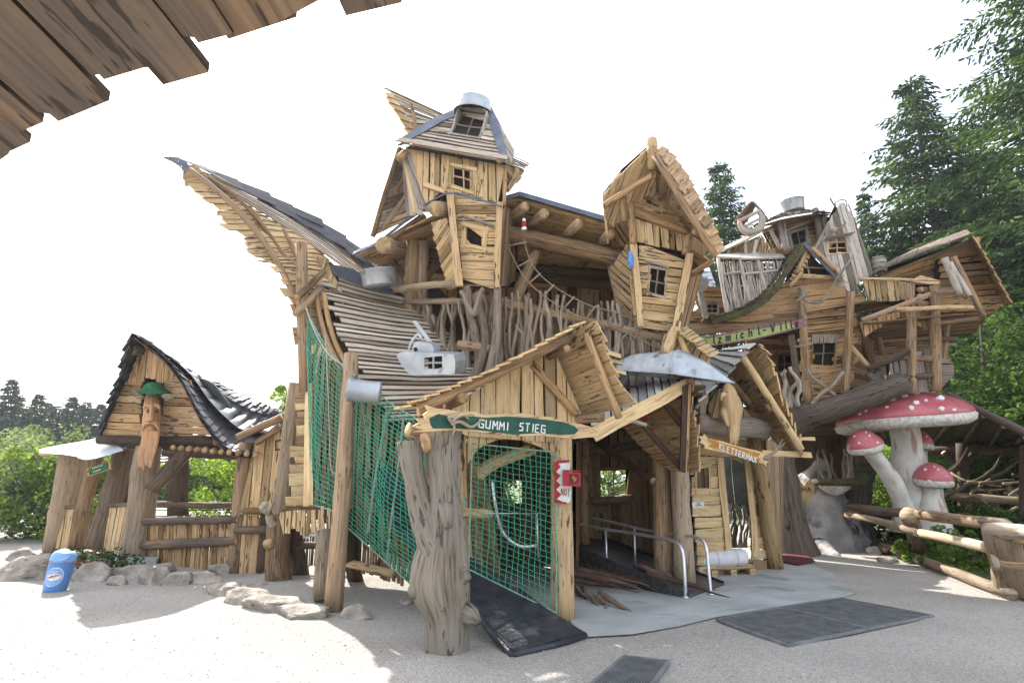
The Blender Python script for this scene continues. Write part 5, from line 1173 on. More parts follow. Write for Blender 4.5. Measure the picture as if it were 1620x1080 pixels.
    put('safety_net', [q(742, 702, .1), q(874, 716, .1), q(872, 966, .12), q(736, 898, .1)], 'green safety net hanging in the doorway of the gabled porch', nu=15, nv=26, diag=False, bulge=.05, seed=2)
    put('safety_net', [P(484, 488, 9.45), P(545, 582, 8.55), P(540, 812, 8.6), P(493, 797, 9.3)], 'green safety net left of the slim front post, above the deck', nu=12, nv=32, sag=.1, bulge=.08, seed=3, r=.0062)
    put('safety_net', [P(557, 590, 8.25), P(735, 690, 7.55), P(735, 1000, 7.6), P(543, 828, 8.45)], 'big green safety net right of the slim front post, running down behind the trunk', nu=24, nv=36, sag=.12, bulge=.12, seed=4, r=.0062)
    # gathered folds and lines in front of the nets
    mb = MB()
    for c_, r in (([(515, 530), (520, 640), (524, 740), (540, 746), (560, 748)], .008), ([(612, 655), (600, 720), (590, 780), (585, 820), (582, 842)], .02), ([(572, 640), (580, 690), (586, 742)], .007), ([(638, 660), (630, 740), (618, 830), (612, 890)], .014), ([(484, 486), (498, 524), (520, 560), (548, 580)], .011), ([(508, 545), (500, 590)], .006)):
        tube(mb, smooth([P(x, y, 8.9-(x-500)/235*1.5) for x, y in c_], 4), r, 6)
    recenter(mb.build('slack_ropes', 'rope', label='slack white ropes hanging against the big green nets', cat='rope'))
    # rubber chute and mat
    m_ = empty('rubber_mat', G(820, 1030, 0), 'long black rubber slide mat running out on the gravel beside the trunk', 'rubber mat')
    Lc = [P(575, 760, 9.15), P(640, 850, 8.3), P(700, 905, 7.3), P(742, 948, 6.95), P(775, 995, 6.6), G(812, 1036, .02)]
    Rc = [P(612, 735, 9.3), P(690, 810, 8.8), P(742, 882, 7.9), P(810, 925, 7.6), P(868, 968, 7.3), G(926, 1004, .03)]
    Mc = [lerp(a, b, .5)+V((0, 0, .0 if i > 3 else -.05)) for i, (a, b) in enumerate(zip(Lc, Rc))]
    mb = MB(); strips(mb, [Lc, Mc, Rc], 30, .03, over=(0, 0), lap=0, overlap=.01, wav=0, ns=8, jw=0, tones=(.5, .5)); mb.build('mat', 'rubber_mat', m_)
    mb = MB(); tube(mb, smooth([p+V((0, 0, -.01)) for p in Lc], 4), .035, 8); tube(mb, smooth([p+V((0, 0, -.01)) for p in Rc], 4), .03, 8); tube(mb, [Lc[-1]+V((0, 0, .0)), Mc[-1]+V((0, -.06, 0)), Rc[-1]], .032, 8); mb.build('rolled_edge', 'rubber', m_, True)
porch()
# ---------------------------------------------------------------- signs
GL = {'G': [[(1, .95), (.1, 1), (0, .1), (.9, 0), (.95, .5), (.5, .5)]], 'U': [[(0, 1), (.0, .08), (.8, 0), (.9, 1)]], 'M': [[(0, 0), (.1, 1), (.5, .4), (.95, 1), (1, 0)]], 'I': [[(.3, 0), (.35, 1)]],
      'S': [[(.85, .95), (.15, .9), (.05, .55), (.75, .45), (.75, .05), (0, 0)]], 'T': [[(.4, 0), (.45, 1)], [(0, .97), (.9, 1)]], 'E': [[(.8, 1), (.05, .97), (0, .03), (.8, 0)], [(.0, .5), (.65, .53)]],
      'K': [[(0, 0), (.05, 1)], [(.8, 1), (.05, .45), (.85, 0)]], 'L': [[(.05, 1), (0, 0), (.75, .03)]], 'R': [[(0, 0), (.05, 1), (.75, .9), (.7, .5), (.05, .5), (.8, 0)]], 'A': [[(0, 0), (.4, 1), (.9, 0)], [(.15, .35), (.7, .35)]],
      'X': [[(0, 0), (.85, 1)], [(0, 1), (.9, 0)]], 'N': [[(0, 0), (.05, 1), (.75, 0), (.8, 1)]], 'O': [[(.4, 1), (.02, .7), (.05, .2), (.45, 0), (.8, .3), (.75, .8), (.4, 1)]], ' ': [],
      'l': [[(.3, 1.0), (.35, .1), (.6, 0)]], 'z': [[(.1, .6), (.7, .6), (.1, 0), (.75, 0)]], 'm': [[(0, 0), (0, .6), (.4, .5), (.4, 0)], [(.4, .5), (.8, .6), (.8, 0)]], 'i': [[(.35, 0), (.35, .55)], [(.34, .78), (.36, .84)]], 'c': [[(.7, .5), (.3, .6), (.1, .3), (.3, 0), (.7, .08)]],
      'h': [[(.05, 0), (.05, 1)], [(.05, .5), (.6, .55), (.65, 0)]], 't': [[(.35, 1), (.35, 0), (.6, 0)], [(.05, .7), (.7, .7)]], '-': [[(.15, .4), (.7, .4)]], 'V': [[(0, 1), (.4, 0), (.85, 1)]], 'a': [[(.1, .55), (.6, .6), (.6, 0)], [(.6, .35), (.15, .3), (.15, .03), (.6, .1)]], 'H': [[(0, 0), (0, 1)], [(.75, 0), (.75, 1)], [(0, .5), (.75, .5)]], 'o': [[(.4, .6), (.05, .3), (.4, 0), (.7, .3), (.4, .6)]]}
def strokes(txt, org, ux, uy, adv, r, m, parent, n, name='lettering'):
    """brush letters: ux, uy are the width and height vectors of one letter; n the face normal"""
    p = org
    for ch in txt:
        mb = MB()
        for s in GL[ch]:
            for a, b in zip(s, s[1:]):
                A = p+ux*a[0]+uy*a[1]; B = p+ux*b[0]+uy*b[1]; d = (B-A).normalized(); w = n.cross(d)*r
                slab(mb, [A-w-d*r*.5, B-w+d*r*.5, B+w+d*r*.5, A+w-d*r*.5], n, .004)
        if mb.f: mb.build('letter', m, parent)
        p = p+adv*(.62 if ch in 'Iil' else .7 if ch == ' ' else 1)
def sign_gummi():
    a, b = P(655, 668, 6.0), P(940, 682, 7.25); u = (b-a); pl = [a, b, a+ZU]
    q = lambda x, y, o=0: Q(x, y, pl, o)
    e = empty('sign', q(800, 690), 'long wavy wooden board painted dark green reading GUMMI STIEG over the porch', 'sign')
    n = frame(pl, u, CAM)[3]
    out_ = [(650, 683), (668, 680), (652, 674), (662, 668), (656, 662), (672, 664), (668, 655), (676, 650), (671, 641), (686, 646), (706, 648), (724, 652), (745, 651), (762, 657), (790, 655), (822, 654), (845, 658), (872, 660), (895, 668), (915, 671), (934, 676), (944, 683), (938, 688), (945, 691), (925, 692), (905, 694), (880, 692), (850, 689), (812, 690), (780, 687), (740, 682), (700, 681), (668, 683)]
    mb = MB(); slab(mb, [q(x, y) for x, y in out_], n, .045, 0, .9); mb.build('board', 'wood_fresh', e)
    ins = [(676, 662), (690, 655), (712, 660), (745, 659), (765, 661), (800, 659), (830, 661), (860, 664), (888, 668), (905, 674), (911, 681), (905, 687), (880, 688), (850, 685), (818, 687), (808, 688), (790, 685), (750, 680), (715, 678), (682, 678), (678, 672)]
    mb = MB(); slab(mb, [q(x, y, .045) for x, y in ins], n, .004); mb.build('green_panel', 'paint_green', e)
    ux = q(762, 670)-q(753, 670); 
    for txt, x0, y0, w in (('GUMMI', 753.5, 676.5, 9.6), ('STIEG', 817.5, 681, 8.4)):
        o_ = q(x0, y0, .05); strokes(txt, o_, (q(x0+w*.8, y0+.8, .05)-o_), (q(x0+1, y0-12.5, .05)-o_), (q(x0+w*1.14, y0+1.1, .05)-o_), .0065, 'paint_white', e, n)
    t = empty('antler', q(715, 672, .06), 'bare antler branch nailed on the left end of the dark green board', 'antler')
    mb = MB()
    for pts, r in (([(704, 662), (710, 668), (716, 662), (728, 658), (736, 664)], .02), ([(708, 672), (722, 668), (738, 676), (748, 672), (757, 663)], .018), ([(712, 668), (713, 680), (711, 688)], .014), ([(716, 663), (707, 660), (702, 661)], .012), ([(728, 658), (738, 656), (745, 659)], .01)):
        tube(mb, smooth([q(x, y, .08) for x, y in pts]), [r*.8, r, r*.9, r*.5], 7, .6, bump=.2)
    mb.build('tines', 'antler', t, True)
sign_gummi()
def warning():
    A = G(890, 980, 0); Y = A.y-.17
    e = empty('warning_panel', P(889, 795, Y), 'white cloth panel with a red zigzag edge and the word NOT on the porch post', 'panel')
    o_ = [(877, 729), (901, 728), (903, 760), (904, 776), (902, 793), (897, 796), (878, 794)]
    mb = MB(); slab(mb, [P(x, y, Y) for x, y in o_], V((0, -1, 0)), .008); mb.build('cloth', 'paint_white', e)
    mb = MB()
    zz = [(877, 729), (881, 730), (887, 738), (880, 746), (887, 752), (880, 760), (887, 767), (880, 774), (888, 782), (881, 789), (890, 793), (897, 794), (897, 797), (877, 795)]
    mb.poly([P(x, y, Y-.012) for x, y in zz]); mb.poly(PP((880, 728, Y-.012), (901, 727, Y-.012), (901, 731, Y-.012), (881, 733, Y-.012))); mb.build('red_zigzag', 'paint_red', e)
    o_ = P(888, 782, Y-.014); strokes('NOT', o_, P(892, 783, Y-.014)-o_, P(888, 772, Y-.014)-o_, P(893, 783, Y-.014)-o_, .003, 'paint_red', e, V((0, -1, 0)))
    f = empty('emergency_box', P(905, 771, Y-.02), 'small red emergency box beside the white panel on the porch post', 'emergency box')
    mb = MB(); c = PP((890, 746, Y-.02), (917, 747, Y-.02), (917, 769, Y-.02), (890, 768, Y-.02)); n = V((0, -1, 0)); slab(mb, c, n, .12); mb.build('case', 'paint_red', f)
    mb = MB(); cc = sum(c, V())/4+n*.121+V((.025, 0, 0)); s = .055; slab(mb, [cc+V((-s, 0, s)), cc+V((s, 0, s)), cc+V((s, 0, -s)), cc+V((-s, 0, -s))], n, .004); mb.build('window', 'dark_red_floor', f)
    mb = MB(); 
    for k in range(5): p = cc+n*.006+V((U(-.03, .03), 0, U(-.03, .03))); lathe(mb, p, n, [(0, .012), (.006, 0)], 6)
    mb.build('knob', 'paint_orange', f)
    mb = MB(); slab(mb, [c[0]+ZU*.01+n*.13, c[1]+ZU*.01+n*.13, c[1]+ZU*.01, c[0]+ZU*.01], ZU, .012); mb.build('lid_edge', 'paint_red', f)
warning()

# ================================================================ RAMP HOUSE AND CLIMBING HUT
def ramp_house():
    e = empty('ramp_house', (1.8, 11, 0), 'dark wooden entrance house behind the steel handrails, with a slatted canopy', 'house')
    lg, bd, st = mk(e)
    W = PP((948, 745, 13.2), (995, 742, 13.2), (990, 784, 13.2), (950, 786, 13.2))
    f = bd('back_wall', 'wood_shade', PP((640, 600, 13.2), (1120, 600, 13.2), (1120, 884, 13.2), (640, 884, 13.2)), ZU, .22, gap=.014, shade_dist=False, holes=[W, PP((796, 762, 13.2), (828, 758, 13.2), (828, 795, 13.2), (800, 800, 13.2))], seg=1)
    for x0, y0, x1, y1 in ((600, 600, 796, 886), (796, 600, 828, 760), (796, 798, 830, 886), (828, 600, 950, 886), (950, 600, 990, 743), (950, 786, 992, 886), (990, 600, 1125, 886)): bd('gap_shade', 'inside_shade', PP((x0, y0, 13.3), (x1, y0, 13.3), (x1, y1, 13.3), (x0, y1, 13.3)), ZU, 1)  # dark sheets around the holes, painted shade behind the wall boards
    window_in(f, W, .1, .08, (1, 0), 'wood_shade', dark=False)
    bd('side_wall', 'wood_shade', [P(640, 640, 9.8), P(640, 640, 13.2), P(640, 862, 13.2), G(640, 930, 0)+V((0, .5, 0))], ZU, .25)
    lg('ledge', P(935, 792, 13.0), P(1000, 788, 13.0), .09, m='wood_shade')
    bd('side_wall', 'wood_shade', PP((912, 700, 9.6), (918, 700, 13.2), (918, 862, 13.2), (908, 905, 9.6)), ZU, .25, ends=.02)
    bd('side_wall', 'wood_shade', PP((1096, 700, 11.2), (1110, 700, 13.2), (1110, 862, 13.2), (1100, 905, 11.2)), ZU, .25, gap=0)
    bd('ceiling', 'wood_dark', PP((880, 640, 9.4), (1100, 640, 9.4), (1120, 680, 13.3), (800, 680, 13.3)), XR, .25, gap=.02)
    lg('post', G(1050, 912, .15), P(1042, 675, 10.3), .15, .14); lg('post', G(1084, 922, .1), P(1072, 690, 10.1), .16, .14, m='log_grey')
    lg('post', P(1058, 880, 10.9), P(1060, 690, 10.8), .1, m='wood_dark')
    lg('brace', P(932, 692, 11.5), P(1033, 760, 9.9), .055, m='wood_dark'); lg('beam', P(905, 718, 12), P(1030, 702, 12), .09, m='wood_dark')
    lg('post', P(925, 860, 11.5), P(925, 700, 11.5), .09, m='wood_fresh')
    # canopy: slats on the near slope, boards below the far slope, fascia
    F0, F1 = P(936, 676, 8.0), P(1086, 601, 8.75)
    Bk0, Bk1 = P(942, 585, 10.6), P(1075, 575, 10.8)
    st('canopy_slats', 'wood_slat_white', [[F1, lerp(F1, F0, .5)+ZU*-.03, F0], [Bk1, lerp(Bk1, Bk0, .5), P(935, 640, 10.2)]], 11, t=.03, over=(.03, .1), lap=.02, overlap=-.1, gap=.08, wav=.01)
    st('canopy_shade', 'inside_shade', [[F1-ZU*.05, F0-ZU*.05], [Bk1-ZU*.06, P(935, 640, 10.2)-ZU*.06]], 3, t=.01, over=(0, 0), lap=0)  # added dark sheet, paints the shade between the canopy slats
    mb = MB(); plank(mb, [F0-ZU*.02+V((-.05, 0, 0)), F1+ZU*.02], [F0-ZU*.19+V((.05, 0, 0)), F1-ZU*.17], V((.1, -1, 0)).normalized(), .05, .95, wav=.012); mb.build('fascia', 'wood_pale', e)
    a = PP((1088, 600, 8.75), (1096, 640, 8.8), (1104, 690, 8.85), (1112, 745, 8.9)); b = PP((960, 640, 10.4), (985, 675, 10.2), (1018, 712, 10.1), (1060, 748, 10.0))
    st('canopy_underside', 'wood_warm', [a, b], 12, t=.022, over=(.10, .02), lap=.04, jw=.3, overlap=.25, tones=(.5, 1))
    lg('rafter', P(1000, 652, 8.95), P(1076, 738, 9.4), .045, m='wood_dark'); lg('rafter', P(1046, 632, 8.9), P(1078, 672, 9.0), .045, m='wood_dark')
    mb = MB(); plank(mb, PP((1078, 612, 8.68), (1074, 745, 8.95)), PP((1087, 608, 8.68), (1083, 748, 8.95)), V((0, -1, 0)), .06, .4); mb.build('upright', 'wood_dark', e)
    mb = MB(); plank(mb, PP((1088, 608, 8.66), (1083, 748, 8.9)), PP((1092, 608, 8.66), (1087, 748, 8.9)), V((0, -1, 0)), .05, .7); mb.build('upright', 'wood_warm', e)
    lg('ridge_log', P(1093, 603, 8.65), P(1080, 600, 10), .055)
    # torn board pieces on the roof between porch and canopy
    for i, (a_, b_) in enumerate((((938, 560), (985, 572)), ((940, 575), (990, 588)), ((945, 566), (978, 592)), ((950, 552), (982, 562)), ((942, 585), (968, 596)))):
        mb = MB(); A_, B_ = P(*a_, 8.4-.03*i), P(*b_, 8.5-.03*i); plank(mb, [A_, B_], [A_-ZU*.06, B_-ZU*.06], V((0, -1, .2)), .03, wav=.01); mb.build('loose_board', 'wood_pale', e)
    mb = MB(); strips(mb, [PP((925, 590, 8.6), (990, 600, 8.6)), PP((950, 565, 9.6), (1000, 572, 9.6))], 4, .01, lap=0); mb.build('tar_sheet', 'rubber', e)
    lg('antler_branch', P(985, 662, 8.2), P(1022, 672, 8.4), .03, m='antler')
    # roots over the ramp foot
    rr = random.Random(12)
    for i in range(36):
        x = 905+rr.uniform(0, 150); y = 868+rr.uniform(-5, 40); a_ = G(x, y+6, .14+rr.uniform(0, .1)); L_ = rr.uniform(.7, 1.7); d = V((rr.uniform(.35, 1), rr.uniform(-.55, -.05), -.09)).normalized()
        a_ = G(895+rr.uniform(0, 130), 893+rr.uniform(-8, 18), rr.uniform(.16, .3)); d = V((rr.uniform(.5, 1.1), rr.uniform(-.75, -.35), -.13)).normalized(); L_ = rr.uniform(.7, 1.25)
        if i >= 22: a_ = G(908+(i-22)*11, 905+rr.uniform(-8, 14), .10); d = V((rr.uniform(.6, 1.1), rr.uniform(-.5, -.25), -.05)).normalized(); L_ = rr.uniform(.6, 1.1)
        if i < 5: a_ = G(908+i*12, 925+i*4, .12); d = V((rr.uniform(.1, .5), -1, -.12)).normalized(); L_ = rr.uniform(.5, .8)
        pts = [a_+d*L_*f+V((0, 0, -.05*f*f))+V((rr.uniform(-1, 1), rr.uniform(-1, 1), 0))*.05 for f in (0, .2, .4, .6, .8, 1)]
        mb = MB(); r = rr.uniform(.03, .06); tube(mb, smooth(pts, 3), [r, r*.95, r*.8, r*.6, r*.35, r*.12], 8, rr.random(), bump=.25); mb.build('root', 'root', e, True)
ramp_house()
def access_ramp():
    e = empty('access_ramp', G(1080, 945, 0), 'dark metal access ramp climbing back into the entrance house', 'ramp')
    n0, n1 = G(1090, 945, .03), G(1145, 925, .03); f0, f1 = G(905, 870, .45), G(925, 845, .45)
    mb = MB(); slab(mb, [n0, n1, f1, f0], V((0, 0, 1)), .03); mb.build('deck', 'steel_dark', e)
    mb = MB(); slab(mb, [n0-ZU*.02, f0-ZU*.3, f0+ZU*.12, n0+ZU*.06], V((0, -1, 0)), .02); mb.build('kerb', 'steel_dark', e)
    mb = MB(); slab(mb, [n1-ZU*.02, f1-ZU*.3, f1+ZU*.12, n1+ZU*.06], V((0, -1, 0)), .02); mb.build('kerb', 'steel_dark', e)
    hs = (('steel handrail on the near side of the ramp', G(1085, 948, 0), [(1085, 948), (1083, 905), (1079, 870), (1066, 856), (1040, 850), (1000, 843), (957, 837), (905, 826)], [(961, 918, 838), (905, 900, 826)]), ('steel handrail on the far side of the ramp', G(1125, 943, 0), [(1125, 943), (1121, 900), (1117, 865), (1106, 851), (1080, 846), (1040, 841), (1003, 834), (912, 813)], [(1006, 912, 834), (912, 880, 813)]))
    for j, (lb, b0, pts, ps) in enumerate(hs):
        h = empty('handrail', b0, lb, 'handrail', 'handrails of the ramp'); Yf = b0.y+2.2; x0 = pts[0][0]
        dep = lambda x: b0.y+(x0-x)/180*(2.3)
        mb = MB(); tube(mb, smooth([P(x, y, dep(x) if x < x0-3 else b0.y) for x, y in pts], 3), .024, 10); mb.build('tube', 'steel', h, True)
        for (x, yb, yt) in ps:
            mb = MB(); A_, B_ = P(x, yb, dep(x)), P(x-3, yt, dep(x)); tube(mb, [A_, B_], .019, 10); lathe(mb, A_, ZU, [(0, .05), (.008, .05), (.01, .02)], 12); mb.build('upright', 'steel', h, True)
        mb = MB(); lathe(mb, b0, ZU, [(.03, .055), (.042, .055), (.045, .022)], 14); mb.build('foot_plate', 'steel', h, True)
access_ramp()
def dome():
    e = empty('zinc_trough', P(1065, 600, 8.7), 'half-round zinc trough lying upside down on the entrance canopy roof', 'trough')
    a0, a1 = P(1010, 588, 9.0), P(1100, 593, 8.35); ax = (a1-a0); A_ = ax.normalized(); rr_ = .30
    L_ = P(978, 588, 9.3); R_ = P(1112, 598, 8.4); ax = R_-L_; y = ax.cross(ZU).normalized()
    mb = MB(); N_ = 14
    def ring(f, r, h): return [lerp(L_, R_, f)+y*math.cos(math.pi*k/N_)*r+ZU*math.sin(math.pi*k/N_)*h for k in range(N_+1)]
    rs = [ring(0, .20, .16), ring(.06, .26, .24), ring(.3, .3, .31), ring(.6, .32, .36), ring(.76, .34, .39), ring(.80, .34, .40)]
    for i in range(5):
        for k in range(N_): mb.poly([rs[i][k], rs[i][k+1], rs[i+1][k+1], rs[i+1][k]])
    mb.build('shell', 'zinc_old', e, True)
    mb = MB(); tip = lerp(L_, R_, 1.32)-ZU*.03
    r5 = rs[5]; mid = [lerp(p, tip, .45)+ZU*.04*math.sin(math.pi*k/N_) for k, p in enumerate(r5)]
    for k in range(N_): mb.poly([r5[k], r5[k+1], mid[k+1], mid[k]]); mb.poly([mid[k], mid[k+1], tip])
    mb.build('end_plate', 'zinc', e, True)
    mb = MB(); mb2 = [rs[i][N_] for i in range(6)]+[tip]; mb3 = [rs[i][0] for i in range(6)]+[tip]; tube(mb, mb2, .014, 6); tube(mb, mb3, .014, 6); tube(mb, rs[4], .012, 6); mb.build('rim', 'zinc', e, True)
dome()
def kite():
    q = PP((994, 672, 9.6), (1008, 655, 9.6), (1024, 659, 9.6), (1022, 668, 9.6)); mb = MB(); slab(mb, q, V((0, -1, 0)), .03); recenter(mb.build('red_cushion', 'paint_red', label='small red padded flap under the entrance canopy', cat='flap'))
    b = P(1050, 898, 10.4); e = empty('winch_box', b, 'dark metal winch box at the foot of the log posts', 'box'); mb = MB(); s = .11
    slab(mb, [b+V((-s, 0, 0)), b+V((s, 0, 0)), b+V((s, .2, 0)), b+V((-s, .2, 0))], ZU, .5); mb.build('case', 'steel_dark', e); mb = MB(); lathe(mb, b+V((.03, -.0, .18)), V((0, -1, 0)), [(0, .035), (.03, .03), (.035, 0)], 12); mb.build('knob', 'steel', e, True)
kite()
def glove():
    mb = MB(); c = P(998, 418, 8.55); tube(mb, smooth([c, c+V((0, 0, .07)), c+V((.01, 0, .13)), c+V((-.01, 0, .2))]), [.035, .05, .035, .02], 8, bump=.3)
    for k in range(3): tube(mb, [c+V((.0, -.01, .02)), c+V((-.03+.03*k, -.03, -.03)), c+V((-.05+.045*k, -.02, -.07))], [.016, .014, .008], 6)
    recenter(mb.build('blue_glove', 'blue_plastic', smooth=True, label='small blue glove fixed to the left corner of the gabled tower', cat='glove'))
glove()
def climbing_hut():
    e = empty('climbing_hut', (4, 11.4, 0), 'small pale plank hut with a crooked doorway and lapped shingle gable', 'hut')
    lg, bd, st = mk(e)
    A0, A1 = G(1098, 914, 0), G(1222, 900, 0); pl = [A0, A1, A0+ZU]; q = lambda x, y, o=0: Q(x, y, pl, o)
    W = [q(x, y) for x, y in ((1099, 743), (1118, 738), (1118, 774), (1099, 776))]; D = [q(x, y) for x, y in ((1140, 722), (1178, 726), (1188, 905), (1150, 910))]
    f = bd('front_wall', 'wood_pale', [q(x, y) for x, y in ((1084, 690), (1190, 700), (1196, 740), (1212, 903), (1104, 914), (1088, 735))], (A1-A0), .17, lap=.03, holes=[W, D], wav=.014, ends=.02, shade_dist=False)
    window_in(f, W, .07, .05, (0, 0), 'wood_pale', dark=False)
    for a, b in (((1134, 724), (1149, 880)), ((1178, 728), (1191, 880))):
        mb = MB(); A_, B_ = q(*a, .05), q(*b, .05); s = V((.06, 0, 0)); plank(mb, [A_-s, B_-s], [A_+s, B_+s], V((0, -1, 0)), .06, .9, wav=.012); mb.build('door_frame', 'wood_pale', f)
    bd('back_wall', 'plaster_in', PP((1080, 680, 13.6), (1240, 680, 13.6), (1240, 866, 13.6), (1080, 866, 13.6)), ZU, .3, shade_dist=False, holes=[PP((1147, 800, 13.6), (1182, 796, 13.6), (1182, 862, 13.6), (1150, 864, 13.6))])
    rr = random.Random(15)
    for i in range(12): mb = MB(); branch(mb, P(1148+i*3, 866, 13.5), P(1146+i*3+rr.uniform(-5, 5), 800+rr.uniform(-6, 6), 13.5), .03, .02, .15, 6, 5); mb.build('stick', 'stick_pale', e, True)
    bd('side_wall', 'wood_shade', [q(1208, 700), q(1216, 903), P(1240, 866, 13.6), P(1240, 680, 13.6)], ZU, .3)
    lg('post', G(1228, 905, -.05), P(1190, 676, 11.2), .14, .13, m='wood_fresh'); 
    lg('big_beam', P(1102, 668, 10.4), P(1212, 679, 10.7), .17, .17, m='wood_grey', k=8)
    bd('lintel_boards', 'wood_pale', [q(x, y, .12) for x, y in ((1098, 684), (1192, 694), (1192, 712), (1100, 704))], (A1-A0), .12)
    # roof
    rd = P(1197, 543, 10.3); 
    st('roof_slats', 'wood_slat_white', [[rd, P(1160, 585, 10.2), P(1110, 635, 10.0), P(1105, 655, 9.9)], [P(1150, 553, 12), P(1125, 570, 11.9), P(1100, 590, 11.8), P(1090, 600, 11.8)]], 10, t=.03, over=(.06, .02), lap=.03, overlap=-.05, gap=.05, wav=.01)
    a = PP((1198, 546, 10.1), (1220, 580, 10.0), (1246, 640, 9.9), (1266, 695, 9.85), (1274, 722, 9.8)); b = PP((1150, 592, 11.4), (1170, 625, 11.4), (1195, 665, 11.4), (1225, 700, 11.4), (1240, 716, 11.4))
    st('roof_underside', 'wood_fresh', [a, b], 14, t=.025, over=(.14, .02), lap=.05, jw=.3, overlap=.25, tones=(.4, 1))
    mb = MB(); log(mb, P(1176, 566, 10.0), P(1268, 712, 9.7), .06, .055, .01, k=9); mb.build('verge_log', ['wood_fresh', 'end_grain'], e, True)
    mb = MB(); log(mb, P(1153, 598, 10.8), P(1188, 640, 10.8), .06, .05, .01); mb.build('rafter', ['bark_log', 'end_grain'], e, True)
    mb = MB(); log(mb, P(1212, 678, 10.8), P(1247, 712, 10.6), .05, .05, .01); mb.build('rafter', ['bark_log', 'end_grain'], e, True)
    lg('purlin', P(1219, 643, 9.85), P(1200, 645, 10.8), .075, m='bark_log'); lg('purlin', P(1160, 655, 11), P(1250, 662, 11), .12, m='bark_log')
    mb = MB(); plank(mb, PP((1205, 712, 10.0), (1282, 715, 9.8)), PP((1207, 721, 10.0), (1284, 724, 9.8)), V((0, -1, 0)), .03, .9); mb.build('eave_board', 'wood_pale', e)
    mb = MB(); plank(mb, PP((1260, 692, 9.8), (1287, 691, 9.7)), PP((1260, 696, 9.8), (1288, 697, 9.7)), V((0, -1, 0)), .05, .9); mb.build('eave_board', 'wood_pale', e)
    bd('gable_wall', 'wood_fresh', [P(1145, 600, 10.9), P(1190, 662, 10.8), P(1190, 676, 10.8), P(1118, 670, 10.8)], ZU, .15)
    bd('gable_wall', 'wood_fresh', PP((1120, 640, 10.3), (1146, 598, 10.3), (1156, 640, 10.3), (1150, 662, 10.3), (1118, 662, 10.3)), V((.3, 0, 1)), .13)
    # eagle carving
    t = empty('eagle_carving', P(1155, 700, 10.0), 'pale carved wooden eagle perched on the beam of the plank hut', 'carving')
    mb = MB(); tube(mb, smooth(PP((1150, 608, 10.2), (1153, 620, 10.15), (1155, 640, 10.1), (1158, 662, 10.05), (1160, 685, 10.0), (1160, 705, 10.0)), 4), [.05, .11, .16, .17, .12, .10, .05], 14, .7, bump=.12); mb.build('body', 'carving_pale', t, True)
    mb = MB(); tube(mb, smooth(PP((1148, 622, 10.08), (1142, 626, 10.0), (1141, 634, 9.98))), [.05, .035, .008], 8, .6); mb.build('beak', 'carving_pale', t, True)
    mb = MB(); tube(mb, smooth(PP((1164, 625, 10.1), (1168, 645, 10.05), (1163, 670, 10.0), (1158, 692, 9.95))), [.04, .08, .07, .02], 8, .8, bump=.2); mb.build('wing', 'carving_pale', t, True)
    mb = MB(); tube(mb, smooth(PP((1146, 640, 10.1), (1145, 655, 10.0), (1152, 675, 9.95))), [.03, .07, .02], 8, .8, bump=.2); mb.build('wing', 'carving_pale', t, True)
    mb = MB(); c = P(1149, 620, 10.02); lathe(mb, c, V((0, -1, 0)), [(0, .015), (.01, .01), (.012, 0)], 8); mb.build('eye', 'wood_dark', t, True)
    for k in range(6):
        mb = MB(); tube(mb, smooth(PP((1157+k, 672, 9.92), (1155+k*1.6, 690, 9.9), (1156+k*1.5, 703+U(-4, 4), 9.9))), [.015, .02, .008], 5, U(.4, 1)); mb.build('feather', 'carving_pale', t, True)
    # sign
    a, b = P(1106, 690, 9.75), P(1213, 728, 10.0); pl2 = [a, b, a+ZU]; q2 = lambda x, y, o=0: Q(x, y, pl2, o); n = frame(pl2, b-a, CAM)[3]
    s = empty('sign', q2(1155, 722), 'orange board with jagged ends reading KLETTERMAX on the plank hut', 'sign')
    out_ = [(1103, 690), (1108, 695), (1105, 700), (1113, 704), (1112, 709), (1140, 715), (1172, 724), (1205, 733), (1213, 739), (1209, 733), (1214, 731), (1208, 727), (1214, 724), (1207, 722), (1208, 717), (1196, 713), (1170, 707), (1140, 698), (1118, 693), (1112, 686), (1110, 690)]
    mb = MB(); slab(mb, [q2(x, y) for x, y in out_], n, .04, 0, .95); mb.build('board', 'wood_pale', s)
    mb = MB(); slab(mb, [q2(x, y, .04) for x, y in ((1117, 693), (1128, 697), (1160, 706), (1201, 717), (1197, 722), (1200, 727), (1198, 731), (1160, 720), (1118, 706), (1124, 702), (1119, 698))], n, .004); mb.build('orange_panel', 'paint_orange', s)
    o_ = q2(1135, 710.5, .046); strokes('KLETTERMAX', o_, q2(1139.6, 712.2, .046)-o_, q2(1136.2, 701.5, .046)-o_, q2(1141.1, 712.75, .046)-o_, .008, 'paint_white', s, n)
    t = empty('antler', q2(1212, 722, .1), 'small antler branch at the right end of the orange board', 'antler'); mb = MB()
    for pts in ([(1203, 726), (1215, 718), (1224, 708), (1233, 694)], [(1215, 718), (1222, 712), (1218, 702)], [(1219, 714), (1228, 717), (1226, 722)], [(1224, 708), (1230, 706), (1236, 700)]): tube(mb, smooth([q2(x, y, .1) for x, y in pts]), [.025, .018, .01], 6, .6)
    mb.build('tines', 'antler', t, True)
    # notice
    t = empty('notice', q(1100, 803, .03), 'small white notice on the plank wall below the little window', 'notice'); mb = MB(); c = [q(x, y, .05) for x, y in ((1091, 794), (1110, 793), (1110, 801), (1092, 803))]; n = frame(c, XR, CAM)[3]
    slab(mb, c, n, .01); mb.build('plate', 'paint_white', t); cc = sum(c, V())/4+n*.011
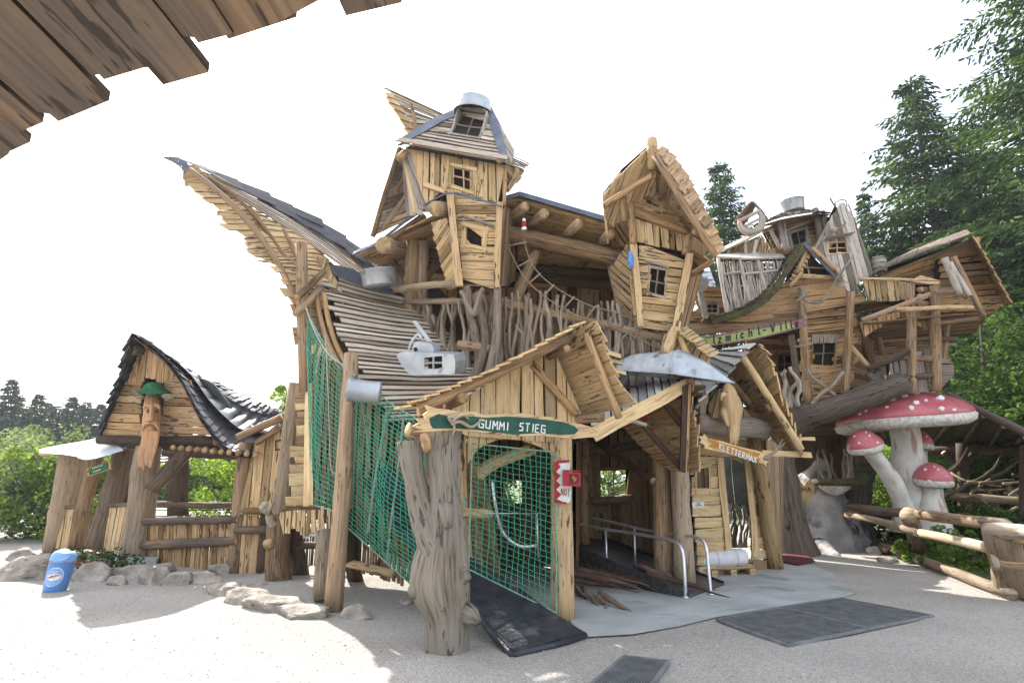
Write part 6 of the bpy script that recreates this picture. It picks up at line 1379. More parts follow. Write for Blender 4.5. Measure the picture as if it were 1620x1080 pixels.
    mb = MB(); x = (c[1]-c[0]).normalized(); z = (c[0]-c[3]).normalized(); slab(mb, [cc-x*.08-z*.02, cc+x*.08-z*.02, cc+x*.08-z*.008, cc-x*.08-z*.008], n, .003); slab(mb, [cc-x*.04+z*.012, cc+x*.04+z*.012, cc+x*.04+z*.026, cc-x*.04+z*.026], n, .003); mb.build('print', 'paint_dark', t)
    # rolled sheet on a pallet
    c0, c1 = G(1120, 902, .12), G(1192, 899, .12); t = empty('pallet', G(1150, 908, 0), 'low pale wooden pallet in front of the plank hut', 'pallet')
    d = (c1-c0); bk = V((.1, .42, 0))
    for k in range(4):
        mb = MB(); a = c0+bk*(k/3)-d*.03; plank(mb, [a, a+d*1.06], [a+V((.01, .09, 0)), a+d*1.06+V((.01, .09, 0))], ZU, .025, .9); mb.build('deck_board', 'wood_pale', t)
    for k in range(3):
        mb = MB(); a = c0+d*(.08+.42*k)-ZU*.12; slab(mb, [a, a+V((.1, 0, 0)), a+V((.1, .5, 0)), a+V((0, .5, 0))], ZU, .115); mb.build('bearer', 'wood_pale', t)
    t = empty('rolled_tarpaulin', c0+V((.4, .2, .03)), 'white rolled tarpaulin tied with straps, lying on the pallet', 'tarpaulin')
    mb = MB(); a = c0+V((-.15, .2, .15)); tube(mb, [a+d*f*1.12+V((0, 0, .01*math.sin(f*9))) for f in (0, .02, .06, .2, .35, .5, .65, .8, .93, .98, 1)], [.06, .12, .145, .15, .155, .15, .155, .15, .15, .13, .06], 20, .6, jit=.03); mb.build('roll', 'tarp_white', t, True)
    mb = MB()
    for f in (.42, .85): tube(mb, [a+d*f+V((0, 0, 0)), a+d*(f+.006)], .16, 20, .5)
    mb.build('strap', 'rope', t, True)
    # net seen in the doorway
climbing_hut()
# ================================================================ TREE HOUSE ON THE RIGHT
def villa():
    e = empty('tree_house', (7, 15, 3.0), 'rambling crooked tree house of planks and branches above the toadstools', 'tree house')
    lg, bd, st = mk(e)
    def crook(name, pts, r, m='stick', sides=8, bump=.15):
        mb = MB(); tube(mb, smooth(PP(*pts)), r, sides, None, 0, 0, jit=.04, bump=bump); return mb.build(name, m, e, True)
    # lower storey
    pl = PP((1262, 500, 14), (1366, 500, 14), (1335, 632, 14)); q = lambda x, y, o=0: Q(x, y, pl, o)
    W = [q(x, y) for x, y in ((1285, 543), (1320, 541), (1317, 579), (1284, 577))]
    f = bd('lower_wall', 'wood_warm', [q(x, y) for x, y in ((1264, 494), (1345, 486), (1356, 510), (1350, 560), (1346, 600), (1336, 634), (1266, 642))], V((1, 0, .1)), .10, lap=.02, holes=[W], ends=.06, wav=.015)
    window_in(f, W, .06, .05, (1, 1), 'wood_warm')
    for i in range(7):
        mb = MB(); x = 1282+i*6; plank(mb, [q(x, 530+U(-1, 1), .05), q(x-1+U(-2, 2), 543+U(-1, 3), .06)], [q(x+6, 530, .05), q(x+5, 543, .06)], V((0, -1, 0)), .03, .3); mb.build('shutter_board', 'wood_grey', f)
    bd('side_wall', 'wood_shade', PP((1348, 500, 14.2), (1400, 500, 16), (1400, 640, 16), (1345, 620, 14.2)), XR+V((0, 1, 0)), .14, lap=.02)
    bd('back_wall', 'wood_shade', PP((1180, 510, 16), (1420, 510, 16), (1420, 640, 16), (1180, 640, 16)), XR, .14, lap=.02, holes=[PP((1230, 563, 16), (1250, 562, 16), (1250, 588, 16), (1230, 590, 16))])
    w_ = window_in(e, PP((1230, 563, 15.95), (1250, 562, 15.95), (1250, 588, 15.95), (1230, 590, 15.95)), .06, .05, (1, 1), 'wood_shade')
    bd('back_room_shade', 'inside_shade', PP((1180, 500, 16.3), (1430, 500, 16.3), (1430, 650, 16.3), (1180, 650, 16.3)), XR, 1.5, gap=0, ends=0, seg=5)  # dark sheet, stands in for the shade deep in the rooms
    bd('floor_boards', 'wood_shade', PP((1190, 655, 14.0), (1270, 648, 13.7), (1345, 630, 13.8), (1480, 612, 14), (1480, 622, 17), (1190, 640, 17)), V((0, 1, 0)), .2, gap=.01)
    # upper storey and swooping gable
    pu = PP((1255, 440, 13.7), (1364, 470, 13.7), (1262, 488, 13.7)); q = lambda x, y, o=0: Q(x, y, pu, o)
    bd('upper_wall', 'wood_warm', [q(x, y) for x, y in ((1120, 508), (1160, 498), (1196, 480), (1222, 458), (1250, 440), (1325, 443), (1352, 452), (1368, 474), (1366, 482), (1262, 492), (1232, 502), (1180, 510))], V((1, 0, .12)), .15, lap=.02, wav=.015, ends=.04)
    bd('floor_underside', 'wood_warm', [q(1262, 492), q(1366, 482), P(1440, 470, 13.9), P(1440, 482, 15.8), P(1275, 505, 15.5)], V((1, 0, 0)), .16)
    bd('lower_fascia', 'wood_shade', PP((1085, 507, 13.9), (1262, 495, 13.7), (1262, 512, 13.7), (1180, 520, 13.8), (1100, 530, 14)), XR, .13, lap=.02, wav=.015)
    bd('porch_ceiling', 'wood_shade', PP((1090, 515, 13.8), (1265, 500, 13.7), (1270, 515, 16), (1120, 525, 16)), XR, .18, gap=.02)
    bd('attic_shade', 'inside_shade', PP((1262, 395, 14.3), (1275, 395, 14.3), (1330, 450, 14.3), (1240, 450, 14.3)), XR, .8, gap=0, ends=0)  # dark sheet in the gable opening, painted shade of the attic
    sw = PP((1269, 386, 13.2), (1256, 402, 13.15), (1243, 421, 13.1), (1222, 454, 13.1), (1196, 477, 13.15), (1160, 494, 13.2), (1124, 503, 13.3)); sb = [p+V((.22, .1, -.16)) for p in sw]; sk = [p+V((.1, 1.3, .1)) for p in sw]
    mb = MB(); tiles(mb, [sw, sk], 5, 22, .02, .05, jag=.25); tiles(mb, [[p+V((.02, -.02, -.02)) for p in sw], [p+V((.10, .05, -.13)) for p in sw]], 1, 24, .02, .03); mb.build('swooping_roof', 'moss', e)
    st('metal_verge', 'flashing', [PP((1271, 387, 13.2), (1290, 408, 13.2), (1328, 447, 13.2)), PP((1281, 388, 13.9), (1300, 405, 13.9), (1338, 442, 13.9))], 5, t=.02, lap=.0, over=(.01, .01), overlap=.03)
    lg('verge_log', q(1272, 402, .4), q(1320, 446, .35), .055, m='wood_warm'); lg('verge_log', q(1266, 403, .35), q(1250, 440, .35), .05, m='wood_warm'); lg('tie_log', q(1256, 443, .3), q(1318, 446, .3), .055, m='wood_fresh')
    for i in range(8):
        a = q(1262-3.2*i, 403+6.2*i, .3); mb = MB(); plank(mb, [a, a+V((.16, 0, -.05))], [a-ZU*.09, a+V((.16, 0, -.14))], V((0, -1, 0)), .05, U(.5, 1), wav=.01); mb.build('stepped_board', 'wood_warm', e)
    lg('glazing_bar', q(1272, 412, .1), q(1278, 440, .1), .018, m='wood_fresh'); lg('glazing_bar', q(1262, 425, .1), q(1300, 426, .1), .018, m='wood_fresh')
    lg('strut', q(1237, 462, .4), q(1256, 440, .4), .045, m='wood_fresh')
    # posts
    for a, b, r, m_ in (((1279, 640, 13.6), (1268, 455, 13.4), .085, 'bark_log'), ((1336, 632, 13.6), (1346, 462, 13.4), .09, 'bark_log'), ((1442, 622, 13.2), (1439, 448, 13.0), .10, 'bark_log'), ((1481, 618, 13.2), (1479, 452, 13.0), .11, 'bark_log'), ((1488, 585, 13.8), (1500, 500, 13.6), .08, 'bark_log'), ((1262, 600, 13.9), (1252, 530, 13.9), .07, 'stick'), ((1378, 575, 14.6), (1362, 520, 14.6), .10, 'wood_shade'), ((1396, 560, 14.9), (1388, 530, 14.9), .08, 'wood_shade')):
        lg('post', P(*a), P(*b), r, m=m_, k=9)
    crook('branch_brace', [(1276, 582, 13.4), (1283, 596, 13.35), (1300, 608, 13.4), (1326, 630, 13.4)], .045); crook('branch_brace', [(1333, 588, 13.4), (1320, 606, 13.35), (1300, 622, 13.35), (1284, 640, 13.4)], .045)
    crook('branch_brace', [(1256, 548, 13.3), (1270, 547, 13.2), (1284, 543, 13.3)], .03); lg('brace', P(1345, 547, 13.8), P(1374, 580, 13.8), .06, m='wood_fresh'); lg('brace', P(1345, 577, 13.8), P(1358, 565, 13.8), .05)
    for (x0, y0, x1, y1) in ((1230, 632, 1225, 588), (1243, 638, 1236, 590), (1254, 640, 1244, 584), (1264, 642, 1252, 580), (1250, 645, 1262, 600)):
        mb = MB(); branch(mb, P(x0, y0, 13.3), P(x1, y1, 13.2), .05, .04, .22, 8, 7); mb.build('baluster', 'wood_grey', e, True)
    crook('branch_rail', [(1372, 584, 13.4), (1395, 574, 13.2), (1418, 566, 13.1), (1438, 553, 13.0)], .07, 'wood_dark')
    crook('curved_branch', [(1268, 455, 13.2), (1270, 470, 13.1), (1282, 479, 13.0), (1300, 477, 13.0), (1312, 465, 13.0), (1320, 448, 12.95), (1335, 425, 12.9), (1350, 404, 12.9)], .028, 'stick', 6)
    crook('curved_branch', [(1282, 452, 13.0), (1275, 466, 13.0), (1266, 472, 13.0), (1258, 482, 13.1)], .022, 'stick', 6)
    # pointed grey board tower
    pt = PP((1333, 322, 14.0), (1300, 440, 13.7), (1360, 440, 13.7)); q = lambda x, y, o=0: Q(x, y, pt, o); W = [q(x, y) for x, y in ((1311, 386), (1336, 385), (1338, 400), (1310, 402))]
    f = bd('pointed_tower_wall', 'wood_grey', [q(x, y) for x, y in ((1328, 322), (1338, 320), (1345, 335), (1362, 378), (1380, 434), (1372, 440), (1354, 448), (1353, 464), (1339, 462), (1336, 455), (1323, 452), (1312, 438), (1300, 415), (1292, 400), (1306, 362), (1318, 336))], V((-.02, 0, 1)), .14, ends=.03, holes=[W], wav=.01)
    w_ = window_in(f, W, .05, .04, (1, 1), 'wood_fresh'); mb = MB(); plank(mb, [q(1299, 384, .25), q(1345, 376, .25)], [q(1300, 382, 0), q(1345, 373, 0)], ZU, .02, .6); mb.build('hood', 'wood_grey', w_)
    bd('pointed_tower_wall', 'wood_grey', [q(1340, 322), q(1380, 434), P(1380, 430, 15.5), P(1345, 330, 15)], ZU, .16)
    bd('pointed_tower_wall', 'wood_grey', [q(1328, 322), q(1292, 400), P(1300, 400, 15.5), P(1330, 330, 15)], ZU, .16)
    bd('tower_shade', 'inside_shade', PP((1318, 360, 14.3), (1345, 360, 14.3), (1362, 420, 14.3), (1312, 420, 14.3)), ZU, .6, gap=0, ends=0)  # dark sheet behind the pointed tower window, painted shade
    lg('corner_log', P(1289, 397, 13.9), P(1312, 352, 14.0), .05, m='wood_grey')
    crook('twig', [(1322, 328, 14), (1318, 322, 14), (1313, 313, 14)], .02); crook('twig', [(1320, 322, 14), (1330, 316, 14), (1338, 318, 14), (1340, 328, 14)], .015); crook('twig', [(1318, 366, 13.8), (1328, 362, 13.7), (1338, 352, 13.7)], .02)
    mb = MB(); lumpbox(mb, P(1321, 362, 13.75), .13, .1, .09, 4, sub=4); mb.build('carved_head', 'wood_grey', e, True)
    # round house with the bucket
    RE = PP((1199, 358, 15.2), (1214, 353, 14.7), (1236, 346, 14.4), (1264, 341, 14.3), (1292, 337, 14.5), (1314, 339, 15.0)); RA = PP((1240, 337, 15.6), (1246, 335, 15.5), (1252, 334, 15.5), (1260, 333, 15.5), (1268, 333, 15.5), (1278, 335, 15.6))
    mb = MB(); tiles(mb, [[b, a] for a, b in zip(RE, RA)], 16, 8, .02, .03); mb.build('round_roof', 'wood_grey', e)
    st('round_roof_underside', 'wood_warm', [[a-ZU*.03, P(1257, 352, 16.2)] for a in RE], 4, t=.02, over=(0, 0), lap=0, ns=8)
    pw = PP((1213, 360, 15.2), (1300, 345, 15.2), (1250, 410, 15.0)); q = lambda x, y, o=0: Q(x, y, pw, o); W = [q(x, y) for x, y in ((1250, 371), (1273, 364), (1275, 383), (1254, 390))]
    f = bd('round_house_wall', 'wood_warm', [q(x, y) for x, y in ((1204, 361), (1240, 350), (1300, 342), (1314, 344), (1300, 400), (1285, 415), (1232, 412))], V((1, 0, .25)), .13, holes=[W]); window_in(f, W, .09, .05, (1, 1), 'wood_grey')
    mb = MB(); plank(mb, [q(1236, 373, .1), q(1278, 357, .1)], [q(1236, 369, .1), q(1278, 353, .1)], V((0, -1, 0)), .06, .9); mb.build('lintel', 'wood_grey', f)
    for a, b, r in (((1236, 408), (1226, 362), .06), ((1241, 405), (1233, 358), .05), ((1290, 388), (1282, 342), .09), ((1297, 378), (1294, 345), .06), ((1229, 405), (1212, 372), .05)): lg('post', q(*a, .3), q(*b, .3), r, m='wood_grey')
    bd('round_house_shade', 'inside_shade', [q(x, y, -.5) for x, y in ((1225, 355), (1300, 350), (1290, 410), (1235, 410))], XR, 1, gap=0, ends=0)  # dark sheet behind the round house window, room shade as colour
    pot(1256, 334, 15.3, .30, .32, (-.12, -.1, 1), 'zinc bucket upside down on the round roof of the tree house', 'zinc_bucket', hnd=False, cat='bucket')
    # small open dormer left of it
    st('dormer_roof', 'wood_shade', [PP((1190, 319, 14.5), (1176, 334, 14.5), (1163, 351, 14.5)), PP((1196, 326, 15.4), (1186, 345, 15.4), (1170, 366, 15.4))], 5, t=.03, lap=.01)
    st('dormer_roof', 'wood_grey', [PP((1190, 319, 14.5), (1202, 331, 14.5), (1213, 346, 14.5)), PP((1194, 326, 15.4), (1204, 338, 15.4), (1212, 352, 15.4))], 5, t=.03, lap=.01)
    crook('curved_branch', [(1169, 351, 14.4), (1175, 364, 14.4), (1190, 368, 14.4), (1204, 358, 14.4), (1205, 342, 14.4), (1198, 334, 14.4)], [.05, .09, .10, .09, .07, .04], 'wood_grey'); lg('dormer_beam', P(1168, 350, 14.4), P(1202, 333, 14.4), .045, m='wood_grey'); lg('dormer_beam', P(1178, 358, 14.4), P(1200, 347, 14.4), .035, m='wood_grey')
    # low roof, cage of sticks
    st('low_roof', 'wood_grey', [PP((1133, 403, 14), (1165, 390, 14), (1204, 369, 14)), PP((1140, 396, 15), (1172, 380, 15), (1206, 364, 15))], 3, t=.04, lap=.01, over=(.02, .02)) 
    bd('low_wall', 'wood_warm', PP((1138, 404, 14.8), (1204, 372, 14.8), (1232, 410, 14.8), (1140, 412, 14.8)), V((.3, 0, 1)), .13)
    for a, b in (((1180, 404), (1178, 384)), ((1192, 404), (1196, 380)), ((1150, 405), (1152, 396))): lg('strut', P(*a, 14.1), P(*b, 14.1), .04, m='wood_grey')
    st('cage_roof', 'wood_grey', [PP((1133, 408, 13.4), (1186, 411, 13.3), (1242, 410, 13.4)), PP((1140, 401, 14.6), (1190, 400, 14.6), (1236, 405, 14.6))], 3, t=.04, lap=.01)
    bd('cage_floor', 'wood_shade', PP((1140, 503, 13.8), (1200, 475, 13.6), (1205, 480, 15.2), (1140, 500, 15.2)), XR, .2)
    bd('cage_back', 'wood_dark', PP((1140, 412, 15.1), (1236, 410, 15.1), (1215, 470, 15.1), (1150, 500, 15.1)), XR, .15, gap=.04)
    rr = random.Random(8)
    for i in range(34):
        f_ = i/33; xt = 1139+98*f_; lean = 18; xb = xt+lean*(1-f_)*.9+2; yb = 502-60*max(0, f_-.15)**1.0
        mb = MB(); branch(mb, P(xb, yb, 13.45), P(xt, 411+rr.uniform(0, 4), 13.4), rr.uniform(.016, .026), rr.uniform(.012, .019), .05, 6, 6); mb.build('cage_stick', 'stick_pale', e, True)
    for a, b, r in (((1152, 505), (1136, 408), .045), ((1190, 488), (1170, 410), .04), ((1213, 465), (1198, 410), .05), ((1140, 435), (1175, 430), .03), ((1172, 434), (1236, 428), .03)): lg('cage_log', P(*a, 13.35), P(*b, 13.35), r, m='stick_pale')
    # bits between the gabled tower and the cage
    bd('far_wall', 'wood_warm', PP((1085, 455, 15.5), (1145, 455, 15.5), (1150, 508, 15.5), (1085, 508, 15.5)), XR, .14, lap=.02, holes=[PP((1118, 482, 15.5), (1134, 482, 15.5), (1134, 495, 15.5), (1118, 495, 15.5))]); window_in(e, PP((1118, 482, 15.48), (1134, 482, 15.48), (1134, 495, 15.48), (1118, 495, 15.48)), .05, .05, (1, 1), 'stick_pale')
    mb = MB(); tiles(mb, [PP((1098, 432, 15.6), (1095, 450, 15.0)), PP((1122, 424, 15.6), (1132, 457, 15.0))], 5, 5, .02, .04, jag=.2); mb.build('pale_shingles', 'sheet_white', e); mb = MB(); tiles(mb, [PP((1085, 478, 15.2), (1080, 500, 14.6)), PP((1098, 470, 15.2), (1105, 492, 14.6))], 4, 4, .02, .04, jag=.2); mb.build('pale_shingles', 'sheet_white', e)
    lg('post', P(1118, 505, 14.8), P(1106, 455, 14.8), .08, m='stick_pale'); lg('log', P(1083, 448, 14.2), P(1105, 450, 14.8), .12, m='bark_log')
    pot(1116, 450, 14.4, .2, .3, (-1, -.2, .15), 'zinc bucket on its side between gabled tower and stick cage', 'zinc_bucket', hnd=False, cat='bucket')
    # right wing
    bd('board_panel', 'wood_fresh', PP((1364, 442, 13.5), (1436, 441, 13.3), (1446, 474, 13.3), (1371, 478, 13.5)), ZU, .13, wav=.01)
    lg('eave_log', P(1360, 441, 13.4), P(1462, 444, 13.1), .04, m='wood_fresh'); bd('small_roof', 'wood_fresh', PP((1432, 448, 12.8), (1455, 436, 12.8), (1487, 441, 12.8), (1482, 451, 12.8)), XR, .09)
    for i, (x, y) in enumerate(((1428, 470), (1436, 480), (1428, 490))): lg('log_end', P(1455, 458+i*11, 12.9), P(1470, 459+i*11, 13.3), .07, m='bark_log')
    st('right_roof', 'wood_old', [PP((1384, 431, 13.4), (1440, 408, 13.2), (1500, 386, 12.8), (1538, 372, 12.5)), PP((1390, 424, 14.8), (1445, 398, 14.8), (1500, 376, 14.6), (1530, 366, 14.4))], 5, t=.04, lap=.01, over=(.02, .06))
    st('right_roof', 'wood_warm', [PP((1538, 374, 12.5), (1562, 415, 12.5), (1580, 448, 12.6), (1598, 480, 12.7)), PP((1530, 380, 14.8), (1550, 420, 14.8), (1565, 455, 14.8), (1580, 485, 14.8))], 9, t=.03, lap=.03, over=(.06, .03))
    bd('right_gable', 'wood_warm', PP((1482, 410, 13.6), (1538, 380, 13.4), (1590, 478, 13.5), (1570, 500, 13.5), (1512, 506, 13.6), (1478, 470, 13.6)), V((1, 0, .05)), .17, lap=.03, gap=.03, ends=.12, wav=.015)
    bd('right_gable_backing', 'inside_shade', PP((1400, 425, 14.3), (1535, 378, 14.3), (1585, 480, 14.3), (1500, 510, 14.3), (1400, 480, 14.3)), V((1, 0, .3)), 1.5, gap=0, ends=0)  # dark sheet behind the right gable boards, shade put into its colour
    bd('soffit', 'wood_warm', PP((1392, 434, 13.9), (1450, 408, 13.9), (1538, 376, 13.7), (1545, 392, 13.7), (1500, 420, 13.8), (1495, 450, 14.0), (1395, 452, 14.1)), V((1, 0, .35)), .13)
    for a, b, r, m_ in (((1494, 408), (1518, 466), .075, 'wood_grey'), ((1508, 406), (1556, 500), .06, 'bark_log'), ((1524, 468), (1530, 470), .05, 'bark_log'), ((1502, 415), (1534, 468), .06, 'wood_grey'), ((1506, 437), (1526, 444), .05, 'bark_log'), ((1416, 490), (1538, 486), .055, 'wood_fresh'), ((1486, 512), (1547, 504), .05, 'bark_log'), ((1365, 506), (1470, 466), .06, 'bark_log'), ((1480, 463), (1510, 462), .05, 'wood_grey')): lg('log', P(*a, 12.7), P(*b, 12.7), r, m=m_)
    bd('right_floor', 'wood_shade', PP((1365, 510, 13.2), (1480, 465, 12.8), (1560, 495, 13.0), (1540, 512, 15), (1380, 525, 15.5)), V((1, -.3, 0)), .17)
    bd('arch_fascia', 'wood_warm', PP((1360, 512, 13.4), (1405, 495, 13.3), (1440, 482, 13.2), (1478, 480, 13.2), (1478, 520, 13.2), (1462, 518, 13.2), (1440, 506, 13.2), (1424, 502, 13.3), (1402, 510, 13.3), (1385, 520, 13.4), (1366, 534, 13.4)), ZU, .10, ends=.05)
    bd('back_wall', 'wood_shade', PP((1370, 505, 15.2), (1500, 500, 15.2), (1500, 575, 15.2), (1370, 580, 15.2)), V((1, 0, .05)), .14, lap=.02)
    bd('balcony_wall', 'wood_grey', PP((1402, 564, 13.5), (1470, 556, 13.4), (1472, 620, 13.4), (1408, 622, 13.5)), ZU, .15, wav=.02, ends=.05, gap=.02)
    bd('balcony_wall', 'wood_grey', PP((1484, 566, 13.6), (1506, 570, 13.6), (1508, 612, 13.6), (1484, 618, 13.6)), XR, .28, wav=.03, ends=.06)
    lg('rail', P(1422, 565, 13.2), P(1474, 568, 13.1), .07, m='bark_log'); lg('rail', P(1400, 598, 13.2), P(1474, 594, 13.1), .07, m='wood_dark'); lg('log', P(1488, 535, 13.5), P(1512, 537, 13.5), .05); lg('rail', P(1440, 548, 14), P(1512, 545, 14), .04, m='wood_grey')
    # big trunk and its leaning bough
    t = empty('house_tree', G(1258, 868, 0), 'thick furrowed tree trunk whose bough carries the tree house', 'tree trunk')
    mb = MB(); tube(mb, smooth([G(1246, 862, z_)*0+V((P(1240, 800, 14.2).x+.1*(1-f_), 14.2, z_)) for z_, f_ in ((-.1, 0), (.15, .2), (.5, .5), (1.2, 1), (2.0, 1.2), (2.8, 1.3), (3.6, 1.3))]), [.60, .52, .44, .39, .37, .38, .42], 26, .5, bump=.14, jit=.02); mb.build('trunk', 'tree_bark', t, True)
    mb = MB(); tube(mb, smooth(PP((1225, 690, 14.1), (1262, 662, 13.8), (1300, 650, 13.5), (1345, 635, 13.4), (1390, 620, 13.3), (1432, 606, 13.2))), [.36, .32, .27, .25, .25, .22], 20, .5, bump=.16, jit=.03); mb.build('bough', 'tree_bark', t, True)
    for pts, r in (([(1378, 622, 13.4), (1386, 600, 13.4), (1392, 585, 13.4)], .17), ([(1388, 605, 13.4), (1372, 590, 13.4)], .1), ([(1395, 600, 13.3), (1420, 600, 13.2), (1440, 598, 13.1)], .10)):
        mb = MB(); tube(mb, PP(*pts), [r, r*.8, r*.6][:len(pts)], 12, .4, bump=.2); mb.build('limb', 'tree_bark', t, True)
    for a, b in (((1262, 862), (1330, 880)), ((1240, 868), (1232, 880)), ((1275, 855), (1350, 858))):
        A_, B_ = G(*a), G(*b); mb = MB(); tube(mb, smooth([A_+ZU*.35, lerp(A_, B_, .4)+ZU*.16, lerp(A_, B_, .75)+ZU*.05, B_-ZU*.03]), [.3, .24, .15, .05], 12, .6, bump=.2); mb.build('root', 'plaster_rock', t, True)
villa()
def villa_sign():
    a, b = P(1085, 550, 12.6), P(1277, 512, 12.9); pl = [a, b, a+ZU]; q = lambda x, y, o=0: Q(x, y, pl, o); n = frame(pl, b-a, CAM)[3]
    s = empty('sign', q(1190, 535), 'long lime green board with maroon swallowtail reading Holzmichl-Villa', 'sign')
    mb = MB(); slab(mb, [q(x, y) for x, y in ((1085, 541), (1130, 531), (1180, 520), (1230, 511), (1278, 504), (1270, 511), (1280, 515), (1240, 526), (1190, 538), (1130, 547), (1085, 553))], n, .04); mb.build('board', 'paint_maroon', s)
    mb = MB(); slab(mb, [q(x, y, .04) for x, y in ((1085, 543), (1130, 534), (1180, 524), (1215, 519), (1254, 510), (1246, 514), (1262, 517), (1235, 525), (1190, 536), (1130, 545), (1085, 551))], n, .005); mb.build('green_panel', 'paint_lime', s)
    o_ = q(1098, 550.5, .046); strokes('Holzmichl-Villa', o_, q(1105.5, 549, .046)-o_, q(1098, 537.5, .046)-o_, q(1111.8, 547.7, .046)-o_, .016, 'paint_dark', s, n)
villa_sign()
def barrel():
    o = P(1393, 430, 13.9); e = empty('wooden_barrel', o, 'small grey wooden barrel standing as a chimney on the right wing roof', 'barrel')
    mb = MB(); lathe(mb, o, ZU, [(0, .12), (0, .14), (.12, .165), (.2, .17), (.28, .16), (.37, .135), (.37, 0)], 16); mb.build('staves', 'wood_grey', e, True)
    mb = MB()
    for h in (.07, .19, .31): lathe(mb, o, ZU, [(h, .168+.006*(h == .19)), (h+.02, .168+.006*(h == .19))], 16)
    mb.build('hoops', 'steel_dark', e)
barrel()
# ================================================================ TOADSTOOLS
def toadstool(name, base, stem, rads, cap_c, R_, H_, tilt, label, spots, seed, group='red and white toadstool sculptures'):
    e = empty(name, base, label, 'toadstool sculpture', group); rr = random.Random(seed)
    mb = MB(); tube(mb, smooth(stem, 5), rads, 22, .5, bump=.13, jit=.008); mb.build('stem', 'mushroom_white', e, True)
    z = V(tilt).normalized(); x = V((1, 0, 0)); x = (x-z*x.dot(z)).normalized(); y = z.cross(x); NS = 96
    def rg(mb, r, h, wob, ph=0):
        for k in range(NS):
            a = 6.2832*k/NS; w = 1+(.012*(k % 2) if h < 0 else 0)+wob*(.6*math.sin(3*a+seed)+.4*math.sin(5*a+seed*2)); hh = h+wob*R_*.5*math.sin(2*a+seed)
            mb.v.append(cap_c+x*(math.cos(a)*r*w)+y*(math.sin(a)*r*w)+z*hh)
    def skin(prof, m, nm):
        mb = MB()
        for r, h, w in prof: rg(mb, r*R_, h*H_, w)
        for j in range(len(prof)-1):
            for k in range(NS):
                k2 = (k+1) % NS; mb.ix((j*NS+k, j*NS+k2, (j+1)*NS+k2, (j+1)*NS+k), ((0, 0), (1, 0), (1, 1), (0, 1)))
        return mb.build(nm, m, e, True)
    prof = [(.98, .0, .05), (1.0, .08, .05), (.97, .2, .05), (.86, .42, .04), (.70, .62, .03), (.5, .82, .02), (.28, .96, .01), (.1, 1.0, 0), (0.001, 1.0, 0)]
    skin(prof, 'mushroom_red', 'cap')
    skin([(.985, .02, .05), (1.01, -.08, .05), (.985, -.26, .05), (.90, -.36, .05), (.65, -.36, .03), (.4, -.3, .01), (.15, -.2, 0)], 'gill', 'gills')
    for (px, py, s) in spots:
        # find the point on the cap along the sight line
        d = ray(px, py).normalized(); best = None
        for i in range(400):
            p = CAM+d*((cap_c-CAM).length-R_*1.3+i*R_*.004); l = p-cap_c; h = l.dot(z)/H_; r = math.hypot(l.dot(x), l.dot(y))/R_
            if 0 <= h <= 1:
                rc = None
                for (r0, h0, _), (r1, h1, _) in zip(prof, prof[1:]):
                    if h0 <= h <= h1: rc = lerp(r0, r1, (h-h0)/max(1e-6, h1-h0))
                if rc and r < rc+.02: best = p; break
        if best is None: continue
        nrm = (best-cap_c+z*H_*.4).normalized(); mb = MB(); tx = V((1, 0, 0)); tx = (tx-nrm*tx.dot(nrm)).normalized(); ty = nrm.cross(tx)
        ps = [best+nrm*.0+tx*math.cos(6.283*k/10)*s*.85*rr.uniform(.6, 1.25)+ty*math.sin(6.283*k/10)*s*.75*rr.uniform(.6, 1.25) for k in range(10)]
        top = best+nrm*.02
        for k in range(10): mb.poly([ps[k]-nrm*.04, ps[(k+1) % 10]-nrm*.04, lerp(ps[(k+1) % 10], top, .3)+nrm*.012, lerp(ps[k], top, .3)+nrm*.012]); mb.poly([lerp(ps[k], top, .3)+nrm*.012, lerp(ps[(k+1) % 10], top, .3)+nrm*.012, top])
        mb.build('white_spot', 'paint_white', e, True)
YM = 14.2
toadstool('toadstool', P(1448, 838, YM), PP((1452, 845, YM), (1450, 810, YM), (1444, 770, YM), (1438, 730, YM), (1434, 700, YM), (1430, 672, YM), (1428, 655, YM)), [.58, .47, .41, .36, .32, .295, .28], P(1431, 662, YM), 1.42, .64, (-.10, -.02, 1), 'giant toadstool with a wide red white-spotted cap, tallest of the group',
          [(1382, 636, .09), (1412, 633, .09), (1430, 626, .09), (1450, 637, .10), (1489, 629, .11), (1370, 650, .06), (1403, 644, .07), (1442, 645, .10), (1490, 646, .09), (1360, 655, .05), (1465, 633, .05), (1510, 648, .06)], 1)
toadstool('toadstool', P(1428, 815, YM-.3), PP((1436, 830, YM-.3), (1426, 790, YM-.4), (1410, 758, YM-.5), (1392, 732, YM-.6), (1374, 710, YM-.7), (1370, 700, YM-.7)), [.24, .2, .19, .17, .14, .13], P(1368, 706, YM-.7), .37, .36, (-.22, -.1, 1), 'small red toadstool leaning left under the giant cap',
          [(1375, 689, .04), (1359, 701, .045), (1388, 700, .04), (1352, 690, .03), (1370, 684, .03)], 2)
toadstool('toadstool', P(1478, 845, YM-.5), PP((1480, 850, YM-.5), (1478, 815, YM-.5), (1476, 785, YM-.5), (1475, 762, YM-.5)), [.42, .28, .20, .18], P(1475, 759, YM-.5), .385, .38, (.05, -.1, 1), 'small red toadstool right of the giant stem, lowest of the group',
          [(1464, 742, .045), (1484, 742, .045), (1470, 760, .05), (1497, 754, .03), (1478, 738, .03)], 3)
toadstool('toadstool', P(1450, 800, YM+.7), PP((1450, 820, YM+.7), (1454, 760, YM+.7), (1457, 720, YM+.7), (1457, 702, YM+.7)), [.2, .16, .14, .12], P(1457, 703, YM+.6), .27, .32, (.15, -.05, 1), 'red toadstool mostly hidden behind the giant stem', [(1466, 690, .03)], 4)
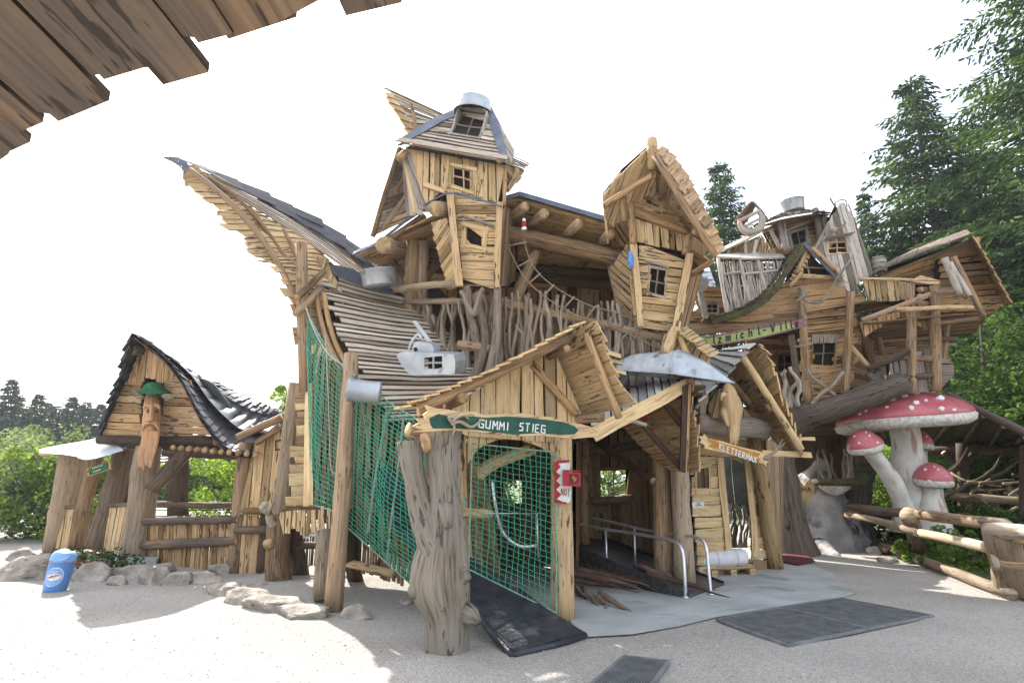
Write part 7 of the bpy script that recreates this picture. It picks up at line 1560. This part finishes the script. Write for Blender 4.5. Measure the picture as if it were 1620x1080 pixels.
# ================================================================ PALE ROCK FIGURE
def rockface():
    Y = 15.6; e = empty('rock_sculpture', P(1310, 858, Y), 'pale sculpted rock with a painted heart and a mossy cup balcony of sticks', 'rock sculpture')
    mb = MB(); tube(mb, smooth(PP((1300, 880, Y), (1300, 850, Y), (1300, 820, Y), (1292, 790, Y), (1290, 765, Y+.1), (1296, 745, Y+.1), (1300, 727, Y+.2))), [1.15, 1.05, .85, .66, .5, .24, .08], 30, .5, bump=.22, jit=.01); mb.build('rock', 'plaster_rock', e, True)
    mb = MB(); tube(mb, smooth(PP((1330, 880, Y-.2), (1328, 850, Y-.2), (1322, 820, Y-.1), (1312, 800, Y))), [.75, .6, .42, .2], 24, .5, bump=.22); mb.build('rock_shoulder', 'plaster_rock', e, True)
    mb = MB(); tube(mb, smooth(PP((1262, 770, Y-.2), (1258, 800, Y-.2), (1256, 840, Y-.1))), [.12, .3, .4], 16, .5, bump=.2); mb.build('rock_shoulder', 'plaster_rock', e, True)
    c = P(1272, 776, Y-.95); mb = MB(); ps = []
    for k in range(28):
        t = 6.283*k/28; ps.append(c+V((16*math.sin(t)**3*.014, 0, (13*math.cos(t)-5*math.cos(2*t)-2*math.cos(3*t)-math.cos(4*t))*.0165)))
    slab(mb, [c+(p-c)*1.15+V((0, .02, 0)) for p in ps], V((0, -1, 0)), .03); mb.build('heart_border', 'wood_warm', e); mb = MB(); slab(mb, ps, V((0, -1, 0)), .035); mb.build('heart', 'heart_tan', e)
    text_obj('D+A', .15, 'wood_dark', e, c+V((0, -.045, .03)), XR, ZU, ext=.003)
    mb = MB(); o_ = P(1322, 780, Y-.9); lathe(mb, o_, ZU, [(-.05, .02), (0, .18), (.12, .33), (.2, .38)], 20); mb.build('cup', 'gill', e, True)
    mb = MB(); tube(mb, smooth([o_+V((math.cos(a)*.42, math.sin(a)*.42, .26)) for a in [6.283*k/12 for k in range(13)]], 2), .08, 8, bump=.25); tube(mb, smooth(PP((1340, 768, Y-.9), (1356, 762, Y-.7), (1366, 748, Y-.4), (1374, 735, Y))), [.12, .18, .2, .15], 10, bump=.3); mb.build('moss_rim', 'moss', e, True)
    for k in range(9):
        a = 3.3+k*.36; p = o_+V((math.cos(a)*.38, math.sin(a)*.38, .3)); mb = MB(); branch(mb, p, p+V((U(-.12, .12), 0, U(.55, .8))), .035, .02, .12, 6, 6); mb.build('cup_stick', 'stick', e, True)
    mb = MB(); tube(mb, smooth(PP((1358, 860, Y), (1352, 820, Y), (1356, 780, Y), (1362, 740, Y), (1366, 700, Y), (1366, 640, Y))), [.5, .36, .32, .33, .36, .4], 18, .4, bump=.2); mb.build('side_trunk', 'tree_bark', e, True)
    mb = MB(); lathe(mb, P(1343, 840, Y-.75), V((-.2, -1, 0)), [(0, .22), (-.15, .16), (-.2, 0)], 16); mb.build('hollow', 'inside_shade', e, True)
rockface()
def house_shell():
    e = empty('dark_shed', (8.2, 18.5, 0), 'dark timber back wall under the tree house behind the rock figure', 'shed')
    lg, bd, st = mk(e)
    bd('wall', 'wood_dark', PP((1225, 640, 17.5), (1345, 640, 17.5), (1345, 870, 17.5), (1225, 870, 17.5)), ZU, .3, seg=2)
    bd('ceiling', 'wood_dark', PP((1200, 662, 14.6), (1400, 640, 14.6), (1400, 690, 18), (1200, 690, 18)), XR, .3, seg=2)
house_shell()
# ================================================================ SHED ROOF, FENCES
def right_side():
    e = empty('open_shed', (14, 15, 0), 'open shed with a low dark sloping roof at the right edge', 'shed')
    lg, bd, st = mk(e)
    a, b, c, d = P(1482, 640, 17.5), P(1498, 622, 15.5), P(1700, 722, 12.5), P(1700, 716, 17.5)
    st('roof_boards', 'wood_dark', [[b, c], [P(1420, 702, 20), P(1700, 715, 20)]], 16, t=.03, lap=0, gap=.03, overlap=0)
    lg('eave_log', b+V((0, -.05, -.05)), c+V((0, -.05, -.05)), .09, m='wood_old'); lg('ridge_beam', P(1455, 712, 17.8), P(1700, 712, 15.8), .12, m='wood_dark')
    for i in range(6): f = i/6; lg('rafter', lerp(b, c, f)-ZU*.12, lerp(P(1420, 702, 20), P(1700, 715, 20), f)-ZU*.12, .06, m='wood_dark', sides=7)
    lg('post', P(1524, 835, 16.5), P(1521, 702, 16.5), .13, m='wood_dark'); lg('brace', P(1524, 745, 16.5), P(1540, 715, 16.5), .07, m='wood_dark'); lg('brace', P(1520, 745, 16.5), P(1492, 715, 16.5), .07, m='wood_dark'); lg('post', P(1622, 830, 14), P(1625, 705, 14), .14, m='wood_dark')
    # front fence
    e = empty('rustic_fence', G(1450, 880, 0), 'rustic fence of peeled log rails along the gravel path at the right edge', 'fence'); lg, bd, st = mk(e)
    lg('rail', P(1344, 800, 14.6), P(1448, 812, 11.6), .09, .09, m='wood_old'); lg('rail', P(1440, 810, 11.7), P(1592, 830, 9.0), .09, .095, m='log_pale'); lg('rail', P(1340, 814, 14.4), P(1450, 842, 11.2), .07, m='log_grey'); lg('rail', P(1456, 843, 11.2), P(1580, 870, 8.9), .075, m='log_pale')
    lg('rail', P(1566, 838, 8.6), P(1720, 852, 7.2), .10, .10, m='log_pale'); lg('ground_log', G(1350, 852, .08), G(1400, 870, .1), .06, m='log_grey'); lg('ground_log', G(1392, 862, .12), G(1600, 940, .08), .085, m='log_grey', k=10)
    lg('post', G(1362, 852, -.05), P(1350, 806, 14.6), .14, .13, m='log_grey'); lg('post', G(1458, 886, -.05), P(1438, 815, 11.4), .15, .15, m='log_grey')
    lg('post', G(1604, 948, -.05), P(1582, 836, 8.5), .21, .2, m='log_grey', bump=.06, capm_='dead_wood'); lg('post', P(1560, 832, 8.9), P(1580, 900, 8.6), .06, m='log_pale'); lg('peg', P(1582, 892, 8.2), P(1640, 898, 8.0), .05, m='bark_log'); lg('peg', P(1600, 850, 8.3), P(1640, 862, 8.3), .05, m='wood_fresh')
    # back fence and tangle
    e = empty('branch_fence', P(1550, 800, 15.5), 'back fence of tangled crossing branches below the open shed', 'fence'); lg, bd, st = mk(e)
    lg('rail', P(1490, 785, 15.5), P(1700, 798, 14), .10, m='log_grey')
    rr = random.Random(6)
    for i in range(46):
        x = 1495+rr.uniform(0, 150); y = 745+rr.uniform(0, 75); a = rr.uniform(-.9, .9); L_ = rr.uniform(25, 60)
        mb = MB(); Yb = rr.uniform(15, 16.6); branch(mb, P(x, y, Yb), P(x+L_*math.cos(a), y+L_*math.sin(a), Yb+rr.uniform(-.6, .6)), rr.uniform(.03, .06), .02, .08, 5, 6); mb.build('branch', 'log_grey' if i % 2 else 'wood_old', e, True)
right_side()
for i, (p, a, c_, lb) in enumerate((((1345, 862), .2, .26, 'upright kerb stone at the start of the log fence'), ((1362, 868), .22, .24, 'second kerb stone by the log fence'), ((1382, 876), .28, .2, 'rounded kerb stone at the path edge by the fence'), ((1402, 888), .36, .12, 'flat sunlit stone sunk in the path edge'))):
    q_ = G(p[0], p[1], 0); mb = MB(); lumpbox(mb, (q_.x, q_.y, c_*.3), a, a*.8, c_, i+60, sub=6); recenter(mb.build('kerb_stone', 'rock', label=lb, cat='stone', group='stones along the right path'))
bush('undergrowth', G(1490, 868), 2.8, 1.0, 'shaded green undergrowth behind the first fence posts', 'undergrowth', 'leaves', 70, 90, .07, 51, depth=3.2)
bush('undergrowth', G(1425, 862)+V((.2, .8, 0)), 2.2, .7, 'low dark plants at the foot of the giant toadstool', 'undergrowth', 'leaves', 60, 80, .07, 52)
bush('undergrowth', G(1560, 905)+V((.1, .9, -.15)), 2.0, .85, 'bright sunlit plants under the fence beside the big fence post', 'undergrowth', 'leaves_light', 60, 90, .06, 53, depth=2.2)
bush('undergrowth', G(1640, 890)+V((.3, .8, 0)), 2.6, 1.1, 'green plants behind the big fence post at the right edge', 'undergrowth', 'leaves', 70, 90, .07, 54, depth=3)
mb = MB(); mb.poly([G(x, y, .02) for x, y in ((1352, 850), (1400, 866), (1500, 896), (1600, 938), (1700, 990), (2300, 1000), (2300, 850), (1700, 838), (1400, 838))]); mb.build('planting_bed', 'bed_soil', kind='structure')
bush('undergrowth', G(1500, 880)+V((.5, .9, -.1)), 2.6, .75, 'bright green plants between the two middle fence posts', 'undergrowth', 'leaves_light', 70, 90, .06, 58, depth=1.6)
bush('undergrowth', G(1580, 915)+V((.9, .8, -.1)), 2.4, .8, 'green plants close behind the leaning fence post', 'undergrowth', 'leaves_light', 70, 90, .06, 59, depth=1.8)
bush('undergrowth', G(1560, 868)+V((.3, 1, -.1)), 3.2, 1.0, 'dark plants between the fence and the open shed', 'undergrowth', 'leaves', 80, 90, .07, 60, depth=2.4)
bush('shrub', (11.0, 19.5, 0), 3.6, 3.0, 'bright shrub seen between rock figure and toadstools', 'shrub', 'leaves_light', 90, 90, .09, 55)
bush('shrub', (15.5, 19.5, 0), 5, 2.4, 'dark shrub behind the tangled branch fence', 'shrub', 'leaves', 90, 90, .09, 56)
bush('shrub', (19.5, 17.5, 0), 5, 3.2, 'dark shrub at the right edge beyond the shed', 'shrub', 'leaves', 90, 90, .09, 57)
# ================================================================ NEAR ROOF OVERHEAD
def near_roof():
    a, b = G(-40, 262, 2.62), G(660, -12, 2.62); u = (b-a).normalized(); inn = V((-u.y, u.x, 0))
    if inn.y > 0 and inn.dot(V((-1, -1, 0))) < 0: inn = -inn
    pl = [a, b, a+inn+ZU*.25]
    e = empty('roof_overhang', a, 'dark weathered plank roof overhang close above the camera, top left', 'roof')
    d = Q(250, 126, pl)-Q(140, 0, pl); rr = random.Random(2)
    # every plank: left edge, right edge and the tip measured in the picture, projected into the real roof plane
    tips = [(-60, 300, 10, 245), (10, 245, 44, 226), (30, 212, 62, 195), (66, 180, 100, 190), (98, 192, 168, 160), (150, 124, 172, 118), (172, 127, 222, 110), (216, 112, 240, 108), (266, 133, 322, 116), (296, 60, 330, 66), (318, 66, 364, 52), (366, 64, 460, 31), (452, 30, 500, -2), (556, 26, 630, 7), (640, -20, 700, -40)]
    for i, (x0, y0, x1, y1) in enumerate(tips):
        mb = MB(); A_ = Q(x0, y0, pl); B_ = Q(x1, y1, pl); lift = ZU*(.004*(i % 2)); L_ = 1.9
        dn = d.normalized(); w_ = (B_-A_); wd = (w_-dn*w_.dot(dn)).normalized(); A_ -= wd*.012; B_ += wd*.012
        k = 9; ea = [A_-dn*L_*(1-f/k)+lift for f in range(k+1)]; eb = [B_-dn*L_*(1-f/k)+lift for f in range(k+1)]
        if 9 > i > 0: pass
        plank(mb, ea, eb, ZU, .028, rr.uniform(.25, .75), 0, .006); mb.build('plank', 'wood_old', e)
    mb = MB(); A_, B_ = G(-200, 130, 2.75), G(620, -130, 2.75)
    boards(mb, [Q(-200, 200, pl, -.09), Q(30, 120, pl, -.09), Q(270, 60, pl, -.09), Q(430, -10, pl, -.09), Q(640, -100, pl, -.09), Q(300, -600, pl, -.09), Q(-400, -200, pl, -.09)], d, .2, .03, gap=.0, tones=(.1, .4)); mb.build('upper_planks', 'wood_old', e)
near_roof()
# ================================================================ MEADOW AND FAR WOOD
def back():
    noisy('grass', (.10, .15, .035), (.05, .085, .02), .6, .9, bump=.3)
    mb = MB(); z = .03
    mb.poly([V((-600, 19, z)), V((-17, 19, z)), V((-17, 24, z)), V((18, 24, z)), V((18, 12, z)), V((600, 12, z)), V((600, 1000, z)), V((-600, 1000, z))])
    mb.build('meadow', 'grass', kind='structure')
back()

def haze():
    m = bpy.data.materials.new('haze'); m.use_nodes = True; N = m.node_tree.nodes; N.clear()
    o = N.new('ShaderNodeOutputMaterial'); v = N.new('ShaderNodeVolumePrincipled'); v.inputs['Color'].default_value = (.85, .92, 1, 1); v.inputs['Density'].default_value = .0006; v.inputs['Anisotropy'].default_value = .4
    m.node_tree.links.new(v.outputs[0], o.inputs['Volume']); MATS['haze'] = m
    mb = MB(); a, b, z0, z1 = 130, 130, -1.5, 30
    lo, hi = V((-130, -20, z0)), V((60, 130, z1))
    c = [V((x, y, z)) for z in (lo.z, hi.z) for x, y in ((lo.x, lo.y), (hi.x, lo.y), (hi.x, hi.y), (lo.x, hi.y))]
    mb.v = c
    for f in ((3, 2, 1, 0), (4, 5, 6, 7), (0, 1, 5, 4), (1, 2, 6, 5), (2, 3, 7, 6), (3, 0, 4, 7)): mb.ix(f, ((0, 0),)*4)
    mb.build('haze', 'haze', kind='stuff')
haze()
